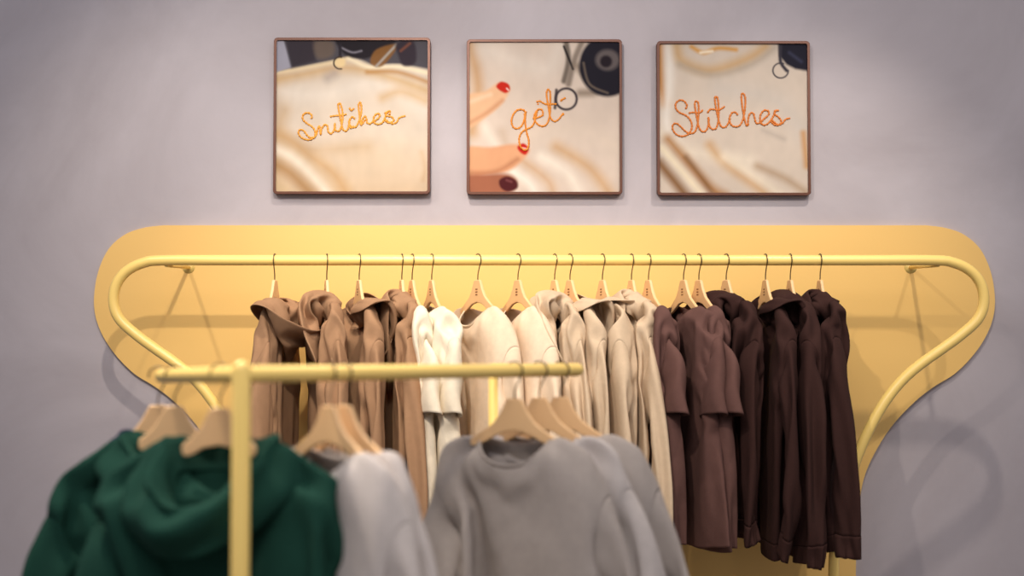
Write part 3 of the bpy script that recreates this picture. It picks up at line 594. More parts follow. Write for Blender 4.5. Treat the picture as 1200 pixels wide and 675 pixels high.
18,-9,-9,4,7,6,-3,0,2,-5,-2,0,-1,2,4,2,-11,-14,11,17,-13,-5,-1,11,6,-3,1,1,-5,-2,-1,0,1,5,2,-10,-14,12,12,-5,-7,-14,16,7,5,-2,0,-1,-4,-3,-1,-1,2,5,5,-10,-14,10,8,2,-10,14,-25,13,8,8,-1,-4,-3,-4,-3,-1,0,1,5,7,-9,-13,7,12,-3,-7,8,-17,12,9,-1,
1,-2,-5,-1,-3,0,-1,0,5,8,-6,-14,2,15,-1,-9,-1,-4,13,6,-7,4,-2,-3,-3,-2,-2,1,0,3,8,0,-15,-1,14,-1,0,-8,-3,12,6,-6,-1,1,-3,-4,-1,-2,0,1,1,6,8,-15,-3,13,-2,0,-6,-11,11,8,3,-6,1,-4,-2,-3,0,2,0,-1,4,11,-9,-8,17,-11,6,-9,-2,2,2,11,-7,0,-2,-5,-1,
-1,1,4,1,-2,10,-4,-7,14,-10,2,-13,0,6,2,8,-2,-1,0,-6,1,-2,-2,-1,-1,4,13,-3,-6,9,-12,-6,7,-12,6,6,1,1,1,-2,-9,4,1,2,0,0,3,-4,4,-5,5,-7,8,7,-18,3,-1,1,2,4,-12,13,-1,-1,0,1,-4,-4,-4,-3,-8,9,40,7,-2,-5,-12,-8,-6,-13,-8,0,3,38,5,-9,-8,-7,-12,-7,
-3,-4,6,-5,29,10,-9,-5,-5,-14,-2,7,-6,-1,-5,32,-2,-3,-4,-14,0,-1,3,-4,-2,-5,35,-5,-3,-12,-7,4,-2,0,0,-4,-8,30,-7,-8,-2,-1,2,0,-3,3,-6,-8,17,-4,7,-9,0,5,-5,3,0,-7,-8,25,-1,-5,-6,0,4,-3,2,-5,1,-11,20,-2,-1,-4,-1,1,5,-5,-2,0,-12,12,13,-7,-3,
-2,2,4,-2,-4,0,-13,20,5,-7,-3,-2,5,1,-2,0,-6,-10,24,0,-5,-3,-3,5,4,-4,-7,3,-16,29,-2,-6,-3,-3,7,2,-10,3,-3,-13,30,-4,-3,-5,2,5,-8,0,3,-5,-15,23,4,-6,-3,8,-9,-1,8,-1,-8,-16,32,-4,-6,4,0,-10,5,1,-8,4,-15,27,-4,-3,9,-8,-6,8,-12,-5,-2,-3,25,-4,
6,-3,-4,6,-10,-2,-1,-8,-6,23,3,2,-3,2,-4,-2,-4,-4,-7,0,6,-5,0,5,5,-3,3,0,-5,31,4,-10,-8,-16,-7,9,8,-9,12,-7,-4,8,-4,-8,11,-7,-7,10,2,9,2,-4,-10,-5,-3,-5,20,-5,4,-4,3,-7,-8,-6,3,26,-8,-14,0,9,-10,-10,5,3,18,-11,-9,5,1,-10,-3,10,-3,12,-14,-1,
9,-10,-6,6,9,-6,5,-3,7,-9,-8,3,6,6,-7,16,-1,-10,-8,-2,3,8,0,-6,6,3,0,-10,-3,7,6,-3,-6,2,-3,1,8,-8,7,5,-7,-5,7,-2,-3,1,3,7,-2,-6,-6,13,-7,3,6,3,-6,-1,-6,-4,13,0,4,-7,4,-6,2,-6,-4,23,-9,4,-2,-11,0,6,-7,-4,13,7,-10,-3,3,-6,5,-5,-3,11,4,-4,-8,
9,-11,5,-1,-3,15,-4,1,-9,2,0,-7,3,-1,18,-7,1,-5,-8,4,-3,-5,4,14,12,2,0,1,-7,4,6,3,3,0,-45,9,3,12,14,16,-18,0,5,5,2,-46,8,2,9,8,8,6,-4,2,5,5,-45,10,4,5,-5,12,-6,8,9,4,6,-42,14,7,4,-9,0,2,9,7,2,5,-26,-5,1,4,8,-9,10,5,5,3,6,-34,-2,2,-3,5,7,3,
8,9,-1,5,-21,-1,-8,4,-2,-1,11,8,7,-2,5,-26,4,-7,-4,3,7,7,7,8,-2,2,-22,0,-2,-9,6,5,10,7,7,-2,0,-33,8,-2,-5,6,8,7,6,8,-1,-4,-32,0,9,7,-2,1,9,6,8,-4,-1,-30,-1,-1,7,8,3,6,6,7,-4,0,-40,16,-4,-1,6,8,6,6,7,-5,2,-45,18,0,0,5,6,6,4,7,0,-1,-49,16,8,
-4,8,10,0,7,4,3,-2,-50,13,9,7,0,5,5,5,2,5,-3,-47,11,7,9,5,0,7,4,2,3,-2,-51,16,9,4,5,5,5,2,-1,7,-8,-35,10,7,5,4,4,3,5,-1,-4,7,-30,2,-3,-4,10,-3,-2,8,14,-50,5,9,6,0,4,12,-4,17,-30,5,6,3,4,0,8,-9,17,-29,7,1,7,5,2,-12,6,12,-23,3,7,8,1,-8,-8,10,
10,-22,10,6,2,-2,-9,-5,11,8,-16,6,7,0,-5,-9,-2,11,7,-6,3,6,-6,-7,-7,0,10,9,-15,4,8,-5,-7,-8,6,7,9,-17,6,5,-5,-9,-2,8,4,11,-18,4,3,-6,-8,2,9,3,11,-21,4,2,-8,-7,8,9,2,10,-25,6,0,-9,10,0,7,1,9,-27,5,-7,8,4,-2,6,9,-1,-28,2,6,2,-2,7,6,4,1,-27,6,
0,-2,11,-5,11,3,4,-28,0,2,5,1,7,4,-1,10,-31,5,4,-5,8,7,-3,4,10,-27,-2,2,5,3,3,2,6,7,-32,6,-3,3,5,1,5,6,4,13,2,-6,-6,-12,3,-7,-5,-1,3,2,7,-4,11,4,1,9,-11,-2,1,-9,-2,9,-10,-5,1,2,-2,1,-3,12,-2,4,3,6,-5,-4,-1,11,-16,2,-12,-3,4,8,4,5,-11,7,4,4,
34,-11,-4,-3,-8,-2,-9,-11,-20,26,-5,10,2,3,7,9,5,32,-17,-10,1,-14,-14,4,-6,-32,11,17,10,-2,10,2,18,7,32,-14,-15,-3,-10,-27,2,-12,-23,12,22,6,-1,13,4,12,21,24,-7,-16,-7,-16,-28,-3,-14,-30,23,19,9,8,0,14,22,20,19,-7,-9,-21,-15,-28,-9,-11,-33,
25,16,12,6,9,20,22,23,14,-9,-10,-19,-18,-31,-13,-14,-35,26,16,8,23,10,22,25,22,13,-9,-16,-20,-19,-28,-21,-18,-35,25,14,22,29,2,27,26,25,14,-14,-20,-25,-18,-32,-21,-21,-35,27,23,17,35,3,30,26,27,22,-28,-30,-32,-7,-34,-24,-14,-43,8,-1,0,0,0,
-1,-1,0,-1,0,-1,1,-1,-1,0,-1,0,0,3,0,4,0,-1,0,0,0,-1,-1,-1,0,0,0,-1,0,-1,0,-1,0,1,0,2,4,0,-1,0,1,-1,-1,-1,-1,0,0,0,-1,0,-1,0,-1,0,0,1,1,5,-1,0,1,0,-1,-1,-1,-1,0,0,0,-1,-1,0,-1,0,0,0,1,1,4,0,0,0,1,-1,-1,-1,-1,0,0,-1,0,-1,0,-1,0,0,0,0,2,4,0,
0,0,1,-1,-1,-1,-1,0,0,-1,0,-1,0,-1,0,0,0,0,2,3,1,0,0,1,-1,-1,-1,-1,0,0,-1,0,-1,0,-1,0,0,0,0,2,2,2,0,1,0,-1,-1,-1,-1,0,0,-1,0,-1,0,-1,0,0,0,0,1,3,2,0,1,0,-1,-1,-1,-1,0,0,-1,0,-1,0,-1,0,0,0,0,1,2,2,1,1,0,-1,-1,-1,0,-1,0,-1,0,-1,0,-1,0,0,0,0,
1,2,2,1,1,0,-1,-1,-1,0,-1,0,-1,0,-1,0,-1,0,0,0,0,1,2,2,0,2,1,-1,-2,-1,0,-1,0,-1,0,-1,0,0,-1,0,1,-1,1,3,1,0,2,1,-1,-1,-2,0,-1,0,-1,0,-1,0,0,-1,0,1,0,0,3,0,1,1,2,-1,-1,-2,0,-1,0,-1,0,-1,0,0,-1,0,1,0,0,3,1,1,0,2,-1,-2,-1,0,-1,0,-1,0,-1,0,0,-1,
0,1,0,0,3,-2,3,1,2,0,-3,-1,0,-1,0,-1,0,-1,0,0,0,0,0,0,-1,4,2,-1,0,3,0,-3,0,-1,0,-1,-1,0,0,-1,0,-1,0,1,0,0,8,-3,-4,3,3,0,-3,0,-1,0,-1,0,-1,0,-1,0,-1,0,0,0,-1,-5,-1,9,3,1,2,-4,0,0,-1,-1,0,0,0,-1,-1,0,-1,0,0,-1,-8,0,11,3,4,0,-3,1,-2,-1,-1,-1,
0,1,-1,1,-2,0,0,-3,1,-7,2,8,2,6,-2,-3,3,-3,-1,-1,-1,0,0,0,1,-2,-1,-1,-1,1,-2,0,7,0,6,-2,-3,4,-5,0,-1,-1,-1,0,-1,4,-2,-1,-2,-1,-3,0,-1,6,5,5,-4,-1,4,-6,0,-1,-1,0,0,-1,3,-3,1,-2,-3,1,-6,3,7,3,6,-5,1,3,-7,1,-2,0,-2,2,-4,7,-4,0,-2,-3,0,-5,0,9,
4,6,-4,1,3,-8,1,-1,0,-2,1,-2,5,-4,0,-1,-3,0,-8,5,6,4,7,-3,0,2,-7,0,-2,1,-1,-1,-3,9,-6,1,-2,-2,-4,-5,4,6,7,-4,9,-3,-3,-5,1,0,2,-1,0,-4,10,-7,2,-3,-4,-5,-3,5,4,8,-11,-7,1,13,-9,7,1,0,0,0,-8,12,-12,0,1,-2,-4,-1,7,3,3,14,-2,0,-2,3,-18,3,-1,5,
-8,25,-8,0,0,4,-22,2,-2,15,-2,-2,0,1,0,0,0,0,0,0,1,0,1,1,2,0,-1,0,-1,-2,-2,0,1,0,0,0,0,1,-1,1,0,1,1,2,-1,-1,1,-1,-2,-2,0,1,0,0,0,0,0,0,1,0,1,1,1,0,-1,1,-1,-2,-2,0,1,0,0,0,0,0,1,0,0,1,1,1,0,-1,1,-1,-2,-2,0,1,0,0,0,0,0,1,0,0,1,1,1,0,-1,1,-2,
-2,-1,0,1,0,0,0,0,0,1,0,0,1,1,1,0,-1,1,-1,-3,-1,0,1,0,0,0,0,0,1,0,0,1,1,1,-1,0,2,-3,-2,-1,1,0,0,0,0,0,0,1,0,0,1,1,1,-2,1,1,-2,-2,-1,1,0,0,0,0,0,1,0,0,0,1,1,1,-2,0,3,-3,-2,0,0,0,0,0,0,0,1,0,0,0,1,1,1,-2,0,2,-2,-2,0,0,0,0,0,0,1,0,0,0,0,1,1,1,
-2,0,2,-2,-2,0,0,0,0,0,0,1,0,0,0,1,0,1,1,-3,1,2,-2,-2,0,0,0,0,0,1,0,0,0,0,1,0,1,1,-3,1,1,-1,-2,0,0,0,0,0,1,0,0,0,0,1,1,0,1,-3,1,0,0,-2,0,0,0,1,0,0,0,0,0,0,1,1,1,-1,-2,1,0,-2,0,0,0,0,1,0,0,0,0,0,1,0,1,1,-1,-2,1,0,0,-2,0,0,1,0,0,0,0,0,0,1,0,
1,1,-1,-2,0,-7,5,1,1,0,0,0,0,0,0,0,0,1,0,1,1,-1,-1,-4,1,-2,3,0,0,0,0,0,0,0,1,0,0,0,1,1,-1,-1,-6,0,-2,5,2,0,1,0,0,0,0,0,0,1,0,0,1,1,-1,-3,-4,-2,-4,3,6,1,1,0,0,1,-1,0,0,0,1,0,0,1,1,-1,-3,-3,-2,-5,2,6,2,1,0,0,1,-1,0,0,0,1,0,0,2,0,-2,-2,-3,-2,
-6,5,3,3,0,1,0,2,-2,0,0,0,1,0,0,2,0,-2,-2,-2,-3,-4,4,0,6,0,0,0,2,-2,0,0,0,1,0,0,3,-1,-2,-1,-3,-3,-5,-2,6,6,1,0,0,2,-2,0,0,1,0,0,0,3,-3,0,-1,-4,-2,-5,-2,5,4,5,-1,0,3,-3,1,-1,0,1,0,-1,5,-4,0,-1,-4,-5,-3,-3,6,4,6,-1,0,3,-4,1,0,1,0,0,-1,6,-5,
-1,-1,-6,-6,1,-4,3,4,3,7,0,3,-3,-4,1,0,-1,-1,2,4,4,-4,-2,-8,-5,-6,17,-4,0,-2,0,0,-3,34,3,-10,-13,-2,0,-2,-6,-5,-1,-6,31,3,2,2,-2,-25,4,-3,-1,-5,-7,22,12,-1,-3,-10,2,-4,-11,0,-7,-3,43,-9,-2,-1,-9,0,-5,-6,-5,-6,-3,40,-6,-1,-3,-4,-6,-5,-5,-5,
-6,-3,41,-4,-4,-4,-4,-5,-5,-5,-4,-6,-4,39,-2,-3,-5,-4,-5,-5,-5,-4,-6,-3,45,-8,-2,-7,-5,-4,-5,-5,-5,-4,-5,45,-6,-6,-5,-4,-5,-5,-4,-4,-4,-5,40,0,-9,-5,-3,-5,-4,-5,-4,-5,-3,46,-9,-8,-4,-4,-4,-4,-4,-5,-4,-4,44,-9,-7,-3,-4,-4,-4,-4,-4,-4,-4,42,
-8,-7,-4,-4,-3,-4,-4,-4,-4,-5,42,-9,-6,-3,-4,-3,-4,-4,-3,-4,-5,39,-7,-5,-4,-3,-5,-2,-4,-4,-4,-4,38,-9,-4,-4,0,-6,-3,-4,-4,-4,-4,37,-8,-5,-1,-3,-7,-1,-3,-3,-5,-4,35,-6,-4,0,-7,-5,0,-5,-3,-3,-4,30,-3,0,-6,-5,1,-7,-2,-3,-5,-4,30,-1,-2,-7,0,-3,
-5,-2,-2,-7,-3,103,-10,-4,-11,-4,-1,-3,-2,-4,20,5,3,4,-6,-12,-7,-1,-3,18,3,-6,-1,-7,-8,0,0,-2,26,-2,-6,-6,-3,-4,-4,-1,-3,28,-3,-6,-5,-6,-4,-2,-2,-3,28,-6,0,-5,-10,-2,-2,-3,-4,27,-3,-2,-7,-7,-1,-2,-4,-5,30,-4,-5,-6,-5,-1,-5,-3,-5,29,-3,-4,
-6,-4,-4,-3,-3,-5,31,-6,-4,-6,-4,-4,-3,-4,-4,31,-7,-4,-5,-4,-3,-3,-4,-5,31,-5,-4,-5,-6,-2,-3,-6,-4,30,-4,-6,-5,-3,-3,-3,-5,-5,30,-6,-3,-1,-5,-6,-4,-4,-5,29,-3,-3,-5,-5,-3,-5,-5,-4,29,-4,-4,-4,-4,-3,-5,-4,-5,30,-5,-3,-4,-4,-5,-4,-5,-3,28,-4,
-3,-5,-3,-4,-6,-4,-3,27,-4,-2,-6,-3,-3,-4,-4,-4,25,-4,-2,-4,-5,-2,-4,-3,-5,92,-1,-6,-10,-6,3,-6,-2,-1,-1,-1,65,-11,-6,-9,-9,-15,-11,0,1,0,-11,38,-3,-6,-3,-7,-6,-6,5,-1,-8,-7,40,-4,-4,-3,-4,-4,-1,-4,-6,-6,-7,39,3,-5,-6,-6,-4,-2,-4,-6,-7,-5,
46,-5,-6,-5,-5,-4,-2,-5,-6,-6,-7,41,-2,2,-8,-4,-5,-3,-6,-5,-7,-7,58,-9,-8,-5,-7,-3,-6,-5,-5,-7,-6,53,-7,-7,-5,-5,-6,-4,-4,-6,-6,-7,50,-5,-6,-6,-4,-5,-6,-4,-5,-6,-6,52,-9,-6,-7,-3,-5,-4,-5,-5,-6,-5,49,-5,-7,-4,-8,-3,-6,-4,-4,-6,-6,47,-4,-5,
-6,-5,-7,-2,-6,-5,-5,-5,48,-7,-5,-5,-5,-5,-5,-5,-5,-5,-5,47,-8,-4,-4,-5,-5,-4,-5,-5,-5,-5,46,-6,-7,-4,-4,-5,-4,-4,-6,-5,-5,45,-5,-7,-5,-3,-4,-5,-5,-4,-5,-6,42,-2,-5,-5,-5,-5,-3,-6,-4,-4,-7,41,-3,-5,-3,-5,-4,-5,-3,-4,-7,-1,36,-4,-2,-5,-6,-3,
-4,-5,-3,-3,-6,94,-4,-3,-5,-7,3,-1,-3,-6,43,-1,-2,-6,-7,-14,-5,0,-7,25,-1,-3,-3,-3,-8,0,-5,-7,29,-3,-2,-2,-5,-3,-6,-4,-8,30,-2,-1,-5,-4,-5,-4,-6,-7,30,-1,-2,-6,-4,-4,-4,-5,-8,32,-2,-4,-5,-3,-5,-4,-6,-6,41,-8,-9,-4,-3,-4,-4,-7,-7,40,-7,-9,
-3,-3,-4,-4,-7,-6,39,-9,-6,-4,-3,-4,-5,-6,-6,38,-9,-6,-3,-3,-4,-5,-6,-6,36,-8,-4,-3,-4,-4,-6,-4,-6,35,-8,-5,-2,-3,-5,-6,-4,-6,34,-8,0,-5,-5,-4,-4,-5,-4,31,-4,-7,-1,-4,-5,-4,-6,-3,30,-7,-2,-1,-8,-2,-6,-4,-4,29,-3,-2,-4,-5,-6,-4,-3,-6,30,-2,
-6,-3,-5,-6,-2,-4,-4,29,-3,-3,-5,-7,-3,-3,-4,-4,29,-4,-3,-6,-5,-2,-5,-3,-3,67,5,-1,-5,16,-3,0,0,1,-5,-4,-3,8,-7,-3,-6,-5,11,6,0,-1,1,-8,-5,4,1,8,2,1,-6,-10,2,-4,-7,12,6,5,-1,-14,-2,-12,-13,-2,10,7,3,-8,16,-3,-5,-7,-9,2,4,5,-14,6,-6,-18,3,
-1,1,5,-5,9,4,0,-6,-2,-11,2,9,-17,4,0,-3,-17,9,-4,4,-10,14,-1,8,-2,2,-12,-8,8,-12,-3,-1,-2,-6,0,0,-2,-9,14,-1,4,8,5,-7,-16,2,-14,-1,-1,-1,-3,-4,-1,-2,-7,9,4,7,6,8,-6,-10,-11,-15,1,-2,0,-2,-4,-3,-3,-9,12,8,8,9,6,-5,-9,-13,-17,-5,0,0,0,-4,-4,
-8,2,19,9,2,7,9,-7,-12,-13,-20,10,-15,-1,1,-5,-8,5,9,19,3,1,7,8,-11,-12,-9,-21,14,-17,-11,4,-8,5,16,-4,20,3,2,3,-8,-7,-7,-2,-24,11,-7,-18,-12]),
'hC': ('HOOD', [63,8,0,-13,-26,-24,-4,2,0,0,-1,1,0,0,-2,-4,0,-9,-2,-3,-23,101,6,2,-14,-27,-23,-3,1,-1,0,1,-1,1,-1,-2,-5,2,-9,-6,0,-26,104,7,3,-16,-27,-23,-1,0,0,0,-1,1,-1,-1,-2,-5,2,-8,-3,-10,-15,104,4,1,-16,-28,-21,-1,0,-1,0,1,-1,0,0,-3,-6,3,-10,-2,-7,
-16,101,8,0,-17,-27,-22,0,0,-1,-1,1,-1,0,-1,-4,-4,1,-8,-2,-5,-19,104,6,-1,-17,-28,-20,0,0,-2,1,-1,0,0,-1,-5,-3,0,-8,-2,-5,-17,106,3,-1,-18,-28,-19,1,-2,0,-1,-1,-1,1,-1,-3,-4,-2,-7,-2,-3,-20,107,4,-1,-20,-26,-18,0,0,-2,0,-2,-1,1,-1,-3,-5,-1,
-8,-4,-2,-17,106,6,-4,-19,-28,-16,2,-1,-4,0,-1,-1,0,0,-5,-2,-2,-8,-1,-3,-19,107,4,-3,-19,-28,-16,2,-1,-4,0,-1,-1,0,-1,-4,-3,-2,-8,1,-7,-17,107,5,-4,-20,-27,-14,1,0,-5,0,-2,0,0,0,-6,-2,-2,-7,1,-7,-18,108,5,-5,-20,-28,-13,3,-2,-5,-1,0,-1,-2,
1,-3,-5,-1,-7,0,-7,-17,109,4,-6,-20,-27,-13,3,-1,-7,0,0,0,-2,-1,-1,-6,0,-6,-1,-8,-17,108,6,-7,-19,-30,-10,3,-3,-6,0,0,-1,-1,-2,1,-8,1,-3,-6,-5,-19,110,3,-5,-20,-29,-10,3,-2,-8,1,0,0,-2,-3,1,-7,2,-3,-6,-11,-16,112,5,-7,-22,-27,-9,3,-4,-7,0,
1,0,-3,-3,1,-6,3,-9,-3,-5,-20,114,4,-8,-22,-28,-8,5,-9,-3,0,1,-1,-3,-3,1,-6,3,-15,3,-6,-15,105,6,-6,-24,-26,-6,4,-10,-2,0,-1,1,-4,-4,2,-5,3,-18,5,-5,-25,109,10,-4,-26,-25,-4,4,-11,-3,2,-1,1,-5,-3,1,-4,4,-22,2,-2,-11,98,7,-6,-28,-23,1,3,-12,
-1,0,0,1,-5,-4,0,-2,4,-20,2,-11,4,86,9,-11,-29,-15,3,-2,-11,1,0,0,1,-5,-4,-2,0,4,-18,4,-12,4,83,6,-16,-31,-3,0,-7,-5,2,-1,0,-1,-3,-4,-1,1,0,-13,0,-15,6,86,-6,-14,-27,2,-5,-6,0,0,0,-1,1,-4,-3,-1,-1,2,-11,0,-22,3,88,-3,-17,-26,3,-6,-1,-1,-1,
1,-2,1,-2,-4,1,-2,1,-7,-3,-22,-7,96,-9,-15,-23,3,-6,1,0,-1,0,0,-1,0,-4,-3,2,-2,-1,-14,-9,-3,82,-16,-13,-16,1,-3,0,2,-1,-1,0,-1,-3,-5,7,-5,-2,-1,-12,-7,0,66,-12,-16,-8,0,-2,0,4,-2,-1,0,1,2,-3,-2,-4,0,-5,-5,-7,-12,73,-24,-16,1,2,-2,2,4,-4,1,
0,-2,-2,-2,2,-5,-8,4,-1,-19,2,65,-6,-21,-18,4,2,-5,15,1,0,-4,-3,2,1,-7,0,1,3,-22,-5,-2,70,2,-1,-2,-3,-1,-7,-2,2,-2,-15,-25,-15,-11,3,0,-4,-2,-3,84,4,-3,-3,-1,-3,-5,-2,1,-6,-10,-25,-15,-7,1,-1,-4,-4,-1,83,2,-2,-2,-2,-2,-6,-1,-2,3,-18,-24,
-19,1,-1,-1,-4,-4,0,81,1,-1,-2,-2,-2,-6,-3,1,2,-19,-21,-19,-2,2,-3,-5,-4,0,82,1,-2,-1,-2,-2,-6,-2,0,2,-23,-21,-14,-2,2,-3,-4,-5,0,81,-1,1,-2,-3,-3,-2,-3,1,-2,-23,-22,-11,1,-1,-4,-5,-2,0,81,-2,0,-2,-1,-1,-6,-2,1,-4,-25,-19,-8,0,-2,-3,-6,-2,
1,81,-3,-1,-1,-2,0,-6,-1,1,-7,-25,-18,-6,0,-1,-6,-6,1,-1,81,-4,-1,0,-2,0,-6,-1,2,-11,-24,-17,-4,1,-3,-7,-4,1,-1,81,-5,-1,-1,-1,0,-5,-1,1,-14,-24,-14,-2,1,-5,-8,-1,0,-2,82,-7,0,-2,-1,1,-6,0,1,-17,-23,-12,0,2,-8,-7,-2,1,-1,81,-8,-2,0,-2,1,-4,
0,-1,-18,-24,-7,1,1,-10,-7,1,0,-3,81,-8,-3,1,-2,1,-4,0,-1,-22,-21,-5,1,1,-10,-6,-1,0,-2,81,-10,-2,0,-1,2,-5,1,-3,-23,-19,-1,-1,2,-12,-7,1,0,-1,80,-13,-1,0,-1,1,-3,0,-6,-22,-17,2,-3,3,-12,-8,1,-1,-2,82,-15,-1,1,-2,2,-3,0,-7,-25,-11,2,-3,2,
-12,-6,-1,-1,1,79,-16,-2,1,0,-1,0,0,-10,-26,-5,0,-2,1,-11,-6,0,-2,-1,86,-23,-1,0,-1,0,-1,1,-13,-24,0,-2,-3,1,-11,-5,1,1,-4,88,-26,-6,2,-1,0,0,0,-13,-23,2,-2,-3,1,-11,-5,1,2,-8,91,0,-29,-4,0,0,0,0,-1,-16,-17,3,-3,-3,0,-9,-5,1,-3,-2,8,73,2,
-23,-7,1,-2,2,0,-6,-18,-6,1,-3,-1,-3,-3,-8,0,-2,-4,8,79,-16,-13,-9,2,-1,0,1,-10,-14,-1,-2,-1,0,-4,0,-9,0,-4,-1,4,66,-16,-2,0,-9,1,-2,1,-11,-10,2,-4,0,0,0,-3,-6,-4,-5,-1,7,64,-21,0,-1,-9,0,-1,1,-13,-5,0,0,-1,-1,1,-2,-2,-8,-3,-5,3,55,-12,2,
-2,-7,-3,-1,1,-12,-1,-1,1,0,-2,3,-3,-1,-7,-3,-7,-6,55,-8,-2,-1,-2,-4,-1,-1,-10,2,-1,1,-1,0,2,-2,-1,-4,-5,-12,-6,50,1,-5,-7,-1,-2,-2,2,-7,0,2,-1,0,-1,4,-2,-1,-1,-4,-9,-5,51,-14,-4,-3,-3,-7,-1,4,-3,0,0,0,0,-1,6,0,-6,3,-2,-21,-12,38,-6,2,0,1,
-1,1,58,14,-3,-7,6,-3,-4,-1,-7,-7,-4,23,-5,12,2,-2,-4,-8,-2,4,-8,-6,-8,11,4,0,-3,-6,8,-1,6,-2,-3,-10,17,3,-2,1,2,-2,6,-3,0,-6,-4,11,-2,6,0,-4,1,8,-2,0,-6,-9,13,1,7,-2,-3,-1,11,-2,-3,-2,-11,8,16,-4,0,-3,-2,10,-2,1,-7,-9,12,12,-4,-1,-2,0,10,
-4,0,-5,-9,19,3,-2,-1,-4,4,6,-2,-1,-5,-4,17,2,-3,-1,-4,6,5,-4,0,-5,-1,16,0,-2,-2,-4,9,1,-3,0,-4,-1,16,-1,-2,-1,-4,9,-1,0,-3,-1,-3,16,0,-1,-3,-2,8,-2,0,-2,-3,4,10,0,-2,-2,7,-1,-3,-1,-1,-2,2,12,-3,-2,4,0,0,1,0,-1,-4,-2,13,-6,10,-6,3,4,-2,-2,
5,-9,-1,8,9,-2,1,4,-4,3,3,-3,-6,-5,9,5,6,0,-6,7,3,-3,0,-7,-6,4,10,4,-4,5,6,-5,6,1,-9,-12,6,11,-1,-1,11,-4,0,10,0,-8,-156,-2,-9,-4,6,-4,-3,-7,-3,28,-7,-5,-11,12,-6,0,-2,-5,1,-3,-2,7,-5,-4,6,5,-1,5,-1,-2,-4,2,-1,14,-3,-2,5,-2,-3,-3,-4,11,9,
-3,-1,5,-2,-4,-1,-1,7,9,-4,-2,5,-1,-2,1,-3,10,5,-3,-2,-1,-2,6,-1,-2,8,4,-1,-2,2,-1,1,1,-1,11,-2,-1,-1,6,-4,6,-5,2,9,-3,-1,0,5,3,-2,-1,9,-1,-2,-2,0,11,2,-4,7,-3,0,-2,-1,1,8,-1,0,4,4,-3,-2,0,0,8,2,-3,3,4,-4,0,2,-1,6,0,5,-3,-3,9,-3,-1,3,2,-2,
7,-1,-4,10,-1,-3,4,2,-3,-1,9,-3,2,7,-3,-1,-3,7,-3,5,3,-3,8,1,-3,-10,11,1,-5,13,-5,3,9,-4,-17,2,10,0,3,6,-6,6,11,-259,7,-3,2,5,2,-1,3,-3,4,3,-41,6,4,5,3,4,2,5,-5,3,17,-6,4,-2,1,1,0,0,-8,-8,2,7,2,3,-1,0,2,1,1,-10,-8,-2,6,10,-1,0,1,1,2,-5,-15,
-3,0,4,8,7,-1,1,0,1,-9,-16,2,-3,4,15,2,5,0,-3,-1,-12,-15,1,-1,5,27,-4,-8,-3,3,2,-12,-16,1,0,6,21,4,-6,-9,4,-2,-14,-11,1,1,-1,20,2,-7,3,1,-4,-14,-10,2,3,-1,9,6,0,-1,3,-10,-12,-7,4,-1,-8,16,5,-1,4,1,-5,-17,-2,3,-6,-14,23,7,-3,0,3,0,-16,-9,3,
-8,-14,35,1,5,-5,-10,6,-6,-16,0,-10,-14,45,-1,-5,4,-6,-13,0,-3,-9,-11,-18,56,1,-13,-2,4,-7,-15,-11,-7,-3,-10,58,-6,-12,-4,-6,2,-12,-8,-13,-7,-16,71,-6,-8,-13,-6,-1,-10,-10,0,-14,-15,71,-15,-5,-9,-10,-4,-3,-12,-4,-6,-12,67,-19,-7,-1,-10,-11,
-3,-7,-10,-2,-11,181,2,0,-1,2,-5,4,6,-2,-27,3,3,5,-3,11,2,0,2,4,-2,1,1,4,-3,3,-7,2,3,-5,1,3,-4,0,-3,1,-2,2,0,2,-2,2,-4,0,-1,-5,6,2,-1,-1,3,-5,0,-4,-4,14,-1,-3,-1,-6,-1,-5,-1,-1,17,-15,5,-2,-1,-5,-5,-3,4,15,-13,4,-3,3,-13,-3,2,-7,9,2,1,-4,0,
-14,3,-2,-5,11,1,-3,2,-12,-5,2,-4,-2,11,-2,6,-7,-13,-1,0,5,-11,15,4,1,-16,-9,4,2,-5,-13,25,6,-13,-11,2,3,-5,-16,-1,33,-6,-13,-1,6,-8,-16,-3,3,33,-17,0,3,-12,-14,3,-3,-15,41,-7,0,-10,-12,1,-8,-13,-3,41,-4,-7,-14,-5,-1,-16,1,-11,48,-8,-12,-7,
-1,-14,-4,-7,-12,49,-8,-10,-2,-12,-6,-4,-12,-7,215,-1,0,0,15,-15,2,0,1,0,1,4,-24,20,0,7,2,-9,1,2,6,-4,-1,-3,-3,4,0,1,-12,1,-11,7,8,11,17,2,-3,-4,-8,4,0,1,-16,4,2,-5,9,-16,4,3,4,17,-7,-4,0,11,1,3,-9,-12,-7,6,3,8,-4,-7,-2,-5,19,-7,1,8,7,4,5,
-8,-5,-22,3,4,13,-20,7,-4,-10,18,-3,7,10,4,4,7,-6,5,-27,-7,8,10,-27,-1,2,-6,15,2,10,10,7,4,1,4,10,-33,-13,6,9,-25,-11,6,-6,15,6,13,6,13,4,5,4,10,-26,-22,-4,5,-21,-6,-2,-8,18,10,13,8,15,5,8,4,13,-29,-14,-2,-14,-14,-15,1,-8,14,12,14,9,16,8,9,
7,12,-22,-15,-12,-18,-11,-17,-1,-7,12,11,14,10,18,9,11,9,16,-28,-11,-18,-14,-13,-7,-13,-3,7,-2,14,18,12,13,14,13,28,2,18,0,-16,7,-9,-8,2,-1,1,1,-1,0,0,6,10,3,-13,-7,7,4,-4,14,2,-14,6,-9,-7,-1,0,1,0,1,-2,4,5,11,1,-12,-8,10,-2,1,13,0,-13,5,
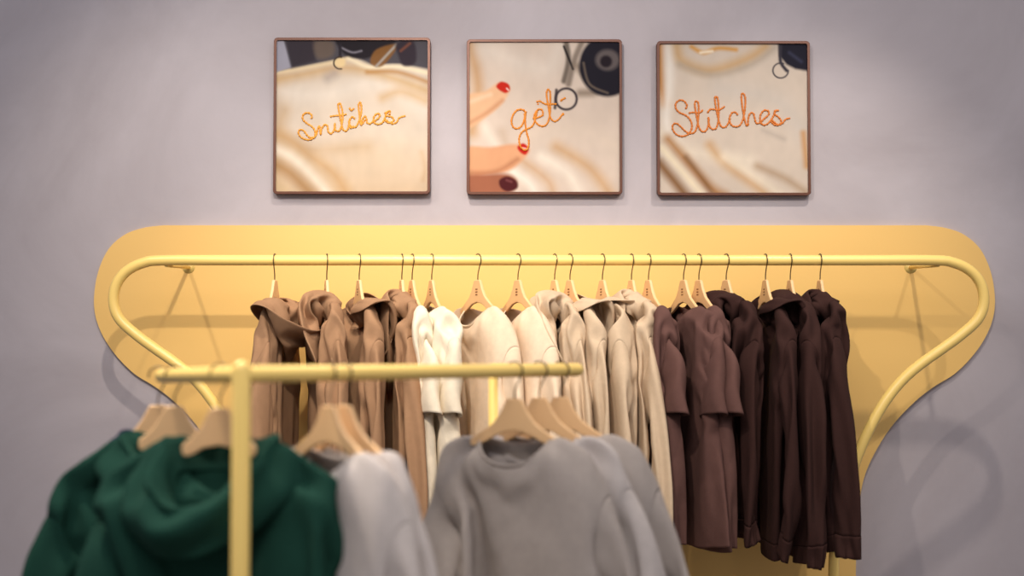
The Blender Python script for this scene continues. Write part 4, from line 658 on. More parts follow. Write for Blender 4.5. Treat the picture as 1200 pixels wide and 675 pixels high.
-7,-9,2,0,-1,1,0,0,2,8,10,0,-13,-9,7,9,-4,11,2,-15,6,-9,-7,0,4,0,-2,-2,1,3,9,9,-1,-13,-7,6,9,-3,13,-2,-15,7,-10,-4,-2,6,1,-1,-5,0,3,9,10,-2,-14,-7,7,9,-1,12,-5,-14,7,-10,-7,4,5,2,-3,-4,-1,4,8,10,-2,-14,-6,8,7,2,8,-4,-14,7,-11,-7,6,6,2,-6,
-2,-1,3,7,12,-5,-13,-5,8,5,5,7,-5,-14,8,-12,-3,1,8,3,-6,-2,-3,5,7,11,-4,-14,-5,10,4,0,12,-7,-14,8,-12,-3,3,9,2,-6,-2,-4,4,8,11,-5,-14,-5,8,7,-2,14,-8,-13,8,-13,-1,2,9,3,-5,-5,-3,3,10,9,-4,-14,-5,7,8,0,11,-9,-12,8,-13,0,2,11,2,-7,-1,-4,1,8,
12,-6,-12,-7,7,7,1,13,-11,-12,9,-13,-2,5,10,2,-6,0,-7,2,8,11,-5,-14,-4,5,9,0,11,-9,-13,8,-12,1,3,11,2,-6,1,-6,-1,5,14,-5,-11,-8,6,8,-2,14,-10,-13,7,-9,1,2,12,1,-3,-1,-6,-1,5,12,-5,-7,-12,7,8,2,7,-6,-15,7,-10,1,6,11,0,-2,-1,-6,-1,2,12,-3,-8,
-13,8,8,7,2,-7,-13,6,-9,0,9,9,1,-3,3,-9,-1,0,12,-1,-13,-7,8,8,-4,14,-11,-12,6,-8,-2,12,8,1,-1,1,-8,-2,-2,12,-2,-15,-3,7,8,-13,19,-4,-14,7,-9,-2,14,5,2,2,-2,-7,-3,-3,11,-2,-16,1,7,3,-8,16,-3,-11,2,-6,-2,14,5,2,2,1,-9,-4,-4,11,-6,-14,13,3,6,
-16,14,-6,-5,-4,-1,2,13,4,-1,3,2,-8,-5,-6,6,-1,-13,6,9,16,-17,4,-7,2,-14,3,9,9,3,0,3,3,-8,-7,-5,1,2,-12,4,11,12,-7,0,-7,-3,-13,7,11,7,0,3,3,2,-6,-10,-2,-3,5,-13,4,7,15,8,-19,-6,-6,-7,11,11,3,1,2,4,1,-4,-7,-5,-3,5,-13,4,9,-1,12,-6,-12,-9,-1,
13,7,3,2,2,4,3,-5,-10,2,-7,3,-14,9,9,7,-4,0,-13,-12,4,11,2,6,3,2,4,1,-4,-4,-10,3,-3,-11,14,5,3,-10,9,-11,-14,6,8,1,7,3,2,6,3,-9,-8,3,-7,-4,0,10,-5,6,-16,11,-4,-11,10,-1,4,5,4,4,1,2,0,-2,1,-13,-7,6,-5,8,5,-6,-2,-4,3,10,0,9,-6,-8,0,2,6,7,9,
-12,-2,-3,-11,-4,7,1,5,-3,-2,-6,-3,-1,2,30,-7,-4,-8,2,4,1,-19,0,0,2,6,2,4,1,-3,-4,-9,-9,5,11,5,3,-8,-11,2,-7,-14,0,3,6,10,12,7,-1,-7,-6,-9,7,9,6,1,-10,-11,3,-8,-10,-1,2,9,9,12,5,-1,-7,-7,-9,9,9,6,-5,-5,-12,0,-7,-6,-3,5,9,9,10,3,2,-8,-7,-7,
6,11,3,-5,-4,-10,-1,-12,-4,1,7,10,9,6,3,0,-4,-7,-9,6,11,4,-5,-7,-9,0,-12,-4,2,8,10,9,4,3,-1,-5,-3,-11,8,8,5,-3,-10,-6,-3,-12,-4,5,9,10,9,-1,4,0,-3,-6,-8,5,10,4,-2,-13,-3,-5,-12,-3,8,9,10,6,0,1,6,-10,-2,-9,5,10,4,-3,-13,0,-9,-10,-2,8,11,11,
1,0,3,5,-9,-2,-8,3,10,4,-3,-13,0,-10,-8,-2,10,11,10,-1,0,3,5,-8,-4,-6,2,11,4,-5,-13,1,-11,-7,-2,13,11,8,-1,0,1,6,-8,-4,-5,1,10,5,-6,-11,0,-12,-4,-3,14,10,8,-1,-2,1,7,-9,-1,-5,-1,11,4,-7,-9,-2,-12,1,-5,15,10,6,-3,-2,0,9,-10,1,-4,-3,11,4,-8,
-7,-5,-9,-2,-2,15,11,5,-3,-2,-2,9,-9,3,-4,-3,8,5,-10,-3,-8,-6,-2,-2,15,10,5,-4,-1,-5,10,-8,4,-3,-4,7,6,-12,-1,-12,-1,-1,-5,17,8,6,-6,-2,-6,13,-7,4,-3,-4,6,5,-11,-2,-13,4,-1,-7,17,6,7,-7,3,-11,13,-4,3,0,-6,4,4,-11,-3,-12,8,-3,-7,18,4,2,4,-3,
-5,6,-1,2,-1,-3,2,3,-10,-6,-10,10,-4,-7,18,6,-2,4,-1,-4,5,4,-5,3,-5,4,0,-10,-10,-5,11,-4,-9,18,8,1,0,-1,-18,13,6,4,-2,2,-4,4,-5,-11,-13,3,10,-3,-10,17,9,-5,7,-6,2,-15,15,2,5,-1,2,-1,0,-9,-9,-14,7,8,1,-13,11,13,-1,5,-8,0,-7,14,-3,7,-1,1,4,
-5,-12,-11,-8,9,5,3,-10,0,15,2,8,-4,-7,-6,14,1,-6,11,-4,0,-2,-12,-10,-4,7,3,5,-3,-9,10,9,6,-5,-9,5,6,-5,-3,12,0,-2,-2,-14,-8,-2,8,2,3,4,-12,3,15,1,-11,10,-14,11,-8,2,8,5,-2,-3,-13,-5,2,0,2,4,5,-3,-7,14,2,-13,11,-12,10,-3,-1,2,7,0,-5,-10,0,
0,1,0,0,6,3,-8,7,4,-8,11,-16,3,7,-2,2,2,2,-4,-11,-1,1,1,1,2,6,1,2,-7,9,-5,4,-13,3,10,-10,3,7,-6,-8,7,-3,1,-1,0,0,6,0,-4,0,3,-3,-1,-6,11,-2,-1,-1,-1,3,11,5,-1,-1,-12,-7,2,-7,-2,7,-4,38,-7,-6,-10,4,-1,-3,-10,-10,-2,1,37,-8,-9,10,-6,-2,-10,-6,
-11,5,-2,30,-2,-9,-1,-1,-12,9,-15,-2,5,-6,34,-5,-2,-9,-8,2,7,-15,-3,5,-7,33,-5,-9,-7,5,0,1,-13,-4,5,-7,28,-10,-6,2,8,-1,-3,-13,-3,6,-10,18,-1,0,1,0,0,1,-13,-1,5,-12,19,7,-4,-1,-2,6,-7,-7,-5,6,-11,24,2,-6,0,5,0,-10,-8,0,4,-12,23,5,-4,3,-2,
-1,-9,-7,1,5,-16,29,0,-6,1,1,0,-10,-4,4,1,-16,25,5,-5,-2,3,-3,-9,-1,4,-1,-17,31,0,-4,-1,2,-9,-4,-3,2,2,-17,31,0,2,-1,-5,-3,-6,-2,6,-7,-15,34,2,-3,-6,2,-4,-9,7,-4,-12,-5,39,-7,-3,-2,-3,-7,6,-6,-8,3,-13,40,-6,-3,-6,-4,9,-11,-5,6,-10,-10,38,
-6,1,-5,3,-5,-6,3,-10,-5,-8,37,-4,-1,-2,1,-6,0,-2,-8,-3,-13,32,-12,0,3,-3,6,-2,-2,-4,25,4,-5,0,-16,-9,8,-4,-1,26,-2,-4,-14,4,-4,-5,-8,3,28,-5,-6,2,-13,3,-13,1,1,21,1,-2,-3,0,-12,-10,3,1,10,0,2,-8,8,-10,-10,7,0,8,-6,0,6,-1,-7,-8,8,-2,4,-4,8,
7,-5,-9,-8,9,-3,8,-5,7,5,-7,-9,-5,9,-4,8,0,8,-3,-7,-8,-1,8,-5,10,4,2,-2,-11,-5,1,6,-5,11,8,1,-12,-4,-4,6,-2,-5,14,2,4,-9,-9,7,-2,-3,-4,21,-6,2,-7,-8,2,5,-8,-1,22,-4,-10,5,-3,-9,3,1,-6,17,4,-11,-2,3,-10,2,2,-5,14,2,-4,-9,7,-7,-7,7,-2,18,-10,
7,-7,-10,8,-8,-4,7,21,-8,-6,0,-5,-3,0,-5,2,24,-5,-5,-3,-4,-4,2,-4,2,21,-6,10,4,0,-3,-4,8,3,-10,2,-10,1,4,3,8,15,-8,-10,6,1,-8,-7,-2,-4,1,3,8,7,3,7,-13,-8,-3,0,-4,3,0,-2,7,9,11,-14,-6,-2,-3,2,-1,-3,-1,11,6,9,-13,-6,-3,6,-6,-2,-3,1,11,5,8,
-12,-5,-3,1,5,-4,-9,5,9,5,6,-11,-4,2,-4,-5,-5,0,9,8,6,4,-13,-2,1,-3,-5,-8,5,9,4,6,3,-11,7,-10,1,-8,-2,0,11,3,8,-6,-1,8,-24,3,-1,-4,6,7,3,8,-4,3,9,-35,13,-7,0,4,11,-2,3,5,5,4,-40,8,10,5,-3,7,2,5,2,5,3,-48,16,-2,11,10,-5,10,1,5,4,-2,-49,18,5,
0,8,4,6,7,5,0,-4,-50,20,7,8,-1,9,-5,3,6,8,-13,-35,14,5,8,5,5,4,1,-3,-1,-1,-34,19,-3,5,7,6,0,0,7,-3,-6,-26,10,9,-1,1,6,5,-5,5,3,-11,-16,5,5,8,1,-3,8,2,-8,7,-4,-28,8,2,3,7,1,6,-9,-3,-7,2,-2,-1,11,2,10,-10,-3,2,2,0,2,2,5,-2,-11,3,-2,-1,-5,4,
12,-6,-1,0,-4,-1,1,3,4,2,-10,11,-7,-2,-1,6,2,-7,3,-9,14,-6,-3,-3,0,8,-4,-11,5,13,-8,0,0,0,1,-4,-10,12,9,-9,4,-7,6,-1,-8,-3,10,6,-4,-5,-5,6,-7,-8,9,7,6,-8,-7,-2,3,-11,4,6,9,-3,-6,5,-10,-5,-3,6,5,7,-9,3,11,-23,-2,3,3,7,-2,-1,10,6,-26,3,2,-1,
6,-2,11,-2,8,-28,0,0,5,-1,7,2,7,8,-25,-9,7,1,8,-4,8,9,3,-31,2,3,4,-3,9,4,2,8,-28,5,6,-6,5,7,-4,10,3,-22,1,-3,4,7,-3,7,6,1,-12,-4,0,5,-4,5,7,-2,7,18,-7,-8,-3,-11,2,-2,-1,-3,4,3,3,-7,11,12,9,2,-17,-7,-1,0,-29,4,1,3,-4,6,4,-1,6,1,1,6,7,12,-11,
-3,-14,-33,3,-2,1,-19,12,10,5,18,4,9,3,4,9,-13,-13,-18,-21,4,-2,-18,-27,25,9,18,7,25,7,17,19,-11,-17,-21,-14,-27,0,-3,-20,-26,32,20,5,5,26,13,19,17,-6,-21,-20,-13,-29,-11,-2,-21,-17,26,17,9,21,11,24,17,20,-8,-23,-15,-15,-31,-12,-23,-13,-8,
19,24,19,26,0,22,19,23,-7,-23,-14,-21,-27,-6,-25,-16,-16,32,23,20,32,-8,10,27,23,-8,-20,-13,-21,-28,-8,-17,-22,-18,30,23,28,26,-11,15,31,12,3,-21,-15,-22,-25,-13,-13,-16,-27,34,23,27,20,-10,17,34,4,13,-14,-19,-26,-30,-14,-15,-15,-14,24,24,
17,25,-10,31,25,0,-3,1,-17,-6,-19,-19,-18,-21,-13,11,1,-2,-2,-1,-1,-1,0,0,0,0,0,0,1,0,0,1,-1,2,3,-1,1,0,-1,-2,-1,-1,-1,0,0,0,0,0,0,1,0,0,1,0,-1,4,-1,2,0,-1,-2,-1,-1,-1,0,-1,1,0,0,0,0,1,0,1,0,0,1,0,3,-1,0,-2,-1,-2,0,-1,0,0,1,0,0,1,0,0,1,0,0,
0,1,3,-1,0,-2,-1,-1,-1,-1,0,0,0,1,0,1,0,0,1,0,0,0,1,3,-1,0,-2,-1,-1,-1,0,-1,0,0,1,0,1,0,0,1,0,0,0,1,3,-1,0,-2,-1,-1,-1,-1,0,0,0,1,0,1,0,0,1,0,0,0,1,3,-1,0,-2,-1,-1,-1,-1,0,0,0,1,0,1,0,0,1,0,0,0,1,3,-1,0,-2,-1,-1,-1,-1,0,0,0,1,0,1,0,0,1,0,
-1,1,1,3,-1,0,-2,-1,-1,-1,-1,0,0,0,1,0,1,0,1,0,0,-1,1,1,3,-1,0,-2,-1,-1,-1,0,-1,0,0,1,0,1,0,1,0,0,-1,1,1,3,0,-1,-2,-1,-1,-1,0,-1,0,1,0,0,1,0,1,0,0,-1,1,1,3,0,-1,-2,-1,-1,-1,0,-1,0,1,-1,1,1,0,1,0,0,-1,1,1,3,0,-1,-2,-1,-1,-1,0,-1,0,0,1,0,1,0,
1,0,-1,0,1,1,2,1,-1,-2,-1,-1,-1,0,-1,0,0,0,1,1,0,1,0,0,-1,0,3,2,-1,0,-2,-1,-1,-1,0,-1,0,1,-1,1,1,0,2,-1,-2,1,-2,0,-1,7,0,-1,-2,-1,-1,0,-1,0,0,0,1,1,0,2,0,-5,3,0,2,0,-1,3,-1,-2,-1,0,-1,-1,0,0,0,1,1,1,1,0,-5,4,-1,0,-5,9,0,-2,-2,-1,0,-1,0,0,0,
0,1,1,0,1,-1,-3,0,3,-13,9,6,2,-2,-2,0,1,-3,0,0,0,0,2,0,2,-1,-1,-1,-2,-1,-3,3,8,0,-3,-2,1,2,-5,2,-1,0,0,2,0,3,-3,0,-1,-3,-2,-1,3,8,0,-5,0,1,2,-5,2,-1,0,0,1,0,4,-3,0,0,-3,-4,2,1,6,0,-4,2,-1,3,-5,2,-1,0,0,1,0,5,-3,-1,0,-3,-4,-4,2,12,-3,-2,2,
-2,5,-6,2,-1,0,0,2,-1,5,-4,0,0,-4,-3,-9,9,8,-2,-1,2,-2,6,-7,2,-1,0,0,0,0,8,-6,1,-1,-5,-5,-8,6,7,2,2,1,-2,6,-8,3,-1,0,0,1,0,4,-1,-1,-2,-6,-5,-6,3,7,3,5,-3,3,4,-6,1,-1,0,-1,-3,-3,12,-3,1,-2,-7,-6,-6,-3,6,8,-3,-5,1,4,4,5,0,-1,-2,-3,-2,10,-13,
-4,13,-7,-4,-1,-4,8,4,11,-2,-1,-1,-4,-5,2,-2,2,-9,16,1,1,0,1,-11,-2,-4,20,2,2,2,1,2,-1,1,2,1,-3,-2,-1,-1,-2,-1,-2,-1,-1,2,2,2,1,2,1,0,1,2,-1,-1,-2,-2,-1,-1,-1,-2,-1,-1,2,2,2,1,2,0,1,1,1,0,-1,-2,-4,-1,0,-1,-1,-2,0,2,2,1,2,2,1,0,0,1,1,-1,-3,
-3,-1,0,-1,-2,-1,0,2,2,1,2,2,1,0,0,1,1,-2,-4,-2,0,0,-1,-2,-1,0,2,1,2,2,2,0,1,0,1,1,-3,-3,-1,-1,0,-2,-2,0,0,2,1,2,2,2,0,1,0,1,1,-4,-3,0,-1,0,-2,-2,0,0,2,1,2,2,2,0,1,0,1,1,-4,-3,0,-1,-1,-1,-2,0,0,2,1,2,1,2,2,0,0,1,0,-4,-2,0,-1,-1,-2,-1,0,0,2,
1,2,1,2,2,0,0,2,-2,-4,-1,0,-1,-2,-2,0,0,0,2,1,1,2,2,2,0,1,1,-2,-4,-1,0,-1,-2,-1,-1,0,0,2,1,1,2,2,2,0,1,1,-3,-3,-1,0,-1,-2,-2,0,0,0,1,2,1,2,2,2,0,1,1,-3,-3,-1,0,-1,-2,-1,-1,0,0,1,2,1,2,2,2,0,1,1,-4,-2,-1,-1,0,-2,-1,-1,0,0,1,1,2,2,2,2,0,1,0,
-3,-2,-2,0,0,-2,-1,-1,0,-1,2,1,2,1,2,3,0,1,0,-4,-1,-2,0,0,-2,-1,-1,-1,-2,6,-2,3,1,2,3,0,1,0,-4,-1,-2,0,0,-2,-1,-1,-2,-1,4,1,2,1,2,2,1,1,-1,-3,-1,-2,0,0,-2,-1,-2,-3,0,0,4,2,2,2,2,1,1,-1,-3,-1,-2,0,0,-2,-1,-2,-2,0,-7,11,1,2,2,1,4,-1,2,-2,-3,
0,-2,-1,1,-1,-2,-2,-4,0,-7,3,6,5,1,1,2,3,0,1,-3,0,-2,-1,-2,2,-3,0,-3,-3,0,-5,3,2,8,0,2,1,2,2,-1,-2,0,-2,-1,-3,3,-4,1,-2,-3,-2,-3,2,-1,9,-2,6,1,3,0,-1,-1,-1,-1,-1,-3,1,-2,0,-1,-3,-2,1,-1,-3,7,1,6,1,3,0,-1,-1,0,-2,-1,-2,0,-2,-2,1,-3,-2,-4,-5,
6,3,4,5,3,4,-1,-2,0,-2,-1,-1,-2,1,-3,-2,1,-3,-3,-3,-3,5,3,4,3,4,5,-2,-1,-1,-1,-1,-1,-2,1,-4,-1,0,-3,-2,-4,-2,3,4,4,3,3,6,0,-2,-1,-1,-1,-1,-3,2,-5,-2,-1,0,-5,-7,0,6,3,3,9,2,7,-6,-1,0,-1,-1,-1,-3,4,-4,-2,0,-6,-7,-8,32,-4,0,-1,-1,-2,1,23,-17,
-3,-5,-4,1,-2,-2,-8,-9,3,76,-8,-11,-10,-11,-12,-9,-3,-2,-6,-8,50,-7,-6,-11,-4,-5,-1,-4,-4,-6,-5,53,-10,-6,-1,-9,-1,-6,-7,-5,-7,-5,50,-7,-3,-3,-7,-5,-6,-7,-5,-5,-5,50,-9,-3,-2,-8,-5,-4,-7,-5,-6,-4,49,-2,-8,-6,-5,-6,-5,-6,-5,-6,-4,51,-4,-8,
-6,-6,-4,-6,-6,-6,-5,-4,53,-7,-8,-5,-6,-5,-6,-5,-5,-5,-5,53,-9,-6,-7,-4,-5,-6,-5,-6,-4,-4,50,-8,-6,-5,-6,-5,-5,-5,-5,-5,-5,50,-9,-5,-5,-5,-6,-4,-6,-4,-4,-5,46,-7,-5,-5,-5,-6,-4,-5,-4,-4,-4,46,-8,-6,-5,-4,-5,-5,-4,-5,-4,-4,44,-9,-3,-4,-5,-5,
-4,-5,-4,-5,-4,45,-10,-3,-5,-5,-4,-4,-5,-4,-3,-6,44,-8,-4,-6,-4,-4,-4,-4,-3,-4,-6,42,-8,-4,-6,-3,-2,-5,-4,-3,-5,-6,40,-5,-5,-6,-1,-4,-5,-2,-5,-4,-7,39,-5,-6,-4,-1,-5,-3,-4,-4,-4,-5,105,-2,-10,-7,-5,5,-3,-7,-3,62,-8,-8,-14,-10,-15,2,-2,-7,
35,-6,-7,-5,-8,-1,-3,-4,-6,36,-4,-5,-9,-5,-2,-4,-5,-6,38,-9,-2,-6,-6,-3,-4,-6,-6,41,-4,-12,-1,-9,-3,-4,-6,-5,39,-6,-1,-9,-7,-5,-4,-6,-6,43,-8,-5,-6,-6,-5,-6,-5,-5,40,-7,-5,-6,-6,-5,-5,-6,-4,39,-6,-5,-7,-5,-5,-5,-5,-5,38,-5,-5,-7,-4,-6,-6,
-4,-5,38,-5,-6,-5,-6,-5,-5,-5,-5,36,-5,-5,-4,-6,-4,-5,-6,-5,37,-5,-7,-5,-5,-3,-6,-5,-5,35,-4,-5,-5,-4,-5,-6,-5,-4,34,-5,-5,-4,-6,-3,-6,-5,-4,33,-5,-3,-5,-6,-4,-3,-6,-5,34,-7,-4,-3,-6,-3,-4,-6,-5,35,-9,-3,-2,-7,-3,-4,-5,-5,34,-3,-9,-4,-4,-5,
-1,-5,-6,92,1,-6,-6,-10,3,-3,-2,-2,-2,1,45,-10,1,-4,-8,-17,6,-9,0,-1,-6,24,-2,0,-1,-1,-4,-8,-2,-3,-3,-3,27,-1,-2,0,0,-1,-3,-9,-8,-4,-2,33,-6,0,-1,-1,-1,-6,-9,-6,-3,-3,31,0,-3,0,-2,-1,-9,-8,-5,-4,-2,31,1,-1,-2,-2,-3,-9,-8,-4,-4,-2,44,-7,-6,
1,-5,-4,-8,-9,-3,-4,-2,48,-6,-6,-7,-4,-4,-7,-7,-5,-3,-2,45,-7,-6,-3,-4,-6,-7,-7,-3,-4,-2,48,-9,-5,-6,-4,-5,-7,-6,-4,-3,-1,44,-7,-6,-6,-3,-4,-9,-4,-4,-3,0,41,-4,-6,-4,-8,-3,-8,-4,-4,-2,-2,43,-6,-3,-7,-5,-8,-3,-7,-3,-2,0,39,-4,-4,-7,-5,-6,-4,
-6,-5,-1,-1,39,-4,-6,-3,-8,-1,-7,0,-4,-8,-1,36,-3,-4,-4,-4,-7,-1,-3,-5,-5,2,30,-4,-5,-3,-1,-9,0,-3,-6,-1,-2,29,-2,-3,-5,-2,-5,-4,-1,-5,-4,-1,26,0,-2,-6,-3,-2,-5,-2,-1,-7,1,81,-11,-1,-7,-1,3,-5,-7,-5,35,-12,2,-1,-4,-5,-1,-5,-5,17,-1,-1,-1,
-6,-4,-1,-5,-1,21,-6,1,-3,-3,-2,-5,-1,-6,21,-2,-1,-2,-3,-3,-2,-5,-6,22,-2,-1,-1,-4,-1,-6,-4,-6,31,0,-8,-4,-2,-4,-7,-5,-4,35,-9,-3,-4,-2,-5,-6,-6,-3,32,-7,-4,-1,-3,-7,-6,-4,-2,34,-10,-3,0,-8,-5,-6,-2,-2,30,-8,1,-5,-6,-6,-4,-2,-3,27,-3,-2,-5,
-6,-6,-1,-5,-2,27,-2,-4,-5,-6,-4,-3,-4,-1,25,-2,-6,-4,-6,0,-6,0,-4,26,-3,-6,-4,-2,-6,-1,-4,-5,29,-6,-4,-2,-5,-2,-5,-5,2,21,-5,-2,-4,-2,-5,-2,-1,-4,20,-3,-4,-1,-5,-3,-1,-4,-1,17,-4,-1,-3,-3,-2,-3,-3,-1,18,-4,-2,-4,-3,-2,-2,-2,-3,57,-3,-6,0,
8,20,-3,1,1,-2,-2,-1,-11,-9,3,-3,-1,-12,7,2,1,7,12,8,8,-1,-4,-5,-3,-15,-4,-2,-7,-4,-5,4,4,3,-1,8,1,1,22,-12,1,-10,-8,-3,1,-4,-5,-42,7,8,7,1,-1,0,11,23,-17,-2,-2,-3,-8,-5,-3,-10,-31,9,5,6,1,4,-1,11,22,-23,-4,2,-1,1,-13,-9,2,-34,6,6,7,-3,7,
-3,11,20,-21,-5,2,-4,10,-8,-12,-2,-34,3,8,4,-3,10,2,8,14,-22,-4,0,-2,12,-2,-12,-1,-41,5,8,2,-4,9,1,4,13,-9,-8,2,5,6,-3,-6,1,-49,3,7,1,-3,7,5,0,7,-3,-5,5,0,4,5,-6,10,-64,4,8,2,-7,8,3,3,1,1,-3,2,1,7,7,3,7,-45,-16,-4,-2,-3,5,6,4,3,-1,3,1,0,7,
12,10,3,-28,2,-11,-4,-32,3,-3,-4,-1]),
'hD': ('HOOD', [28,7,-2,-5,1,-9,-25,-8,0,-4,-1,0,-1,-1,0,0,0,0,0,-12,-27,90,6,-3,-5,-1,-7,-21,-13,1,-2,-2,-1,-2,0,-1,0,0,1,0,-13,-28,90,9,-4,-7,2,-10,-22,-10,2,-2,-1,-3,-2,0,-1,0,-1,1,1,-13,-27,91,8,-7,-7,3,-14,-16,-11,2,-3,-2,-2,-1,-1,-1,1,0,-1,1,-10,-30,
93,8,-9,-6,2,-11,-22,-6,1,-3,-2,-3,-1,-1,0,1,-1,-1,2,-10,-30,93,8,-11,-5,1,-11,-22,-4,0,-2,-4,-1,-1,-1,0,0,0,0,1,-10,-29,97,0,-10,-4,2,-11,-23,-4,1,-4,-1,-3,-1,0,-1,0,1,-1,1,-8,-31,94,1,-8,-5,3,-11,-23,-3,0,-3,-3,-2,0,-1,-1,2,-1,0,0,-6,-30,
90,2,-8,-6,3,-11,-23,-1,-1,-2,-4,-1,-1,0,-1,1,-1,0,1,-6,-31,87,4,-5,-8,4,-12,-23,-1,0,-3,-4,0,-1,-1,0,0,1,-2,0,-4,-30,84,4,-8,-3,2,-11,-23,1,-2,-3,-5,1,-1,0,0,0,-1,1,-1,-5,-30,84,0,-5,-2,2,-11,-23,0,-1,-3,-5,2,0,0,-1,0,0,0,-2,-5,-29,85,-7,
0,-3,3,-12,-22,1,-2,-3,-3,1,-1,1,-3,1,0,0,-2,-3,-30,81,-4,-1,-1,1,-11,-21,1,-2,-4,-1,-1,0,1,-2,-1,1,0,-3,-3,-29,81,-8,2,-1,0,-11,-21,3,-4,-3,-1,0,0,0,-2,0,0,0,-3,-4,-26,83,-12,2,-1,0,-12,-20,3,-3,-4,0,0,-1,0,0,-2,1,-1,-3,-4,-24,75,-5,-1,-3,
3,-12,-18,2,-3,-4,0,0,0,0,-1,0,0,-3,-1,-5,-22,72,-4,-3,-2,3,-13,-16,3,-5,-1,-1,-1,1,-1,1,-2,0,-2,0,-9,-24,66,9,-7,-2,3,-14,-13,2,-4,-2,1,-1,0,-1,-1,1,-1,-4,3,-16,-16,64,9,-11,1,0,-14,-8,1,-4,-2,1,-2,0,-1,1,-2,-1,-1,1,-7,-11,57,-1,-9,0,1,
-16,-4,-1,-3,0,-1,0,-1,-1,0,-1,-1,0,0,-3,-5,50,-3,-11,-2,0,-15,-2,0,-3,0,-1,-1,0,0,-2,-1,0,-1,2,-6,0,44,1,-12,-4,-2,-13,0,-2,-2,1,-1,-1,-1,-1,1,-2,-1,0,0,1,-3,38,4,-9,-11,0,-12,1,-2,0,-1,0,-2,-1,0,0,-1,0,0,-2,1,-15,62,-16,3,-17,0,-9,2,-4,1,
-1,-1,-3,1,-1,3,-1,-1,0,-1,1,-6,49,-15,-3,-5,-9,-4,-4,2,-1,0,-2,-2,0,-1,7,-4,0,0,-3,2,-4,36,-3,-10,3,-20,1,-3,6,-3,0,-1,-4,1,-1,9,-3,-2,0,-2,-4,4,30,2,-4,-15,-17,1,-2,3,2,-1,-2,1,1,-3,9,-1,0,-3,3,-15,6,44,-2,-12,-29,8,0,-2,-18,12,5,-3,-6,0,
16,-3,-3,1,-1,7,-7,-27,45,-6,1,-1,0,1,-2,-3,-1,-2,1,1,-7,-4,-22,-6,1,-17,-13,79,-6,2,-1,-1,1,-2,-1,-2,-3,0,0,-2,-10,-20,-5,2,-19,-11,77,-4,1,-1,0,0,-1,-2,-3,0,-3,-2,1,-15,-13,-6,2,-18,-14,79,-5,2,-1,0,0,0,-3,-4,-2,-1,0,-4,-15,-11,-5,3,-21,
-10,80,-6,-1,1,-1,0,0,-4,-4,-1,-1,0,-4,-12,-15,-4,3,-19,-12,75,-1,0,0,-1,2,-2,-6,-3,-1,-1,1,-2,-12,-17,-3,3,-18,-13,72,1,0,0,0,1,-3,-5,-4,0,-1,0,0,-13,-16,-4,3,-18,-12,70,3,0,-1,1,0,-3,-5,-4,0,0,-1,0,-12,-18,-2,4,-21,-11,71,2,0,1,-1,0,-2,
-8,-3,2,-2,1,0,-12,-19,-2,4,-19,-12,70,2,2,-2,0,2,-5,-8,0,0,0,-2,1,-12,-19,-1,3,-18,-11,69,3,-2,1,0,1,-5,-9,1,-1,1,-2,1,-13,-18,0,3,-19,-12,70,4,-1,-1,0,1,-5,-8,-1,1,0,-2,1,-12,-19,1,3,-21,-9,68,4,-1,-1,0,2,-7,-7,-1,2,-1,-4,2,-11,-19,1,4,
-21,-10,69,3,0,-1,0,1,-8,-6,0,0,0,-3,0,-9,-19,1,3,-23,-7,68,4,0,-2,0,1,-8,-6,0,0,1,-4,0,-9,-19,1,4,-25,-4,67,3,-1,-1,0,2,-11,-4,1,-1,0,-3,-1,-8,-18,1,4,-27,-2,67,2,-1,0,-2,4,-12,-3,0,0,-1,-3,-1,-8,-18,2,3,-28,0,72,-4,-1,0,-1,2,-11,-3,1,-1,
-1,-3,-2,-5,-19,2,2,-27,5,69,-10,2,-1,0,1,-10,-1,-1,-2,1,-5,-1,-4,-18,1,1,-26,5,60,4,-4,0,0,-1,1,-9,-2,0,-3,0,-5,-2,1,-19,-1,3,-25,5,2,60,-3,-4,1,0,0,-1,-6,-5,1,-2,-1,-2,-5,3,-16,-4,3,-22,4,2,61,-2,-9,1,-1,-2,-4,-3,-2,-2,-1,1,-1,-4,1,-11,
-8,2,-17,-1,5,59,-5,-3,-6,1,-4,-6,1,-3,-1,1,-1,0,-3,-1,-2,-14,-1,-8,-6,3,55,-4,-3,-6,0,-7,-1,1,-2,-1,0,-1,1,0,-5,2,-12,-4,-3,-9,-2,53,-3,-4,-5,-4,-2,0,0,-1,0,0,-2,0,1,-2,0,-9,-4,-3,-8,5,43,-6,-7,-2,-6,0,-2,3,-2,1,0,-1,-1,0,-1,0,-5,-3,-4,-3,
-10,49,-12,-6,-1,-4,1,1,1,-1,0,0,-1,0,-2,1,0,-2,-3,-6,-1,-10,53,-9,-20,0,-1,1,-4,1,1,0,1,0,1,-3,5,-2,-5,3,-5,-2,-4,17,-3,0,-3,1,0,-4,43,2,-1,-3,-8,-4,15,-3,-2,-3,-3,31,-2,-8,-7,-3,0,-7,4,3,-2,-6,-7,-1,1,-1,1,-4,-3,10,5,6,-3,-11,1,0,2,-2,-3,
6,12,-6,11,-5,-15,0,1,0,3,3,5,5,1,6,-3,-21,2,0,-4,6,25,-2,-5,6,0,-2,-28,2,-1,10,19,11,-5,-1,3,0,-2,-34,-4,17,14,18,0,-2,-4,6,-2,-4,-41,20,9,16,12,-2,-3,-2,2,1,-5,-23,3,17,15,6,-3,-2,-2,0,2,-5,-14,3,16,14,-2,-3,-1,0,0,1,-5,-18,18,15,3,-2,-2,
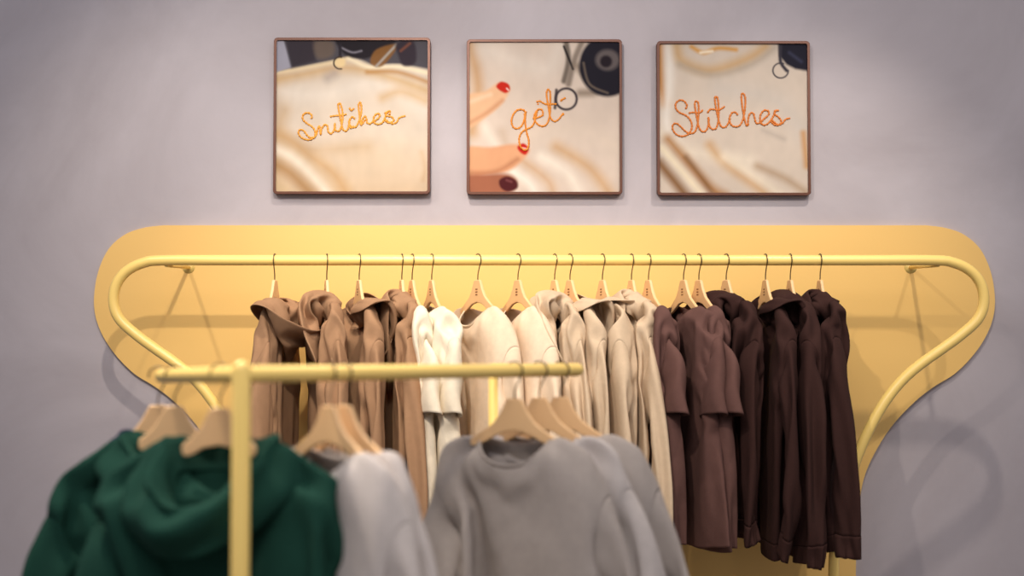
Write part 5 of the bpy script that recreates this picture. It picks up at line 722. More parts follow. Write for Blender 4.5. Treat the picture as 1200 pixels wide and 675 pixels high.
-2,3,-4,4,-7,-8,14,10,-2,1,-3,2,-2,6,-1,-7,-6,18,-2,3,-1,1,-4,10,-2,-1,-6,1,7,1,3,-1,4,3,1,-2,-1,-7,0,7,1,-3,1,7,3,5,-4,-3,-1,-7,4,0,6,-2,1,10,0,1,4,-4,-9,-8,16,3,-4,12,1,-6,10,1,-4,-13,8,8,-6,7,5,-4,5,4,-3,4,-18,13,0,1,10,-4,2,2,-1,-1,10,
-158,-3,-4,-3,-3,-3,-1,6,5,24,-4,-4,-4,-6,-3,-9,-3,5,-7,0,0,-1,2,0,-2,-2,12,-6,0,-1,-1,2,0,0,-2,13,-10,0,-1,-1,-1,5,-1,8,7,-13,-2,0,-7,22,-6,-1,11,2,-18,-3,-2,13,7,-4,4,8,2,-27,0,9,14,-1,-1,6,9,-2,-24,2,12,8,-4,3,6,7,-2,-24,7,9,5,-4,4,10,2,
0,-10,6,2,-4,-1,11,6,0,-3,-8,6,0,-4,2,11,6,-3,-1,-7,-1,4,-1,5,11,0,-2,0,5,-1,-5,5,9,0,-3,-2,2,1,0,5,-3,3,4,-3,-1,4,1,-1,1,5,-2,0,5,-3,3,-2,3,-2,5,1,-3,8,2,-3,-6,10,-4,1,4,-2,0,14,-1,-11,3,7,-5,4,5,-4,5,12,-13,-2,2,8,-5,11,-1,-1,9,-206,4,0,
3,6,2,-13,0,3,10,-13,-24,7,8,7,6,4,8,-13,0,6,-7,6,5,1,2,-2,1,2,-4,-6,0,-12,6,7,1,0,0,5,-2,-14,3,0,-11,10,2,2,2,0,4,-12,-8,2,3,-12,5,7,3,4,0,0,-15,0,1,-1,-10,8,5,3,-1,2,-4,-11,3,-8,4,-7,19,-2,-1,-3,5,-15,-1,1,-9,4,-8,12,3,2,2,-5,-11,4,-5,-8,
4,-5,8,4,1,4,-12,0,2,-10,-4,1,-3,5,4,1,-3,-1,3,-3,-12,-2,3,-4,14,-2,-1,-5,4,3,-12,-10,2,1,-6,3,8,1,2,1,-4,-10,-7,1,0,-3,2,5,3,1,-2,-3,-8,-7,3,0,-2,7,-5,2,-4,-3,-4,-2,-3,3,2,-6,7,-10,-8,0,0,2,2,2,1,2,-5,-14,8,-2,-6,3,-2,1,-4,1,1,4,-15,4,4,
-10,3,4,-7,2,-7,2,7,-14,3,2,2,-9,4,-1,-1,-4,-1,-1,-1,-1,-2,-2,2,-3,1,-5,2,-4,6,164,3,-3,-8,0,0,-2,6,4,-25,4,1,1,4,-3,8,2,-3,6,-3,0,1,-2,5,-2,-2,-5,10,-6,4,-11,-3,2,4,-5,-1,7,6,-14,-7,2,2,0,-3,2,10,-15,-7,7,-1,1,-4,0,3,2,-10,0,-1,3,1,-6,2,2,
15,-13,-13,4,3,-1,-5,3,1,-3,3,-8,2,3,-3,-5,3,1,-3,6,-1,-1,-2,-11,1,3,1,-6,1,-4,-2,1,-2,3,2,0,-6,-5,0,5,-6,1,2,2,-2,3,-2,-8,2,2,-5,1,2,-5,-4,-5,4,2,1,1,2,-8,-10,-2,3,1,2,2,-2,-7,-7,-1,2,5,-1,-3,3,-12,4,0,-7,0,1,-4,3,-7,1,3,-9,2,-3,-1,-3,-1,
0,4,-7,1,1,-10,-1,1,0,0,-2,-3,2,-2,-11,1,2,-2,1,-5,1,2,-4,180,0,1,9,26,-7,-16,1,2,-1,1,4,-34,28,4,0,-2,-14,-2,5,13,0,3,1,-2,-6,2,-2,-2,0,-18,2,4,8,-12,5,9,2,8,4,-2,-4,-4,2,2,2,4,-7,0,4,3,-1,-5,1,3,3,0,-3,-8,2,2,1,1,9,1,4,4,10,-6,-6,-10,-7,
6,6,-16,-1,3,3,3,4,12,-11,11,13,-9,15,-10,-9,-11,-1,7,-20,2,4,4,4,3,9,2,3,-4,-11,37,-11,-6,-11,-1,-1,-19,3,-2,2,8,5,10,2,-4,-11,-12,54,-12,-12,-13,-12,12,-15,-1,2,5,4,3,9,0,-2,-14,-12,54,-13,-12,-13,-13,6,0,1,2,-5,5,3,7,4,3,-14,-14,45,-14,
-14,-12,-5,3,9,1,-1,-2,2,-1,8,-1,-3,-4,18,-19,-5,0,-3,1,5,7,-2,4,1,-4,-8,10,2,-2,-6,10,-5,1,-1,1,-2,5,0,3,-3,-12,23,-6,-10,-1,15,4,13,-4,-8,-4,-5,-4,-4,-2,-2,1,1,-1,10,3,-17,22,-7,-11,-1,15,9,10,-4,-8,-5,-5,-5,-4,-1,-3,0,-1,3,9,2,-12,19,-7,
-11,-2,14,10,12,-5,-6,-6,-6,-5,-6,-2,2,-1,-1,2,5,6,-11,20,-10,-11,-1,13,12,11,-4,-7,-6,-6,-7,-3,-3,1,0,-2,2,7,2,-5,17,-10,-12,0,13,11,11,-4,-6,-6,-8,-4,-5,-2,2,0,-3,1,9,-2,4,10,-10,-11,0,13,12,10,-4,-7,-7,-7,-4,-4,1,-2,2,-2,-1,9,-3,14,-1,
-8,-12,1,12,12,10,-4,-7,-6,-8,-3,-5,-1,2,2,-2,-3,10,-7,16,-1,-7,-11,1,12,13,8,-4,-7,-8,-6,-3,-3,-2,1,4,-4,-2,10,-13,20,1,-8,-11,2,11,13,9,-5,-7,-8,-5,-5,0,-3,2,3,-2,-4,9,-9,13,5,-7,-13,4,10,12,9,-4,-9,-9,-2,-5,-2,-1,2,3,0,-7,8,-3,11,1,-8,
-9,2,11,14,6,-5,-8,-9,-2,-2,0,-4,1,3,1,-9,8,0,8,-1,-6,-7,0,11,14,7,-7,-7,-10,3,-3,0,-5,-1,5,1,-10,7,4,7,-7,-1,-7,0,10,14,6,-8,-7,-9,2,0,1,-5,-3,3,4,-11,7,2,6,-5,-1,-3,-4,10,16,4,-8,-7,-9,6,-1,0,-4,-4,2,5,-12,5,7,2,-5,2,-6,-3,10,15,4,-9,-6,
-8,6,0,0,-2,-8,1,7,-12,6,3,6,-7,6,-6,-6,10,15,2,-8,-9,-3,5,1,0,-2,-7,-2,8,-13,6,6,0,-4,5,-11,2,8,16,1,-9,-8,0,1,4,0,-2,-6,-6,10,-13,5,9,-2,-3,-2,-4,1,8,15,0,-10,-6,2,3,2,0,-2,-5,-8,9,-11,4,8,-2,-3,-1,-2,-3,8,16,0,-11,-4,2,4,3,-2,-1,-7,-8,9,
-9,3,9,0,2,-13,-1,-1,12,12,-1,-11,-1,1,5,3,-3,-1,-6,-7,0,1,-4,18,3,-13,-9,1,0,13,10,-2,-9,-2,4,2,5,-3,0,-8,-4,-3,-5,3,14,6,-15,-6,-3,4,14,7,-4,-8,1,0,8,2,0,-6,-5,-3,-3,-4,6,9,-3,-5,-3,-9,8,14,2,-5,-3,0,3,5,4,-3,-2,-6,-4,0,-1,-6,15,-3,-6,2,
-14,7,14,-2,1,-4,-1,5,6,4,-2,-5,-3,-2,-1,2,-11,10,0,-11,8,-10,-1,15,0,-1,-3,3,3,7,4,-4,0,-4,-6,-1,1,-9,10,4,-14,5,-4,-7,14,-12,12,1,-1,5,8,4,-4,1,-8,-1,-6,-1,-4,9,0,-3,-7,5,-8,2,3,0,2,6,5,7,1,3,-1,-9,-5,-3,-8,5,3,-7,7,-4,5,-15,7,11,-1,0,5,
5,3,6,12,-26,-8,-2,0,-1,5,2,-1,-3,-6,4,3,-2,-3,22,-12,2,4,9,4,-8,-22,1,2,-2,1,3,5,-7,5,-3,-3,1,-1,-6,-6,-5,-5,-4,-4,7,11,11,12,-6,-13,-11,23,3,-3,-3,1,0,-7,-5,-5,-8,-5,-2,7,11,12,11,-6,-13,-11,24,3,-4,-2,0,1,-5,-6,-7,-7,-6,-1,7,10,13,10,-5,
-14,-12,27,2,-3,-4,2,-1,-3,-7,-10,-4,-7,-3,9,11,14,8,-6,-12,-12,28,2,-7,-2,3,-2,-2,-10,-8,-4,-6,-3,9,11,13,8,-4,-14,-12,28,0,-5,-1,1,2,-5,-10,-8,-5,-3,-3,7,10,14,8,-4,-15,-11,27,1,-5,0,1,2,-6,-11,-7,-4,-4,-2,6,11,14,7,-3,-15,-11,29,-2,-5,2,
-1,4,-9,-10,-7,-4,1,-5,4,12,12,8,-5,-12,-11,28,-3,-4,2,1,2,-9,-11,-4,-1,-1,-6,2,12,12,8,-3,-16,-8,26,-2,0,-3,3,1,-9,-12,-1,-1,-1,-7,2,12,12,7,-4,-15,-9,28,-4,-3,3,2,1,-11,-10,-3,2,-1,-7,1,10,13,6,-2,-15,-10,28,-5,-3,3,3,1,-11,-11,0,1,1,-9,
0,11,13,5,-2,-16,-8,26,-6,-3,6,2,1,-11,-11,-1,1,3,-10,0,11,12,6,-3,-15,-8,26,-9,-1,7,2,2,-13,-10,-2,4,2,-9,-3,13,11,6,-2,-16,-6,21,-5,-2,7,2,2,-13,-9,-3,4,3,-9,-3,11,12,5,-1,-15,-5,18,-3,-3,7,2,2,-13,-9,-2,4,4,-9,-6,13,11,5,-2,-14,-4,22,-2,
-9,6,4,0,-13,-8,-1,3,5,-9,-7,13,10,7,-4,-12,-2,18,1,-10,6,3,1,-14,-8,-1,5,5,-9,-8,10,12,7,-7,-10,4,7,5,-1,-3,6,0,-15,-7,-1,5,7,-11,-7,10,11,7,-7,-8,10,-6,14,-5,2,0,3,-5,-11,-5,-2,9,2,-10,-9,8,12,10,-3,-11,7,2,-7,16,-3,-1,0,1,-8,-9,-7,6,7,0,
-8,-10,3,14,11,2,-11,6,-1,-8,10,7,-4,3,-6,-12,-8,2,9,3,-1,-5,-9,-6,16,12,4,-10,10,-1,-15,18,-6,9,-8,-8,-11,-2,7,5,0,-4,1,-6,-9,10,13,10,-12,4,-2,-4,14,-8,8,-10,-9,-8,3,6,5,-2,-6,2,0,-9,4,13,10,-7,-7,-4,17,0,-7,7,-11,-9,5,-4,7,-2,0,0,-2,1,
-4,-3,13,7,-4,-8,-2,10,6,-6,4,-14,4,6,-8,2,2,0,-3,4,-2,-2,-6,9,7,-5,-10,10,-3,5,-1,2,-7,6,-5,2,-1,-1,-5,0,4,3,2,-5,3,4,-7,-4,17,-15,5,-1,-6,-2,2,3,-9,4,3,1,0,1,6,-6,3,-3,0,2,7,1,-17,2,0,7,2,1,-15,12,4,4,3,-1,-5,-1,-5,-7,0,7,20,-8,2,1,-2,7,
-8,-9,-13,4,-1,11,-2,-1,-4,1,8,0,-11,-11,12,-7,15,-5,0,-3,-6,13,-7,-11,-2,13,-10,14,-3,0,-3,-1,0,-7,-7,8,10,-13,13,-2,5,0,-12,-2,-6,3,7,5,-12,14,-3,1,-6,2,-9,2,1,6,4,-16,15,0,-5,-4,5,-4,-2,0,8,4,-19,9,5,-5,5,-5,-2,0,1,6,1,-17,16,-5,0,6,-8,
1,0,1,8,-5,-14,18,-5,5,-3,-5,1,0,6,3,-10,-12,15,11,-3,-6,-3,0,1,8,-3,-13,-7,22,5,-3,-4,-5,-2,9,-1,-10,-5,-5,23,6,-2,-8,-2,10,-4,-10,-5,2,-13,36,-4,-4,-4,8,-5,-8,-7,-1,1,-11,37,-5,-4,9,-5,-9,-6,-8,-1,5,-15,41,-6,3,-6,-1,-5,-7,0,0,-11,-4,35,
-4,-1,-6,4,-5,-6,4,-10,-2,-11,27,6,-3,3,-5,-6,7,-9,-6,3,-20,37,1,-2,-2,-3,1,-4,-5,4,-5,-17,25,-4,1,-2,1,13,5,-10,-6,16,-8,1,3,1,-11,7,3,-10,11,0,-1,2,-6,-6,-5,10,-7,8,1,-1,-5,12,-9,-1,0,-8,5,-3,2,2,13,-11,5,-10,-6,9,-8,4,6,2,6,-8,-8,-5,11,
-7,1,4,12,-2,-8,-9,-4,7,-7,11,5,9,-8,-8,-8,-2,4,4,6,7,2,-9,-7,-8,-1,6,7,8,5,-5,-8,-7,-6,-3,14,4,5,2,-6,-8,-7,-4,0,12,6,3,0,-7,-6,-8,1,-1,11,3,7,-4,-8,-6,-5,4,-4,25,1,-4,-6,-9,-6,3,-3,-2,23,-6,-8,5,-5,-8,4,-1,-5,14,6,-8,-9,9,-5,-8,6,-6,22,
-9,5,-11,0,4,-7,-5,0,25,-9,-5,1,-11,9,-6,-2,-4,23,-6,-8,3,-6,-4,2,-6,5,16,-2,-7,-5,-1,-7,2,-3,-3,26,6,3,11,0,-5,-7,1,0,5,-7,-7,-3,6,4,4,8,-5,-4,3,-5,8,-21,5,-4,3,3,-5,-1,9,10,-8,9,-21,6,-3,1,-3,-3,8,11,1,-6,8,-17,-2,2,8,-10,0,11,10,-8,-2,7,
-20,13,-1,-1,-6,4,9,8,-9,-5,5,-16,7,9,-7,-3,9,8,2,-13,-4,8,-2,-7,7,-7,4,9,8,-8,-12,-1,7,-2,1,-2,-4,10,11,-2,-9,-11,-1,6,-3,4,1,0,12,4,-7,-9,-11,2,4,2,-4,3,10,8,-1,-9,-8,-8,1,5,10,-6,2,10,3,-5,-7,-8,-8,2,4,5,8,-1,6,3,-8,-6,-9,-6,3,3,8,19,2,
-3,-7,-6,-8,-9,-3,2,4,25,-1,2,-6,-6,-8,-6,-6,-1,2,3,20,-1,-3,-5,2,4,-4,-2,-4,-9,3,14,0,-2,-5,-2,6,0,-9,-6,0,1,11,-2,5,-6,-2,-1,8,-6,-10,4,-3,6,-1,8,-4,-5,-2,7,1,-9,-5,2,4,0,-3,8,-6,6,-6,7,0,-12,1,9,6,8,1,-5,6,4,3,-7,-5,-13,9,-6,0,16,1,8,
-13,-9,10,3,-1,9,2,2,-9,-8,-4,4,-6,11,15,-10,2,-8,-6,-7,2,10,11,-7,6,-7,-7,0,-9,9,7,3,-4,6,-10,-5,3,-4,6,6,2,-1,-1,-10,-1,6,2,5,4,-4,0,-5,-10,4,3,-3,4,7,1,-2,-7,-8,8,-1,-7,3,4,10,-4,-10,2,3,-3,0,4,7,-1,-8,-5,3,3,-3,0,8,4,0,-9,-5,1,3,-6,7,3,
8,-3,-3,-8,1,-1,-6,15,4,-9,0,7,-6,-5,-5,-6,20,2,2,-6,1,-6,-7,-5,-2,24,-10,2,5,-7,-5,-2,-4,-6,13,0,5,-1,-8,-3,2,-8,1,7,0,6,-7,-6,6,-8,-2,7,1,2,-6,-3,10,-8,-7,9,-2,2,-6,-3,5,-1,-6,5,2,-6,49,-6,-3,-5,-17,-7,6,-13,1,2,9,0,2,2,11,5,2,-12,-6,6,
-13,-6,7,-7,-1,-4,2,0,-4,11,4,-2,-1,4,27,2,-12,-13,4,-9,-5,0,-3,0,1,3,-5,6,11,4,12,32,-6,-8,-13,-7,-12,-16,-1,-11,15,3,3,8,4,8,12,5,27,-2,-4,-14,-10,-17,-19,-4,-9,18,1,7,9,5,12,13,6,20,-4,-6,-8,-13,-19,-21,-14,-10,21,12,6,8,8,22,13,5,18,
-18,0,-2,-17,-27,-24,-19,0,23,5,16,11,9,25,11,9,5,-6,-9,-12,-18,-20,-30,-11,-16,22,18,11,20,17,21,12,9,8,-14,-13,-14,-16,-27,-24,-17,-18,34,22,7,12,19,25,24,6,-15,-10,-9,-18,-20,-22,-4,-23,-29,31,23,20,20,7,15,15,7,-5,-23,-5,-18,-12,-26,-8,
-14,-30,32,20,26,8,6,13,22,8,-17,-19,-15,-9,5,-22,-16,-15,-22,15,-5,0,-1,0,1,2,-3,0,-1,-1,-1,-1,-1,0,-1,-1,0,-1,2,4,8,-5,0,-1,0,1,1,-2,0,-1,-1,-1,-1,-1,0,-1,-1,0,-1,2,4,8,-5,0,-1,0,1,-1,1,-2,0,-1,-1,-1,-1,0,-1,-1,0,-1,1,5,7,-4,0,-1,0,0,0,0,
-1,0,-1,-1,-1,-1,0,-1,-1,0,-1,0,6,7,-4,0,-1,0,0,0,0,-1,0,-1,-1,-1,-1,0,-1,-1,0,-1,1,4,7,-3,0,-1,0,0,0,0,0,-1,-1,-1,-1,-1,0,-1,-1,0,-1,1,4,4,1,-1,-1,0,0,0,0,0,-1,-1,-1,-1,-1,0,-1,-1,0,-1,0,5,4,0,0,-1,0,0,0,1,-1,-1,-1,-1,-1,-1,0,-1,-1,0,-1,0,
4,5,0,0,-1,0,0,0,1,-1,-1,-2,0,-1,-1,0,-1,-1,0,-1,1,3,4,1,0,-1,0,0,0,1,-1,-2,-1,0,-1,-1,0,-1,-1,0,-1,0,3,5,1,-1,0,0,1,0,0,-1,-2,-1,-1,0,-1,0,-1,-1,-1,0,1,2,6,-1,0,0,0,1,0,0,-1,-2,-1,-1,0,-1,0,-1,-1,-1,0,1,2,6,-2,1,0,1,0,0,0,-1,-2,-1,-1,0,-2,
1,-1,-1,0,0,0,2,5,-2,2,0,1,0,0,0,-2,-1,-1,-1,-1,0,-1,0,-1,0,0,0,2,6,-3,1,1,1,0,0,0,-2,-1,-1,-1,-1,-1,0,0,-1,0,0,0,2,1,2,1,1,1,0,0,0,-2,-1,-1,-1,-1,-1,0,0,-1,0,0,0,0,12,-7,1,-1,3,0,0,0,-2,-1,-1,-1,-1,-1,0,0,-1,0,0,1,3,2,2,-4,2,2,0,0,0,-2,-1,
-1,-1,-1,-1,0,0,-1,1,-1,-1,1,1,7,-4,1,2,0,0,0,-1,-1,-1,-1,-1,-1,-1,0,-1,1,0,1,-6,11,-5,3,2,2,0,1,-2,-1,-1,-1,-1,-1,-1,1,-1,-1,0,-1,-3,-9,14,2,2,1,2,0,2,-3,-1,-1,-1,-1,-1,-1,2,-3,0,-1,0,-1,-9,11,2,2,2,2,0,2,-4,0,-1,-1,-1,-1,-2,4,-4,0,0,-1,
-3,-5,6,4,3,3,1,-1,4,-6,1,-1,-1,-2,0,-2,4,-4,1,-2,-1,-1,-5,5,1,6,4,0,0,3,-6,1,-1,-1,-2,0,-3,6,-5,-1,-1,-2,-1,-3,3,4,3,5,2,-2,5,-8,2,-1,-2,-1,0,-2,4,-5,0,-1,-2,0,-5,3,5,3,4,3,-1,3,-8,3,-1,-2,-1,-1,-1,3,-4,0,-1,-2,0,-5,2,4,6,2,2,0,2,-7,2,0,
-1,-1,0,-3,2,-4,1,-1,0,-3,-2,3,0,3,12,0,-4,-9,4,-3,2,1,0,-1,-12,9,-5,9,-3,-4,-7,5,-5,-3,-1,22,-3,1,3,-11,-2,9,-2,4,-5,16,-10,-1,0,2,-7,-6,-11,26,-2,0,-1,-1,-1,1,0,0,0,1,1,0,0,-2,-1,0,1,0,3,-1,0,-1,-1,-1,1,0,0,0,1,1,0,0,-2,-1,0,1,0,4,-2,0,
-1,-1,0,0,0,0,0,1,0,1,-1,-1,0,-1,1,0,3,-1,-1,0,-1,0,-1,1,0,0,1,0,0,0,-1,0,-1,1,0,3,-1,0,-1,-1,0,-1,1,0,0,1,0,-1,0,0,0,-1,1,0,1,1,-1,0,-1,0,0,0,0,0,1,0,-1,0,0,0,-1,1,0,2,0,-1,0,-1,-1,1,0,0,0,1,0,-1,0,0,0,-1,1,0,2,0,-1,0,-1,0,0,0,0,1,-1,1,-1,
0,0,0,-1,1,0,2,0,0,-1,-1,0,0,0,0,0,0,1,-1,0,0,0,-1,1,0,3,-1,0,-1,-1,0,0,0,-1,0,0,1,0,0,0,0,-1,1,0,3,-1,-1,0,-1,0,0,0,0,-1,0,1,1,-1,0,0,-1,1,0,3,-1,-1,0,-1,0,0,0,0,-1,0,1,1,-1,0,0,-1,1,0,3,-1,-1,0,-1,0,0,0,0,-1,0,1,1,0,0,-1,-1,1,0,3,-1,-1,0,
0,-1,0,0,0,-1,0,1,1,0,0,-1,-1,1,0,3,-2,0,0,0,-1,0,0,0,-1,0,1,1,0,0,-1,-1,1,0,6,-5,0,0,0,-1,0,0,0,-1,0,1,1,0,0,-1,-1,1,-1,6,-5,2,-1,0,0,-1,0,0,-1,0,1,1,0,0,-1,-1,1,-1,3,-2,2,-1,0,0,0,-1,0,-1,0,1,1,0,1,-2,0,0,-3,3,0,0,1,-1,0,0,0,-1,0,-1,1,1,
0,1,-2,0,0,-4,2,1,2,0,1,0,1,-2,0,0,-2,1,1,1,0,1,-2,-1,1,-4,-10,11,1,1,1,1,0,1,-2,-1,0,-1,0,2,1,0,1,-2,0,-1,-4,-7,10,-3,3,3,-1,1,-1,-2,1,-1,0,1,0,1,2,-1,0,-1,-1,-5,-5,3,4,1,3,0,0,-1,-1,0,-1,1,0,1,0,3,-2,1,-1,0,-7,0,2,-1,3,3,0,-2,2,-2,0,-1,1,
0,1,-1,5,-4,2,0,-5,-2,-2,-6,10,0,4,-2,0,1,-2,0,0,1,0,1,-1,4,-2,1,-2,-4,-3,-5,0,6,3,4,-2,-1,1,-1,0,0,0,-1,2,-1,5,-2,0,-2,-4,-4,-4,-3,8,4,6,-3,-2,2,-2,1,0,-1,1,0,0,5,-3,2,-2,-6,-4,-2,-8,6,5,2,-5,0,12,-5,-2,2,1,0,0,2,2,3,-10,-4,3,-2,-6,10,-4,
2,3,1,-1,2,15,-7,-2,-1,-3,-1,-5,-1,-1,-3,-2,36,4,-7,-7,-11,2,-2,-5,-3,-5,-5,19,2,0,1,0,-7,-3,-5,0,-7,-3,24,0,0,-2,1,-9,-1,-3,-2,-9,-2,26,1,-1,1,-3,-5,-6,-2,-5,-7,-2,30,-2,-1,1,-2,-5,-5,-6,-5,-5,-3,35,-4,2,-3,-5,-5,-5,-5,-6,-5,-3,35,6,-7,-4,
-5,-5,-5,-5,-5,-5,-3,43,-6,-5,-4,-4,-5,-6,-4,-4,-6,-3,45,-9,-5,-3,-5,-5,-4,-5,-5,-4,-3,43,-10,-2,-5,-5,-5,-4,-4,-4,-4,-4,41,-3,-7,-6,-4,-5,-4,-4,-4,-3,-5,42,-6,-6,-5,-5,-4,-3,-5,-2,-5,-4,39,-5,-4,-7,-5,2,-8,-2,-5,-4,-6,43,-9,-6,-4,1,-7,-4,
-3,-5,-5,-4,39,-7,-4,0,-4,-7,-2,-6,-4,-4,-4,38,-8,1,-5,-4,-4,-5,-4,-2,-5,-5,35,-3,-3,-4,-5,-2,-5,-3,-4,-3,-5,32,-1,-4,-5,-2,-5,-3,-4,-4,-2,-6,35,-5,-5,-3,-2,-6,-2,-4,-1,-5,-5,85,-4,0,-2,-2,-9,1,-6,-5,38,-2,-3,-3,-7,2,-10,-1,-7,13,-1,-1,-1,
-1,-3,-1,-3,-6,18,-3,-1,2,-2,-5,-4,-1,-6,21,-1,-1,-2,-4,-4,-3,-5,-5,22,1,-2,-2,-4,-4,-5,-5,-4,21,2,0,-4,-6,-3,-5,-4,-4,29,-2,-6,-4,-4,-4,-5,-4,-3,28,-3,-5,-4,-4,-5,-3,-5,-3,28,-5,-4,-4,-3,-4,-4,-4,-4,32,-7,-5,-5,-4,-3,-4,-4,-4,31,-7,-5,-4,
-3,-3,-4,-4,-4,29,-5,-4,-6,-3,-3,-4,-4,-4,33,-8,-7,-3,-2,-4,-5,-4,-4,30,-3,-4,-8,-3,-5,-3,-4,-4,31,-5,-3,-6,-3,-6,-3,-5,-4,31,-5,-4,-5,-4,-4,-4,-4,-5,31,-5,-4,-6,-3,-5,-2,-4,-5,28,-4,-4,-5,-3,-2,-6,-2,-4,25,-3,-4,-4,-4,-1,-5,-4,-2,104,-15,
-7,-8,-4,0,-4,0,-3,-4,-7,64,-5,-7,-8,-9,-22,-3,4,0,-6,-9,39,-3,-5,-4,-7,-5,4,-5,-6,-4,-9,40,-2,-5,-4,-4,-2,-5,-4,-4,-4,-9,43,-7,-3,-2,-7,-3,-4,-3,-5,-4,-8,38,0,-5,-4,-6,-2,-4,-3,-5,-5,-7,37,-2,-3,-5,-4,-3,-4,-2,-4,-7,-7,49,-11,-6,-4,-4,-4,
-3,-3,-5,-6,-6,45,-8,-5,-6,-3,-3,-3,-4,-4,-6,-7,46,-7,-7,-6,-3,-2,-4,-4,-4,-5,-7,43,-8,-4,-4,-5,-2,-4,-4,-4,-5,-7,46,-9,-7,-4,-3,-4,-3,-4,-3,-6,-6,44,-9,-6,-2,-5,-4,-3,-3,-4,-6,-5,40,-1,-7,-7,-5,-3,-3,-3,-5,-4,-7,45,-5,-10,0,-2,-6,-6,-5,-4,
-5,-4,41,2,-1,-3,-7,-5,-6,-5,-8,-7,-5,49,-6,-4,-3,-4,-6,-7,-3,-5,-7,-8,47,-3,-5,-3,-5,-5,-6,-4,-4,-7,-9,48,-3,-7,-4,-2,-4,-7,-6,-3,-5,-7,42,-2,-1,-9,-3,-5,-4,-6,-4,-5,-5,97,-7,-10,-6,-5,1,1,-4,-5,46,-22,-15,6,-2,0,-5,0,-8,25,-5,2,0,-11,-5,
-2,-4,-4,29,-8,2,-6,-5,-2,-6,-3,-4,29,-2,-6,-6,-2,-5,-4,-4,-3,32,-6,-6,-4,-3,-6,-3,-4,-4,30,-7,-3,-3,-4,-4,-5,-3,-4,36,-6,-13,-1,-4,-4,-5,-3,-4,36,-7,-11,-2,-3,-5,-3,-5,-3,33,-5,-4,-7,-6,-3,-4,-4,-4,33,-6,-3,-5,-8,-3,-4,-3,-4,30,-5,-3,-4,
-7,-4,-4,-3,-4,35,-6,-8,-3,-5,-6,-4,-3,-3,34,-5,-8,-3,-6,-4,-6,-2,-2,31,-7,-4,-5,-6,-3,-3,-3,-4,27,2,-9,-7,-4,0,-4,-4,-4,34,-7,-7,-7,0,-5,-5,-2,-5,35,-7,-9,-1,-4,-7,-1,-4,-6,34,-8,-3,-3,-8,-2,-3,-5,-4,31,-2,-5,-7,-4,-1,-8,-4,-2,59,-2,-2,2,
4,-1,11,-1,-2,3,-1,5,-17,-3,-3,2,0,5,-1,2,-3,16,-14,6,-9,11,-3,-2,10,-29,12,5,-1,-7,11,-2,0,-2,-19,19,-9,-11,14,0,1,-5,-3,-4,-3,-5,-7,41,-10,-10,-10,-14,15,-19,6,1,7,-4,-4,2,5,-4,-12,1,24,1,-8,-11,-7,4,-16,0,8,5,-7,0,1,-2,-3,7,8,-5,-3,-2,
-6,-16,9,-12,-1,10,2,-1,-5,-9,8,9,5,3,-20,-5,4,0,-14,0,-7,2,14,-7,0,-4,-8,3,9,4,2,-30,3,-1,-1,-2,-4,-2,7,16,-4,-8,-9,-9,3,6,2,-2,-35,5,4,0,-3,10,-5,14,21,-15,-6,-12,-15,6,-5,2,-7,-30,4,6,5,0,14,6,12,15,-15,-5,-11,-15,-3,-1,-7,-1,-39,10,6,8,
5,15,9,11,16,-11,-14,-12,-12,-1,-7,-7,-11,-38,16,17,15,-12,21,16,10,28]),
'hE': ('HOOD', [30,0,-2,-1,-1,-3,-3,0,-1,-2,-1,0,-1,0,-1,1,-1,-1,-26,-20,-14,77,1,-3,-2,0,-3,-4,1,-1,-1,-2,-2,0,1,-2,1,-2,1,-28,-23,-9,76,3,-4,-2,0,-4,-2,0,-1,-2,-2,-1,-1,0,-1,1,-1,-2,-24,-26,-6,76,3,-6,0,0,-5,-4,2,-2,-2,-2,-2,1,-1,0,-1,0,-3,-21,-28,-6,77,
5,-7,-1,0,-6,-3,1,-1,-3,-1,-1,-2,0,-1,1,-2,-9,-14,-29,-4,77,4,-7,-1,1,-6,-3,0,-1,-2,-3,0,-2,0,-1,0,-2,2,-28,-25,-7,82,4,-8,1,-1,-4,-6,1,-2,-1,-3,-2,-2,1,0,-1,-2,3,-28,-25,-9,84,5,-8,-2,1,-5,-6,1,0,-3,-3,-2,-1,0,-1,1,-2,3,-28,-25,-11,90,2,
-9,0,-1,-6,-4,0,-2,-1,-4,-2,-1,0,-1,1,-2,4,-25,-27,-15,91,5,-10,0,-2,-5,-6,0,0,-2,-4,-2,-1,0,-1,1,-2,5,-23,-27,-27,102,3,-9,0,-2,-5,-6,0,-1,-2,-2,-4,0,-1,-1,0,0,4,-21,-27,-21,96,2,-9,0,-2,-6,-5,-1,0,-1,-5,-3,-1,1,-1,0,-1,3,-17,-26,-26,98,2,
-7,-3,0,-8,-5,0,-1,-2,-3,-3,-2,0,0,0,-2,5,-17,-25,-28,100,1,-7,-3,-1,-6,-6,-1,1,-3,-3,-3,-3,0,-1,1,-1,3,-15,-28,-24,95,5,-8,-1,-1,-8,-6,-1,0,-1,-3,-4,-2,0,-1,0,-1,3,-16,-24,-26,94,6,-8,-2,-1,-9,-3,-2,0,-2,-4,-2,-3,-1,0,0,-1,4,-19,-21,-27,
93,6,-7,-1,-1,-10,-3,-1,-1,-2,-2,-3,-4,0,0,-1,-1,5,-22,-27,-11,85,2,-1,-2,-1,-9,-3,-2,0,-4,-3,-3,-3,1,-2,1,-1,4,-24,-18,-14,73,10,-2,-2,0,-8,-4,-2,1,-6,0,-5,-2,-2,1,0,-2,6,-29,-22,0,69,11,-3,-1,-2,-8,-4,-2,0,-3,-4,-3,-3,0,-2,1,-2,7,-32,-11,
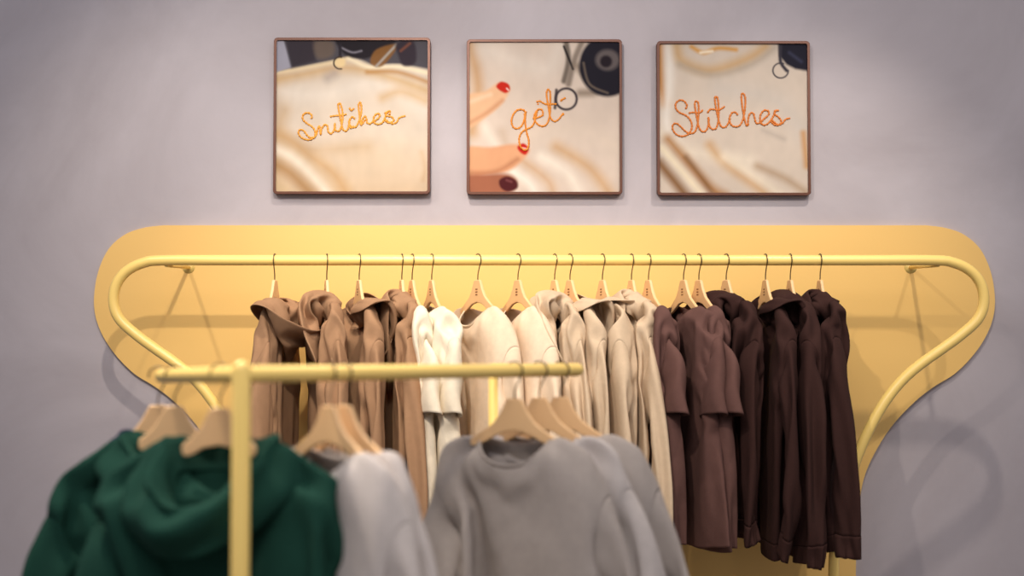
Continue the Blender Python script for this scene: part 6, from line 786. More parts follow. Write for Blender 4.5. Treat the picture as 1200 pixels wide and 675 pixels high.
6,57,9,-3,-2,-3,-10,-1,-2,0,-3,-2,-5,-3,-1,0,0,-1,3,-23,-15,11,52,8,0,-5,-4,-9,-6,3,-1,-2,-4,-2,-5,-1,0,0,-1,2,-12,-17,8,51,9,-5,-6,-6,-7,-5,2,0,-1,-4,-3,-3,-2,1,-1,-1,1,-9,-22,6,57,2,-6,-2,-7,-7,0,0,0,-3,-2,0,-3,-5,1,0,-2,2,-9,-21,3,62,
-11,2,-4,-6,-6,-1,2,1,-1,-1,-2,-1,-5,-1,0,-2,2,-13,-12,-3,70,-22,1,-4,-6,-4,0,2,1,0,-1,-1,-3,-1,-3,-1,-1,1,-17,-5,-1,62,-14,-9,-5,-5,0,-2,5,1,0,-1,-6,0,-1,3,-5,-1,4,-13,-9,1,44,0,-12,-5,0,-3,2,0,-2,0,0,0,0,-1,3,-11,-3,0,-1,-10,-9,63,-30,-3,
-3,2,2,-2,1,2,3,-3,-4,3,-4,4,-1,1,7,-19,-23,-12,82,-1,1,-2,0,2,-2,1,-1,1,-10,-18,-12,-1,2,-8,-21,-19,-3,89,0,0,0,-1,1,-1,0,0,1,-11,-15,-15,0,2,-9,-20,-19,-4,90,0,-1,0,0,1,-1,0,-1,-2,-4,-18,-13,-2,3,-12,-23,-14,-4,90,-1,0,0,0,1,-1,0,-1,1,-7,
-16,-15,-1,1,-11,-25,-8,-7,87,2,-1,0,-1,1,0,-1,-1,2,-7,-16,-14,-3,2,-12,-23,-13,-3,87,1,0,-1,1,-1,0,-1,1,1,-8,-13,-15,-3,-1,-12,-17,-19,2,83,2,-1,1,-2,1,0,0,-1,2,-8,-14,-13,-5,1,-14,-20,-14,1,82,2,-1,0,0,1,-1,0,-1,2,-6,-14,-14,-4,0,-16,-21,
-9,-4,85,2,-1,1,0,0,-1,0,0,-1,-4,-14,-13,-6,1,-18,-21,-4,-7,84,4,-1,-1,-1,2,-2,1,-1,1,-5,-13,-14,-5,1,-21,-18,-3,-9,83,4,0,-1,0,0,-1,1,-1,-1,-2,-14,-13,-6,0,-22,-14,-3,-12,84,4,-1,0,-1,1,-1,0,-1,0,-2,-14,-14,-5,0,-23,-13,-2,-12,83,3,0,-1,0,
0,0,0,0,-3,0,-14,-13,-6,-1,-22,-14,2,-16,84,3,-1,0,0,1,-1,-1,-1,-1,1,-15,-14,-4,-3,-22,-12,1,-15,83,3,-1,0,0,0,0,-1,0,-3,2,-14,-15,-5,-2,-23,-10,0,-14,82,3,-1,0,-1,1,-1,-1,0,-2,0,-11,-16,-3,-6,-19,-10,-1,-14,81,3,-1,-1,0,2,-3,0,0,-1,0,-10,
-18,-3,-7,-15,-12,-2,-10,78,2,-1,-1,1,0,-1,-2,0,0,-1,-8,-18,-4,-7,-15,-5,-12,-2,77,-5,2,-2,0,2,-3,0,0,-1,0,-8,-18,-2,-9,-16,2,-16,3,67,8,-10,0,0,0,0,-1,0,0,-3,1,-4,-19,-7,-7,-12,0,-10,-2,7,60,2,-6,0,0,-1,-1,0,0,0,-1,0,-3,-17,-8,-4,-11,-3,
-5,-11,9,62,-1,-8,2,-1,-1,0,-1,1,-1,-1,0,-1,-15,-8,1,-14,-6,-2,-4,-11,76,-14,0,0,-1,-1,0,0,0,0,-1,0,-1,-11,-8,1,-12,-8,1,-11,-4,72,-19,5,-4,-1,-1,0,1,-1,0,0,0,-2,-2,-12,2,-11,-9,3,-15,-7,67,-13,4,-4,-1,0,-2,2,-1,0,-1,-1,0,0,-8,0,-10,-5,-6,
-15,0,55,-6,-1,-1,-2,-1,-1,2,0,-1,-1,1,-2,-1,3,-5,-8,-1,-19,-6,-5,52,1,-5,-3,0,-1,-1,2,-1,0,0,0,-1,0,4,-2,-5,-14,-14,-5,-1,53,2,-6,-3,-10,-2,-3,6,0,1,0,1,-1,1,4,0,3,-23,-6,-9,-2,30,-1,4,-2,2,0,1,37,0,-4,-2,6,0,4,2,-9,-1,-5,29,3,-6,-6,0,5,
-13,2,-2,-1,-6,-12,1,6,-4,3,-1,9,1,3,1,-4,-14,-2,8,-1,-2,16,10,-5,1,0,-7,-16,5,-1,1,4,11,14,-5,0,-2,-6,-22,12,-3,4,2,19,7,-3,-2,-1,-6,-30,5,14,-5,19,18,-3,-3,0,-2,-7,-39,22,5,11,19,4,-4,-2,-2,2,-10,-26,9,14,11,13,1,-3,-1,-1,0,-8,-24,8,13,
15,8,0,-3,0,-2,0,-8,-18,9,13,7,10,-2,-1,-2,-2,3,-8,-14,5,10,14,4,-3,0,-3,4,-1,-9,-10,5,12,8,2,-1,-3,3,4,-3,-7,-9,6,11,5,-1,-5,7,6,-6,0,-5,-8,9,6,-1,1,2,1,-2,7,3,-9,-11,9,-1,2,9,-3,1,9,5,-5,-1,-15,0,-1,10,1,-1,5,9,6,-5,3,-13,-5,-2,9,8,-6,10,
7,-6,11,0,-19,-1,8,11,-2,-1,13,-4,2,11,-4,-22,3,14,3,-5,11,-2,2,11,0,-1,-160,-4,-2,0,-1,5,-6,-1,-5,30,-5,-4,-4,-7,-5,2,-3,1,-6,-1,-2,0,-1,-1,3,3,7,-5,-2,1,-4,-1,-2,3,16,3,-14,0,-3,0,-1,1,11,14,-1,-17,1,-5,1,-3,6,15,12,-1,-27,-1,0,4,-3,10,
13,13,-1,-41,12,7,-5,0,11,14,12,-2,-33,3,7,-4,1,13,13,11,-4,-28,-2,7,-4,5,14,13,6,-3,-24,-2,0,-1,8,14,12,5,-3,-21,0,-4,1,8,13,11,3,-3,-17,-2,-1,2,4,15,8,2,-3,-14,-3,5,4,-3,13,9,0,-3,-10,-2,-1,10,3,0,10,0,-1,-14,7,-4,3,10,0,-2,12,-3,-15,2,4,
-2,5,5,0,9,3,-17,7,-3,-2,5,8,10,-4,6,-16,0,10,-3,-1,12,9,2,6,-21,-2,9,2,-4,8,9,-2,7,-233,6,4,6,9,1,-3,4,1,1,-16,-23,4,7,6,5,7,-4,4,4,3,-18,14,3,2,1,1,3,1,-6,1,-7,-14,10,3,1,1,1,-1,2,1,0,-11,-15,14,1,2,2,2,-1,0,-6,4,-8,-13,20,-8,3,3,-1,-2,4,
-9,2,-6,-11,10,4,2,3,-1,-4,5,-13,0,-1,-13,24,1,1,-11,4,-1,0,-12,-1,0,-9,9,6,3,-2,-3,3,-2,-12,-2,2,-8,7,2,0,1,2,4,-5,-12,-2,3,-8,12,1,2,0,-4,4,-6,-10,-2,3,-7,6,4,-1,3,0,2,-9,-4,-6,4,-6,3,4,0,2,-1,4,-8,-8,-2,3,-4,6,-2,2,-2,1,4,-8,-9,3,2,-4,
-5,7,1,3,-6,0,0,-8,3,1,-7,0,5,0,2,0,-10,1,3,-7,3,-5,1,2,0,2,0,-8,-2,4,-5,1,-7,0,8,-4,2,2,-3,-6,3,-2,-3,-11,7,6,3,-7,-4,0,-3,2,3,-6,-14,10,7,2,1,-7,3,-3,-7,-1,1,-15,132,6,3,-3,-2,2,2,0,4,-30,6,8,1,-2,6,7,-5,2,5,-3,-1,0,3,4,-6,4,-7,2,0,1,-1,
-3,0,-4,2,-4,5,2,-2,-2,1,-7,1,-3,-1,15,-18,0,2,2,-1,-2,-5,0,6,-5,0,-2,-1,0,-1,-5,3,8,-10,4,-5,-1,2,-4,-5,3,10,-9,1,-3,-3,4,-7,-2,2,3,-3,2,-4,1,2,-11,1,3,3,-5,3,-3,-1,1,-9,2,1,0,-1,3,-4,3,-5,-6,3,0,0,0,1,-3,4,-10,-1,2,0,0,-2,-2,5,-13,4,2,3,
-7,-3,5,-1,-6,1,0,-3,-2,3,-4,-5,0,3,4,-12,4,1,-1,0,-2,2,-2,-9,2,2,-3,0,1,2,4,-10,-2,3,-9,0,5,4,3,-10,-4,4,-6,-7,4,2,13,-13,-5,2,0,-10,2,2,-5,173,1,-3,9,17,-4,-7,-4,1,1,-2,1,-12,23,-3,-4,1,-10,4,5,9,-5,-2,-5,-2,0,5,0,-5,-17,20,6,6,5,4,0,-3,
-12,6,-2,1,-2,2,-29,0,-6,-13,14,6,3,2,26,-3,-4,2,14,1,3,1,5,-41,-16,-15,-7,9,6,4,-8,43,-4,3,6,15,2,5,3,1,-38,-26,-17,-12,17,5,4,-12,39,9,-3,7,17,4,6,2,6,-40,-25,-16,-21,16,8,0,-12,35,7,11,7,9,7,6,2,9,-39,-25,-21,-19,15,11,-9,-11,33,13,12,
11,2,5,6,3,7,-33,-24,-18,-21,21,2,-10,-12,31,13,8,18,-9,7,5,5,8,-27,-25,-12,-19,23,-11,-7,-10,28,6,14,18,-10,-2,8,3,8,-20,-15,-5,-18,10,-11,-5,-8,10,13,14,15,5,-18,5,3,6,-9,-9,-11,-1,-5,1,-11,-5,-4,12,3,-3,29,-24,2,1,-3,7,-5,-2,-7,5,8,11,
-1,-4,-6,-6,-3,-3,3,-5,5,1,12,6,2,9,-20,-3,-5,-7,8,7,9,0,-3,-5,-7,-4,-4,0,-2,2,4,10,6,4,9,-20,-1,-6,-7,6,10,5,5,-4,-6,-6,-6,-4,1,-2,2,3,7,10,1,9,-17,-1,-7,-5,4,11,8,0,-1,-8,-5,-6,-3,-2,1,2,0,7,13,-2,8,-15,1,-9,-4,4,11,8,3,-4,-7,-6,-5,-4,-1,
1,2,-4,9,12,-2,7,-12,0,-8,-2,2,11,9,2,-3,-7,-7,-5,-5,-1,3,1,-3,5,9,2,8,-9,-2,-8,-3,3,10,11,2,-4,-7,-8,-4,-6,2,-2,7,-7,6,6,3,8,-8,0,-8,-6,4,11,11,3,-5,-6,-8,-7,-3,-1,1,4,-4,2,11,-2,9,-6,1,-8,-8,6,10,12,3,-5,-7,-7,-7,-5,2,-1,4,-4,0,14,-3,5,
-1,0,-9,-7,6,11,11,3,-5,-5,-10,-6,-4,0,-1,6,-5,-1,14,-3,0,4,1,-9,-8,8,11,12,1,-5,-6,-6,-10,-3,0,1,3,-4,-1,15,-4,6,-2,2,-9,-9,8,11,12,2,-5,-6,-7,-9,-4,0,0,4,-4,-3,16,1,0,0,1,-9,-8,9,10,12,3,-6,-5,-8,-8,-5,1,-1,3,-3,-2,16,2,1,-2,0,-8,-9,8,11,
14,1,-4,-6,-8,-8,-7,3,-2,2,0,-6,16,-1,4,-4,4,-8,-10,10,12,11,2,-5,-4,-9,-7,-8,3,-1,0,1,-5,14,1,0,-2,4,-7,-10,10,12,11,4,-5,-5,-8,-8,-8,2,0,-3,4,-7,14,0,-1,2,2,-6,-9,9,13,9,6,-5,-7,-7,-7,-9,2,-1,-2,4,-7,13,-4,14,-7,-1,-6,-5,6,14,9,7,-4,-9,
-7,-7,-9,2,-2,0,1,-4,12,-1,11,-16,4,-1,-6,6,15,8,7,-3,-9,-6,-8,-9,1,-3,2,-2,-2,10,2,12,-18,9,-3,-9,9,13,8,6,-2,-8,-8,-8,-8,-1,-1,1,-5,-1,8,6,11,-12,8,-5,-10,11,12,8,5,-2,-7,-8,-9,-7,-3,-1,0,-1,-10,14,6,6,-5,0,3,-12,14,11,11,1,-3,-7,-8,-7,
-9,-4,1,1,-3,-6,10,-2,10,12,-4,-4,-11,15,10,10,-1,-3,-6,-7,-7,-6,-7,3,0,-4,-6,8,1,2,11,6,-9,-7,15,11,2,4,-1,-7,-8,-3,-6,-8,-2,2,-3,-8,9,2,8,-1,5,-1,-8,15,10,1,3,1,-5,-5,-5,-5,-7,-3,-4,-1,-10,13,0,12,-8,5,6,-11,16,6,-10,14,1,-1,-6,-4,-6,-5,
-4,-6,-3,-8,16,-3,6,-18,12,11,-1,10,-4,0,5,1,7,-4,-10,-4,0,5,-16,-5,-6,5,6,-3,-7,0,16,5,-5,6,4,15,-3,-1,-6,-2,3,4,-6,-8,-3,-6,-5,4,-1,-1,-6,7,-4,0,-2,1,24,10,-2,-2,0,-3,3,-32,3,1,-1,8,-2,-9,13,1,-3,0,1,-2,3,-1,1,-3,-13,-8,-13,0,-2,11,9,11,
13,-2,-4,1,-2,0,0,1,2,0,-2,-14,-9,-10,-7,4,8,11,12,12,-4,-1,-2,0,1,-2,0,2,3,-8,-8,-10,-12,-2,-2,11,10,13,8,2,-4,-1,-1,-1,-2,3,1,0,-1,-11,-10,-12,-7,2,13,9,14,9,-1,-4,0,-2,-1,-1,0,3,0,1,-13,-9,-12,-7,1,15,9,13,6,2,-5,0,-3,1,-3,2,0,3,1,-12,
-11,-12,-8,3,15,12,9,7,1,-4,-4,1,-1,1,-2,0,4,1,-12,-10,-12,-9,4,15,10,12,3,3,-5,-1,0,0,-3,1,-1,3,3,-11,-11,-11,-12,6,13,11,14,-2,8,-7,-1,0,-1,1,-3,-1,3,5,-11,-11,-11,-12,7,13,11,13,-4,6,-4,-1,-1,1,-1,-1,-3,3,6,-9,-13,-10,-13,9,11,13,12,-8,
10,-4,-3,1,1,-1,-2,-3,3,6,-9,-11,-12,-12,8,12,13,10,-9,12,-4,-4,2,1,0,-1,-5,1,8,-7,-13,-11,-12,9,11,14,8,-12,14,-4,-1,-1,2,-1,0,-5,0,8,-5,-13,-10,-13,9,12,14,5,-13,16,-5,0,-1,2,0,-1,-4,-1,7,-3,-13,-10,-13,9,13,15,1,-15,17,-1,-5,3,1,1,-2,-4,
-1,6,-1,-13,-11,-12,11,11,17,-4,-15,18,0,-5,3,1,1,-3,-2,-4,7,1,-13,-10,-14,13,10,18,-9,-12,18,0,-5,3,1,0,-4,1,-4,6,1,-12,-11,-13,14,9,18,-13,-9,15,4,-5,3,0,0,-4,2,-5,3,6,-12,-10,-15,15,10,17,-19,3,6,5,-4,4,0,-3,-3,3,-6,7,2,-11,-10,-15,17,
12,11,-16,9,-12,9,7,-1,2,-1,-6,-1,2,-5,7,2,-9,-10,-15,17,12,10,-14,7,2,-16,14,5,0,0,-3,-5,-1,3,-4,1,7,-7,-10,-14,13,12,11,-10,5,-4,-14,16,4,0,-2,-2,-5,1,2,-2,-4,9,-3,-11,-11,6,14,11,-8,7,-16,-5,20,-4,1,-1,-2,-4,2,0,0,-5,3,6,-10,-11,2,12,13,
-5,3,-11,7,0,1,-4,3,-1,-3,-1,1,-2,1,-4,10,-7,-10,-2,11,13,0,-6,0,-7,9,-7,3,1,1,-3,-1,-1,2,-4,0,6,-1,-7,-6,11,12,-7,-7,8,-13,7,4,-2,-2,3,-1,-3,1,-1,-7,6,6,1,4,-17,10,6,-10,0,-6,-2,3,8,6,-1,-3,0,-4,1,-2,-4,-1,0,0,3,7,1,-5,-6,-7,10,-8,5,-1,4,
1,7,-5,-11,10,-5,0,-1,-1,0,9,1,4,-15,7,2,0,-9,10,-2,1,-1,-1,4,10,-5,4,4,-9,2,-7,-9,-5,5,-3,20,7,-1,3,-2,-15,2,-8,2,-9,-10,38,-12,-4,-1,2,-3,-6,-8,0,2,-9,33,-2,-9,6,-5,-9,-10,-3,9,-4,-7,31,-8,1,0,-12,-3,-4,-2,5,-2,-8,27,-8,2,-9,-2,10,-15,3,
-1,-2,-6,16,-4,-3,4,-2,3,-9,1,5,-2,-10,14,14,-4,-9,4,-9,1,-2,4,-2,-9,28,-6,-2,1,-2,-9,0,3,3,-9,-9,36,-7,2,-3,-8,-6,2,5,-6,-7,-6,37,-6,-1,-7,-4,-5,5,-1,-4,-9,-6,39,-6,-3,-1,-8,2,-2,-2,-8,-8,-2,41,-5,-2,-5,-7,5,-3,-8,-9,-1,-9,47,-6,-2,-6,-2,
2,-10,-8,2,-10,-7,49,-5,-4,-2,-3,-7,-3,-3,-10,-5,-7,51,-8,1,-7,-6,5,-5,-8,-9,-2,-14,53,-5,-2,-1,-6,-1,-8,-6,-7,1,-19,47,-1,-1,-6,-3,2,-8,-6,2,-11,-14,46,-6,1,-1,-1,-3,-5,-1,-8,-5,-16,40,-2,5,-6,2,-3,-4,-4,-3,-7,-13,27,-2,-4,1,-4,6,-4,-4,-7,
16,2,3,-2,-9,-3,5,-2,-8,26,-2,-1,-4,4,-12,-2,-6,-7,29,-2,-7,4,-3,2,-12,-6,-6,23,-4,2,-2,7,-8,-7,-7,-5,22,4,-6,5,2,-12,-5,-8,-2,15,7,7,0,-7,-9,-6,-6,-1,9,7,8,0,-5,-8,-5,-6,-2,13,5,8,0,-9,-6,-4,-7,-1,16,2,8,-1,-10,-3,-5,-7,0,25,-6,5,0,-10,-3,
-4,-8,1,29,2,-1,-9,-8,-2,-6,-7,2,32,-1,-5,-6,-9,-1,-6,-6,2,36,-2,-10,-8,-2,-7,-4,-5,1,30,-5,2,-9,-6,-3,-5,-5,0,34,-11,1,-5,-6,-6,-2,-5,-2,37,-9,-8,3,-8,-5,-3,-4,-2,37,-9,-2,-5,-8,-3,-3,-1,-5,31,-6,-9,1,-4,-3,-3,-5,0,21,0,-8,-3,1,-6,-2,-5,0,
13,2,10,0,0,-11,11,-1,-5,4,-1,-24,19,2,3,9,-5,-16,9,-5,6,3,-14,-2,4,6,-1,14,-4,-15,3,9,6,-21,-1,6,10,-10,-6,7,-1,4,9,5,-22,2,9,-5,1,2,-7,12,-4,8,6,-17,-3,9,-4,4,-11,0,11,0,7,5,-16,-1,0,5,-1,-11,4,8,5,3,7,-6,-1,-3,-8,-1,-10,8,9,5,2,4,-15,4,
2,-5,-8,-3,8,7,5,1,9,-21,2,-4,-4,1,-3,9,7,5,2,6,-17,2,-1,-3,-9,3,8,5,7,-2,9,-23,1,-4,7,-6,-2,9,6,8,-2,6,-27,0,-2,4,6,-5,9,7,3,-1,7,-28,-3,-1,10,0,-1,10,4,4,-1,5,-35,5,-1,3,10,3,2,7,1,0,9,-42,16,-5,0,7,8,4,-1,7,-2,7,-43,15,3,-3,7,7,5,-2,5,3,
3,-39,4,11,5,-3,9,6,-3,4,4,3,-43,7,4,8,7,4,6,0,-1,3,4,-37,3,5,4,9,-1,5,5,4,2,-1,-31,-7,1,4,8,7,-8,8,0,-20,7,2,-2,2,7,2,5,-2,-14,8,4,4,-2,2,7,-7,-5,-10,2,1,6,16,-7,-13,11,-5,-11,1,5,10,5,-14,-2,13,-5,-7,6,10,-5,-2,-10,1,13,-5,-3,5,5,-8,-6,
-6,6,12,-3,0,2,3,-10,-7,-4,9,11,2,-10,8,-1,-11,-7,-1,10,9,0,-8,8,-3,-9,-8,2,11,6,1,-8,4,-2,-10,-7,7,11,4,0,-11,5,-4,-9,-4,10,10,0,2,-14,7,-5,-9,1,10,8,-2,7,-16,2,-11,0,9,5,-2,6,11,-28,-3,2,9,-1,-1,11,7,-3,-23,6,5,-5,2,9,5,-7,10,-21,0,-5,5,
8,2,-2,11,3,-23,-3,0,7,3,-3,10,5,-1,-21,-2,4,4,-3,6,7,4,-1,-20,-1,5,-1,3,6,3,-2,9,6,-6,-5,-6,-6,-8,7,2,-4,2,1,0,-6,16,5,5,0,-11,-2,0,-1,-23,-1,-2,2,-1,5,-5,-3,1,27,-6,6,6,4,-8,-8,-11,-25,-2,-5,-6,-8,16,9,16,-3,13,2,7,7,7,-12,-16,-18,-15,-3,
-11,-14,4,0,19,19,23,-8,12,26,13,-9,-21,-20,-19,-15,-6,-8,-11,14,-3,4,21,25,12,3,24,14,-13,-19,-24,-20,-15,-7,-11,-6,8,8,8,15,18,22,7,25,9,-13,-24,-15,-19,-32,-3,-8,-5,3,7,12,16,19,26,12,21,7,-13,-14,-18,-19,-28,-20,-5,-6,1,24,11,15,12,24,
20,7,13,-10,-14,-26,-9,-30,-13,-8,-13,-5,27,8,19,20,22,18,0,18,-3,-28,-12,-6,-32,-19,-7,-9,-16,29,13,26,18,24,0,3,27,-7,-21,-20,-2,-28,-17,-17,-11,-15,33,24,19,28,1,2,10,29,2,-15,-19,-9,-22,-12,-20,-18,-22,4,-1,0,-1,1,-1,1,0,1,1,0,1,1,1,1,
1,2,3,1,1,3,-16,-1,0,0,0,-1,1,0,1,0,1,1,1,1,1,1,1,4,0,1,4,-16,-1,0,0,0,-1,1,0,1,0,1,1,1,1,1,1,1,3,1,0,5,-16,-1,0,0,0,0,0,0,1,0,1,1,1,1,1,1,0,4,1,0,5,-16,-1,0,0,0,0,0,0,1,0,1,1,1,1,1,1,0,3,3,-1,5,-16,-1,0,0,0,0,-1,1,0,1,1,1,1,1,1,1,0,0,3,2,
5,-16,-1,0,0,0,0,-1,1,1,0,1,1,1,1,1,1,0,1,2,1,5,-15,-1,0,0,0,0,-1,1,1,0,1,1,1,1,1,1,1,0,2,1,6,-16,-1,0,0,0,0,-1,1,1,0,1,1,1,1,1,1,1,0,1,2,5,-15,-1,0,0,0,0,-1,1,1,0,1,1,1,1,1,1,1,0,1,3,1,-12,-1,0,0,0,0,-1,1,1,0,1,1,1,1,1,1,1,0,1,3,0,-11,0,
-1,0,0,0,-1,1,1,0,1,1,1,1,1,1,1,1,0,2,1,-11,-1,0,0,0,0,-1,1,1,0,1,1,1,1,1,1,1,1,0,1,2,-11,0,-1,0,0,0,-1,1,1,0,1,1,1,1,1,1,1,1,0,0,3,-13,2,-1,0,0,-1,1,0,1,0,1,1,1,1,1,1,1,1,-1,1,3,-13,2,-1,0,0,0,0,0,0,1,1,1,1,1,1,1,1,1,-1,2,-6,-5,1,0,1,-1,0,
0,0,0,1,2,1,0,1,1,1,1,1,-1,0,-8,0,0,0,1,-1,0,0,0,0,1,1,2,1,1,0,1,1,1,-1,-1,-3,-9,4,2,-1,0,-1,0,0,1,1,2,0,2,0,0,1,1,1,-1,0,-9,1,-1,1,2,0,-1,0,-1,1,1,1,2,1,0,2,0,0,2,-5,2,-12,5,-1,1,2,-1,-1,2,-3,2,1,1,2,1,0,3,-1,0,1,-3,-1,-9,6,-1,-2,3,-1,-1,
1,-2,2,1,1,1,2,0,4,-3,0,1,-3,-3,-5,2,0,-1,4,-1,-2,3,-4,3,1,1,1,2,0,4,-3,1,0,-2,-3,-3,-11,8,1,5,-3,-2,5,-5,3,0,2,0,2,1,5,-4,0,1,-2,-3,-1,-14,7,0,7,-3,-1,6,-6,3,0,0,1,1,0,8,-4,0,1,-3,-3,-4,-9,4,1,7,-2,-1,4,-5,4,-1,1,1,0,-1,10,-4,1,0,-4,-4,-3,
-10,5,0,7,-3,1,8,-10,5,1,0,-1,2,-3,9,-3,2,2,-9,0,-3,-12,7,2,0,-6,-1,14,-9,5,3,1,-1,-3,-4,14,-20,4,6,0,4,-9,-8,-1,22,0,-1,-1,-1,-1,-8,7,-6,4,-7,4,6,2,-1,2,-16,2,-5,17,2,1,2,1,2,1,2,1,2,1,1,0,1,1,0,-1,-2,0,-15,2,1,2,1,2,1,2,1,2,1,1,0,1,1,0,
-1,-2,0,-15,2,1,2,1,2,1,2,1,2,1,1,0,1,1,0,-3,0,-1,-14,1,2,2,1,2,1,2,1,1,2,1,0,1,1,0,-3,-1,0,-14,1,2,1,2,2,1,1,2,1,2,1,0,1,1,-1,-2,-1,0,-15,2,2,1,2,2,1,1,2,1,2,0,1,1,1,-1,-2,-2,1,-15,2,2,1,2,1,2,1,2,1,2,0,1,1,1,-1,-2,-2,0,-14,2,2,1,2,1,2,1,
2,1,1,1,1,1,1,-2,-2,-1,-2,-12,2,2,1,2,1,2,1,2,1,2,0,1,1,1,-2,-2,-1,-2,-12,2,2,1,2,1,2,1,2,1,1,1,1,2,0,-2,-2,-1,-2,-12,2,2,1,2,1,2,1,2,1,2,0,1,2,0,-3,-1,-1,-2,-12,2,2,1,2,1,2,1,1,2,1,1,1,2,0,-3,-2,0,-2,-12,2,2,1,2,1,2,1,2,1,1,1,1,2,0,-3,-2,
0,-2,-12,2,2,1,2,2,1,1,2,1,1,1,1,2,0,-3,-2,0,-3,-11,2,2,1,2,1,2,1,2,1,2,0,1,2,0,-3,-2,0,-2,-11,1,2,1,2,2,1,1,2,1,1,1,1,2,0,-3,-2,0,-1,-13,2,2,1,2,2,0,2,2,1,1,1,1,3,-2,-2,-2,0,-3,-11,2,2,1,2,2,1,1,2,1,1,1,2,2,-2,-3,-2,0,-6,-7,2,2,0,2,2,1,1,
2,1,1,2,1,2,-2,-3,-3,1,-5,-10,2,3,2,1,2,2,1,1,2,1,1,1,2,2,-2,-3,-2,-2,-7,-2,-5,5,0,2,2,1,2,1,1,2,0,2,1,1,4,-5,-1,-2,-3,-5,-3,-3,0,3,2,2,1,3,0,1,2,0,2,0,2,3,-5,0,-2,-3,-5,-5,-2,2,3,1,2,1,3,0,1,1,1,1,1,2,3,-5,0,-2,-4,-3,-7,-3,3,2,3,2,1,4,-1,
1,1,1,1,1,-1,6,-5,0,-1,-5,-2,-10,-3,5,1,4,2,2,3,-1,2,0,1,1,1,-2,6,-4,-1,-1,-6,-4,-3,-9,7,3,1,3,2,5,-2,2,0,0,1,2,0,0,0,-1,-3,-7,-4,-6,-3,4,4,3,3,2,5,-1,1,0,0,0,-1,-3,2,1,1,-5,-5,-6,-3,-3,-2,3,7,7,3,7,-4,1,0,0,0,-1,-2,5,-4,-1,0,-6,-8,-1,21,
-5,-1,-1,1,-1,3,-8,4,-5,-2,-11,1,1,-3,-3,-4,1,50,-22,0,0,-12,-2,-4,-5,1,-2,-5,22,-4,0,-4,4,-10,0,-2,-1,-7,-1,26,0,-6,0,1,-6,-1,-5,-6,-4,-2,29,-2,-5,0,0,-3,-8,-4,-4,-5,-2,34,-6,-5,2,-1,-6,-7,-3,-4,-5,-2,49,-12,-8,-3,-4,-7,-5,-3,-4,-4,-3,50,
-3,-14,-8,-2,-7,-4,-5,-3,-4,-4,54,-12,-9,-5,-5,-8,-3,-4,-3,-5,-4,55,-14,-5,-9,-6,-5,-4,-3,-4,-4,-4,51,-10,-7,-8,-7,-4,-3,-4,-4,-4,-4,49,-9,-7,-7,-7,-3,-3,-5,-3,-5,-3,47,-8,-8,-7,-6,-1,-4,-5,-4,-4,-4,46,-10,-6,-7,-3,-2,-6,-5,-2,-5,-4,43,-8,
-7,-2,-4,-6,-2,-3,-6,-4,-4,42,-9,0,-6,-7,-1,-4,-6,-5,-4,-4,39,-3,-1,-9,-4,-3,-4,-5,-6,-3,-5,39,-2,-6,-2,-2,-9,-4,-4,-4,-3,-7,38,-3,-2,-2,-6,-7,0,-6,-5,-1,-8,35,-1,-2,-4,-7,-2,-4,-6,1,-6,-7,89,0,-2,-6,-3,4,-4,-5,-2,38,-5,-2,-5,-11,-6,-3,0,
-7,19,-3,-1,-1,-2,-4,-4,-3,-5,20,0,-1,-4,0,-2,-6,-5,-6,24,0,-2,-2,-3,-4,-6,-6,-5,24,1,-2,-2,-2,-5,-7,-6,-4,36,-5,-6,-3,-4,-5,-7,-6,-4,43,-8,-8,-4,-5,-5,-7,-5,-5,40,-7,-7,-4,-5,-5,-6,-6,-4,38,-6,-6,-4,-5,-6,-5,-5,-5,39,-8,-6,-4,-4,-6,-5,-5,
-4,37,-5,-7,-5,-5,-5,-6,-4,-4,36,-5,-7,-5,-5,-5,-4,-5,-4,35,-6,-4,-5,-6,-5,-5,-3,-5,36,-7,-5,-4,-6,-4,-6,-4,-3,34,-6,-5,-4,-6,-4,-2,-8,-3,33,-6,-4,-4,-5,-5,-3,-6,-4,31,-4,-5,-4,-4,-4,-4,-6,-3,29,-4,-2,-6,-5,-3,-4,-2,-6,29,-6,-3,-4,-6,-2,-4,
-3,-2,98,-5,-2,-5,-7,-4,1,-3,0,-3,-8,60,-1,-7,-5,-7,-15,-11,1,-1,-5,-12,39,-1,-3,-3,-5,-9,-4,-1,-2,-5,-7,40,-4,-3,-3,-4,-3,-3,-9,-1,-7,-6,38,-3,-2,-4,-3,-2,-6,-5,-5,-5,-6,47,-15,-1,-4,0,-5,-4,-6,-5,-4,-6,41,-7,-4,0,-4,-5,-4,-5,-5,-5,-6,52,
-9,-3,-11,-3,-5,-3,-7,-4,-4,-5,46,-6,-6,-6,-4,-5,-4,-6,-3,-5,-5,44,-5,-4,-6,-5,-4,-5,-6,-3,-5,-4,43,-3,-6,-5,-7,-4,-4,-5,-4,-4,-5,44,-6,-3,-7,-5,-5,-4,-5,-4,-4,-4,41,-4,-5,-5,-5,-6,-3,-5,-4,-3,-5,40,-4,-4,-6,-5,-4,-5,-4,-4,-4,-3,41,-7,-5,
-3,-6,-4,-5,-4,-3,-4,-5,39,-3,-6,-5,-4,-3,-5,-3,-5,-4,-4,37,-4,-5,-5,-3,-5,-3,-4,-4,-4,-3,34,-2,-6,-4,-4,-4,-3,-4,-4,-4,-3,33,-3,-2,-5,-6,-1,-6,-3,-4,-3,-3,32,-4,-3,-2,-7,0,-5,-5,-3,-3,-4,93,-3,0,-2,-1,-8,-9,1,-4,49,-8,-15,-8,8,-11,-12,4,
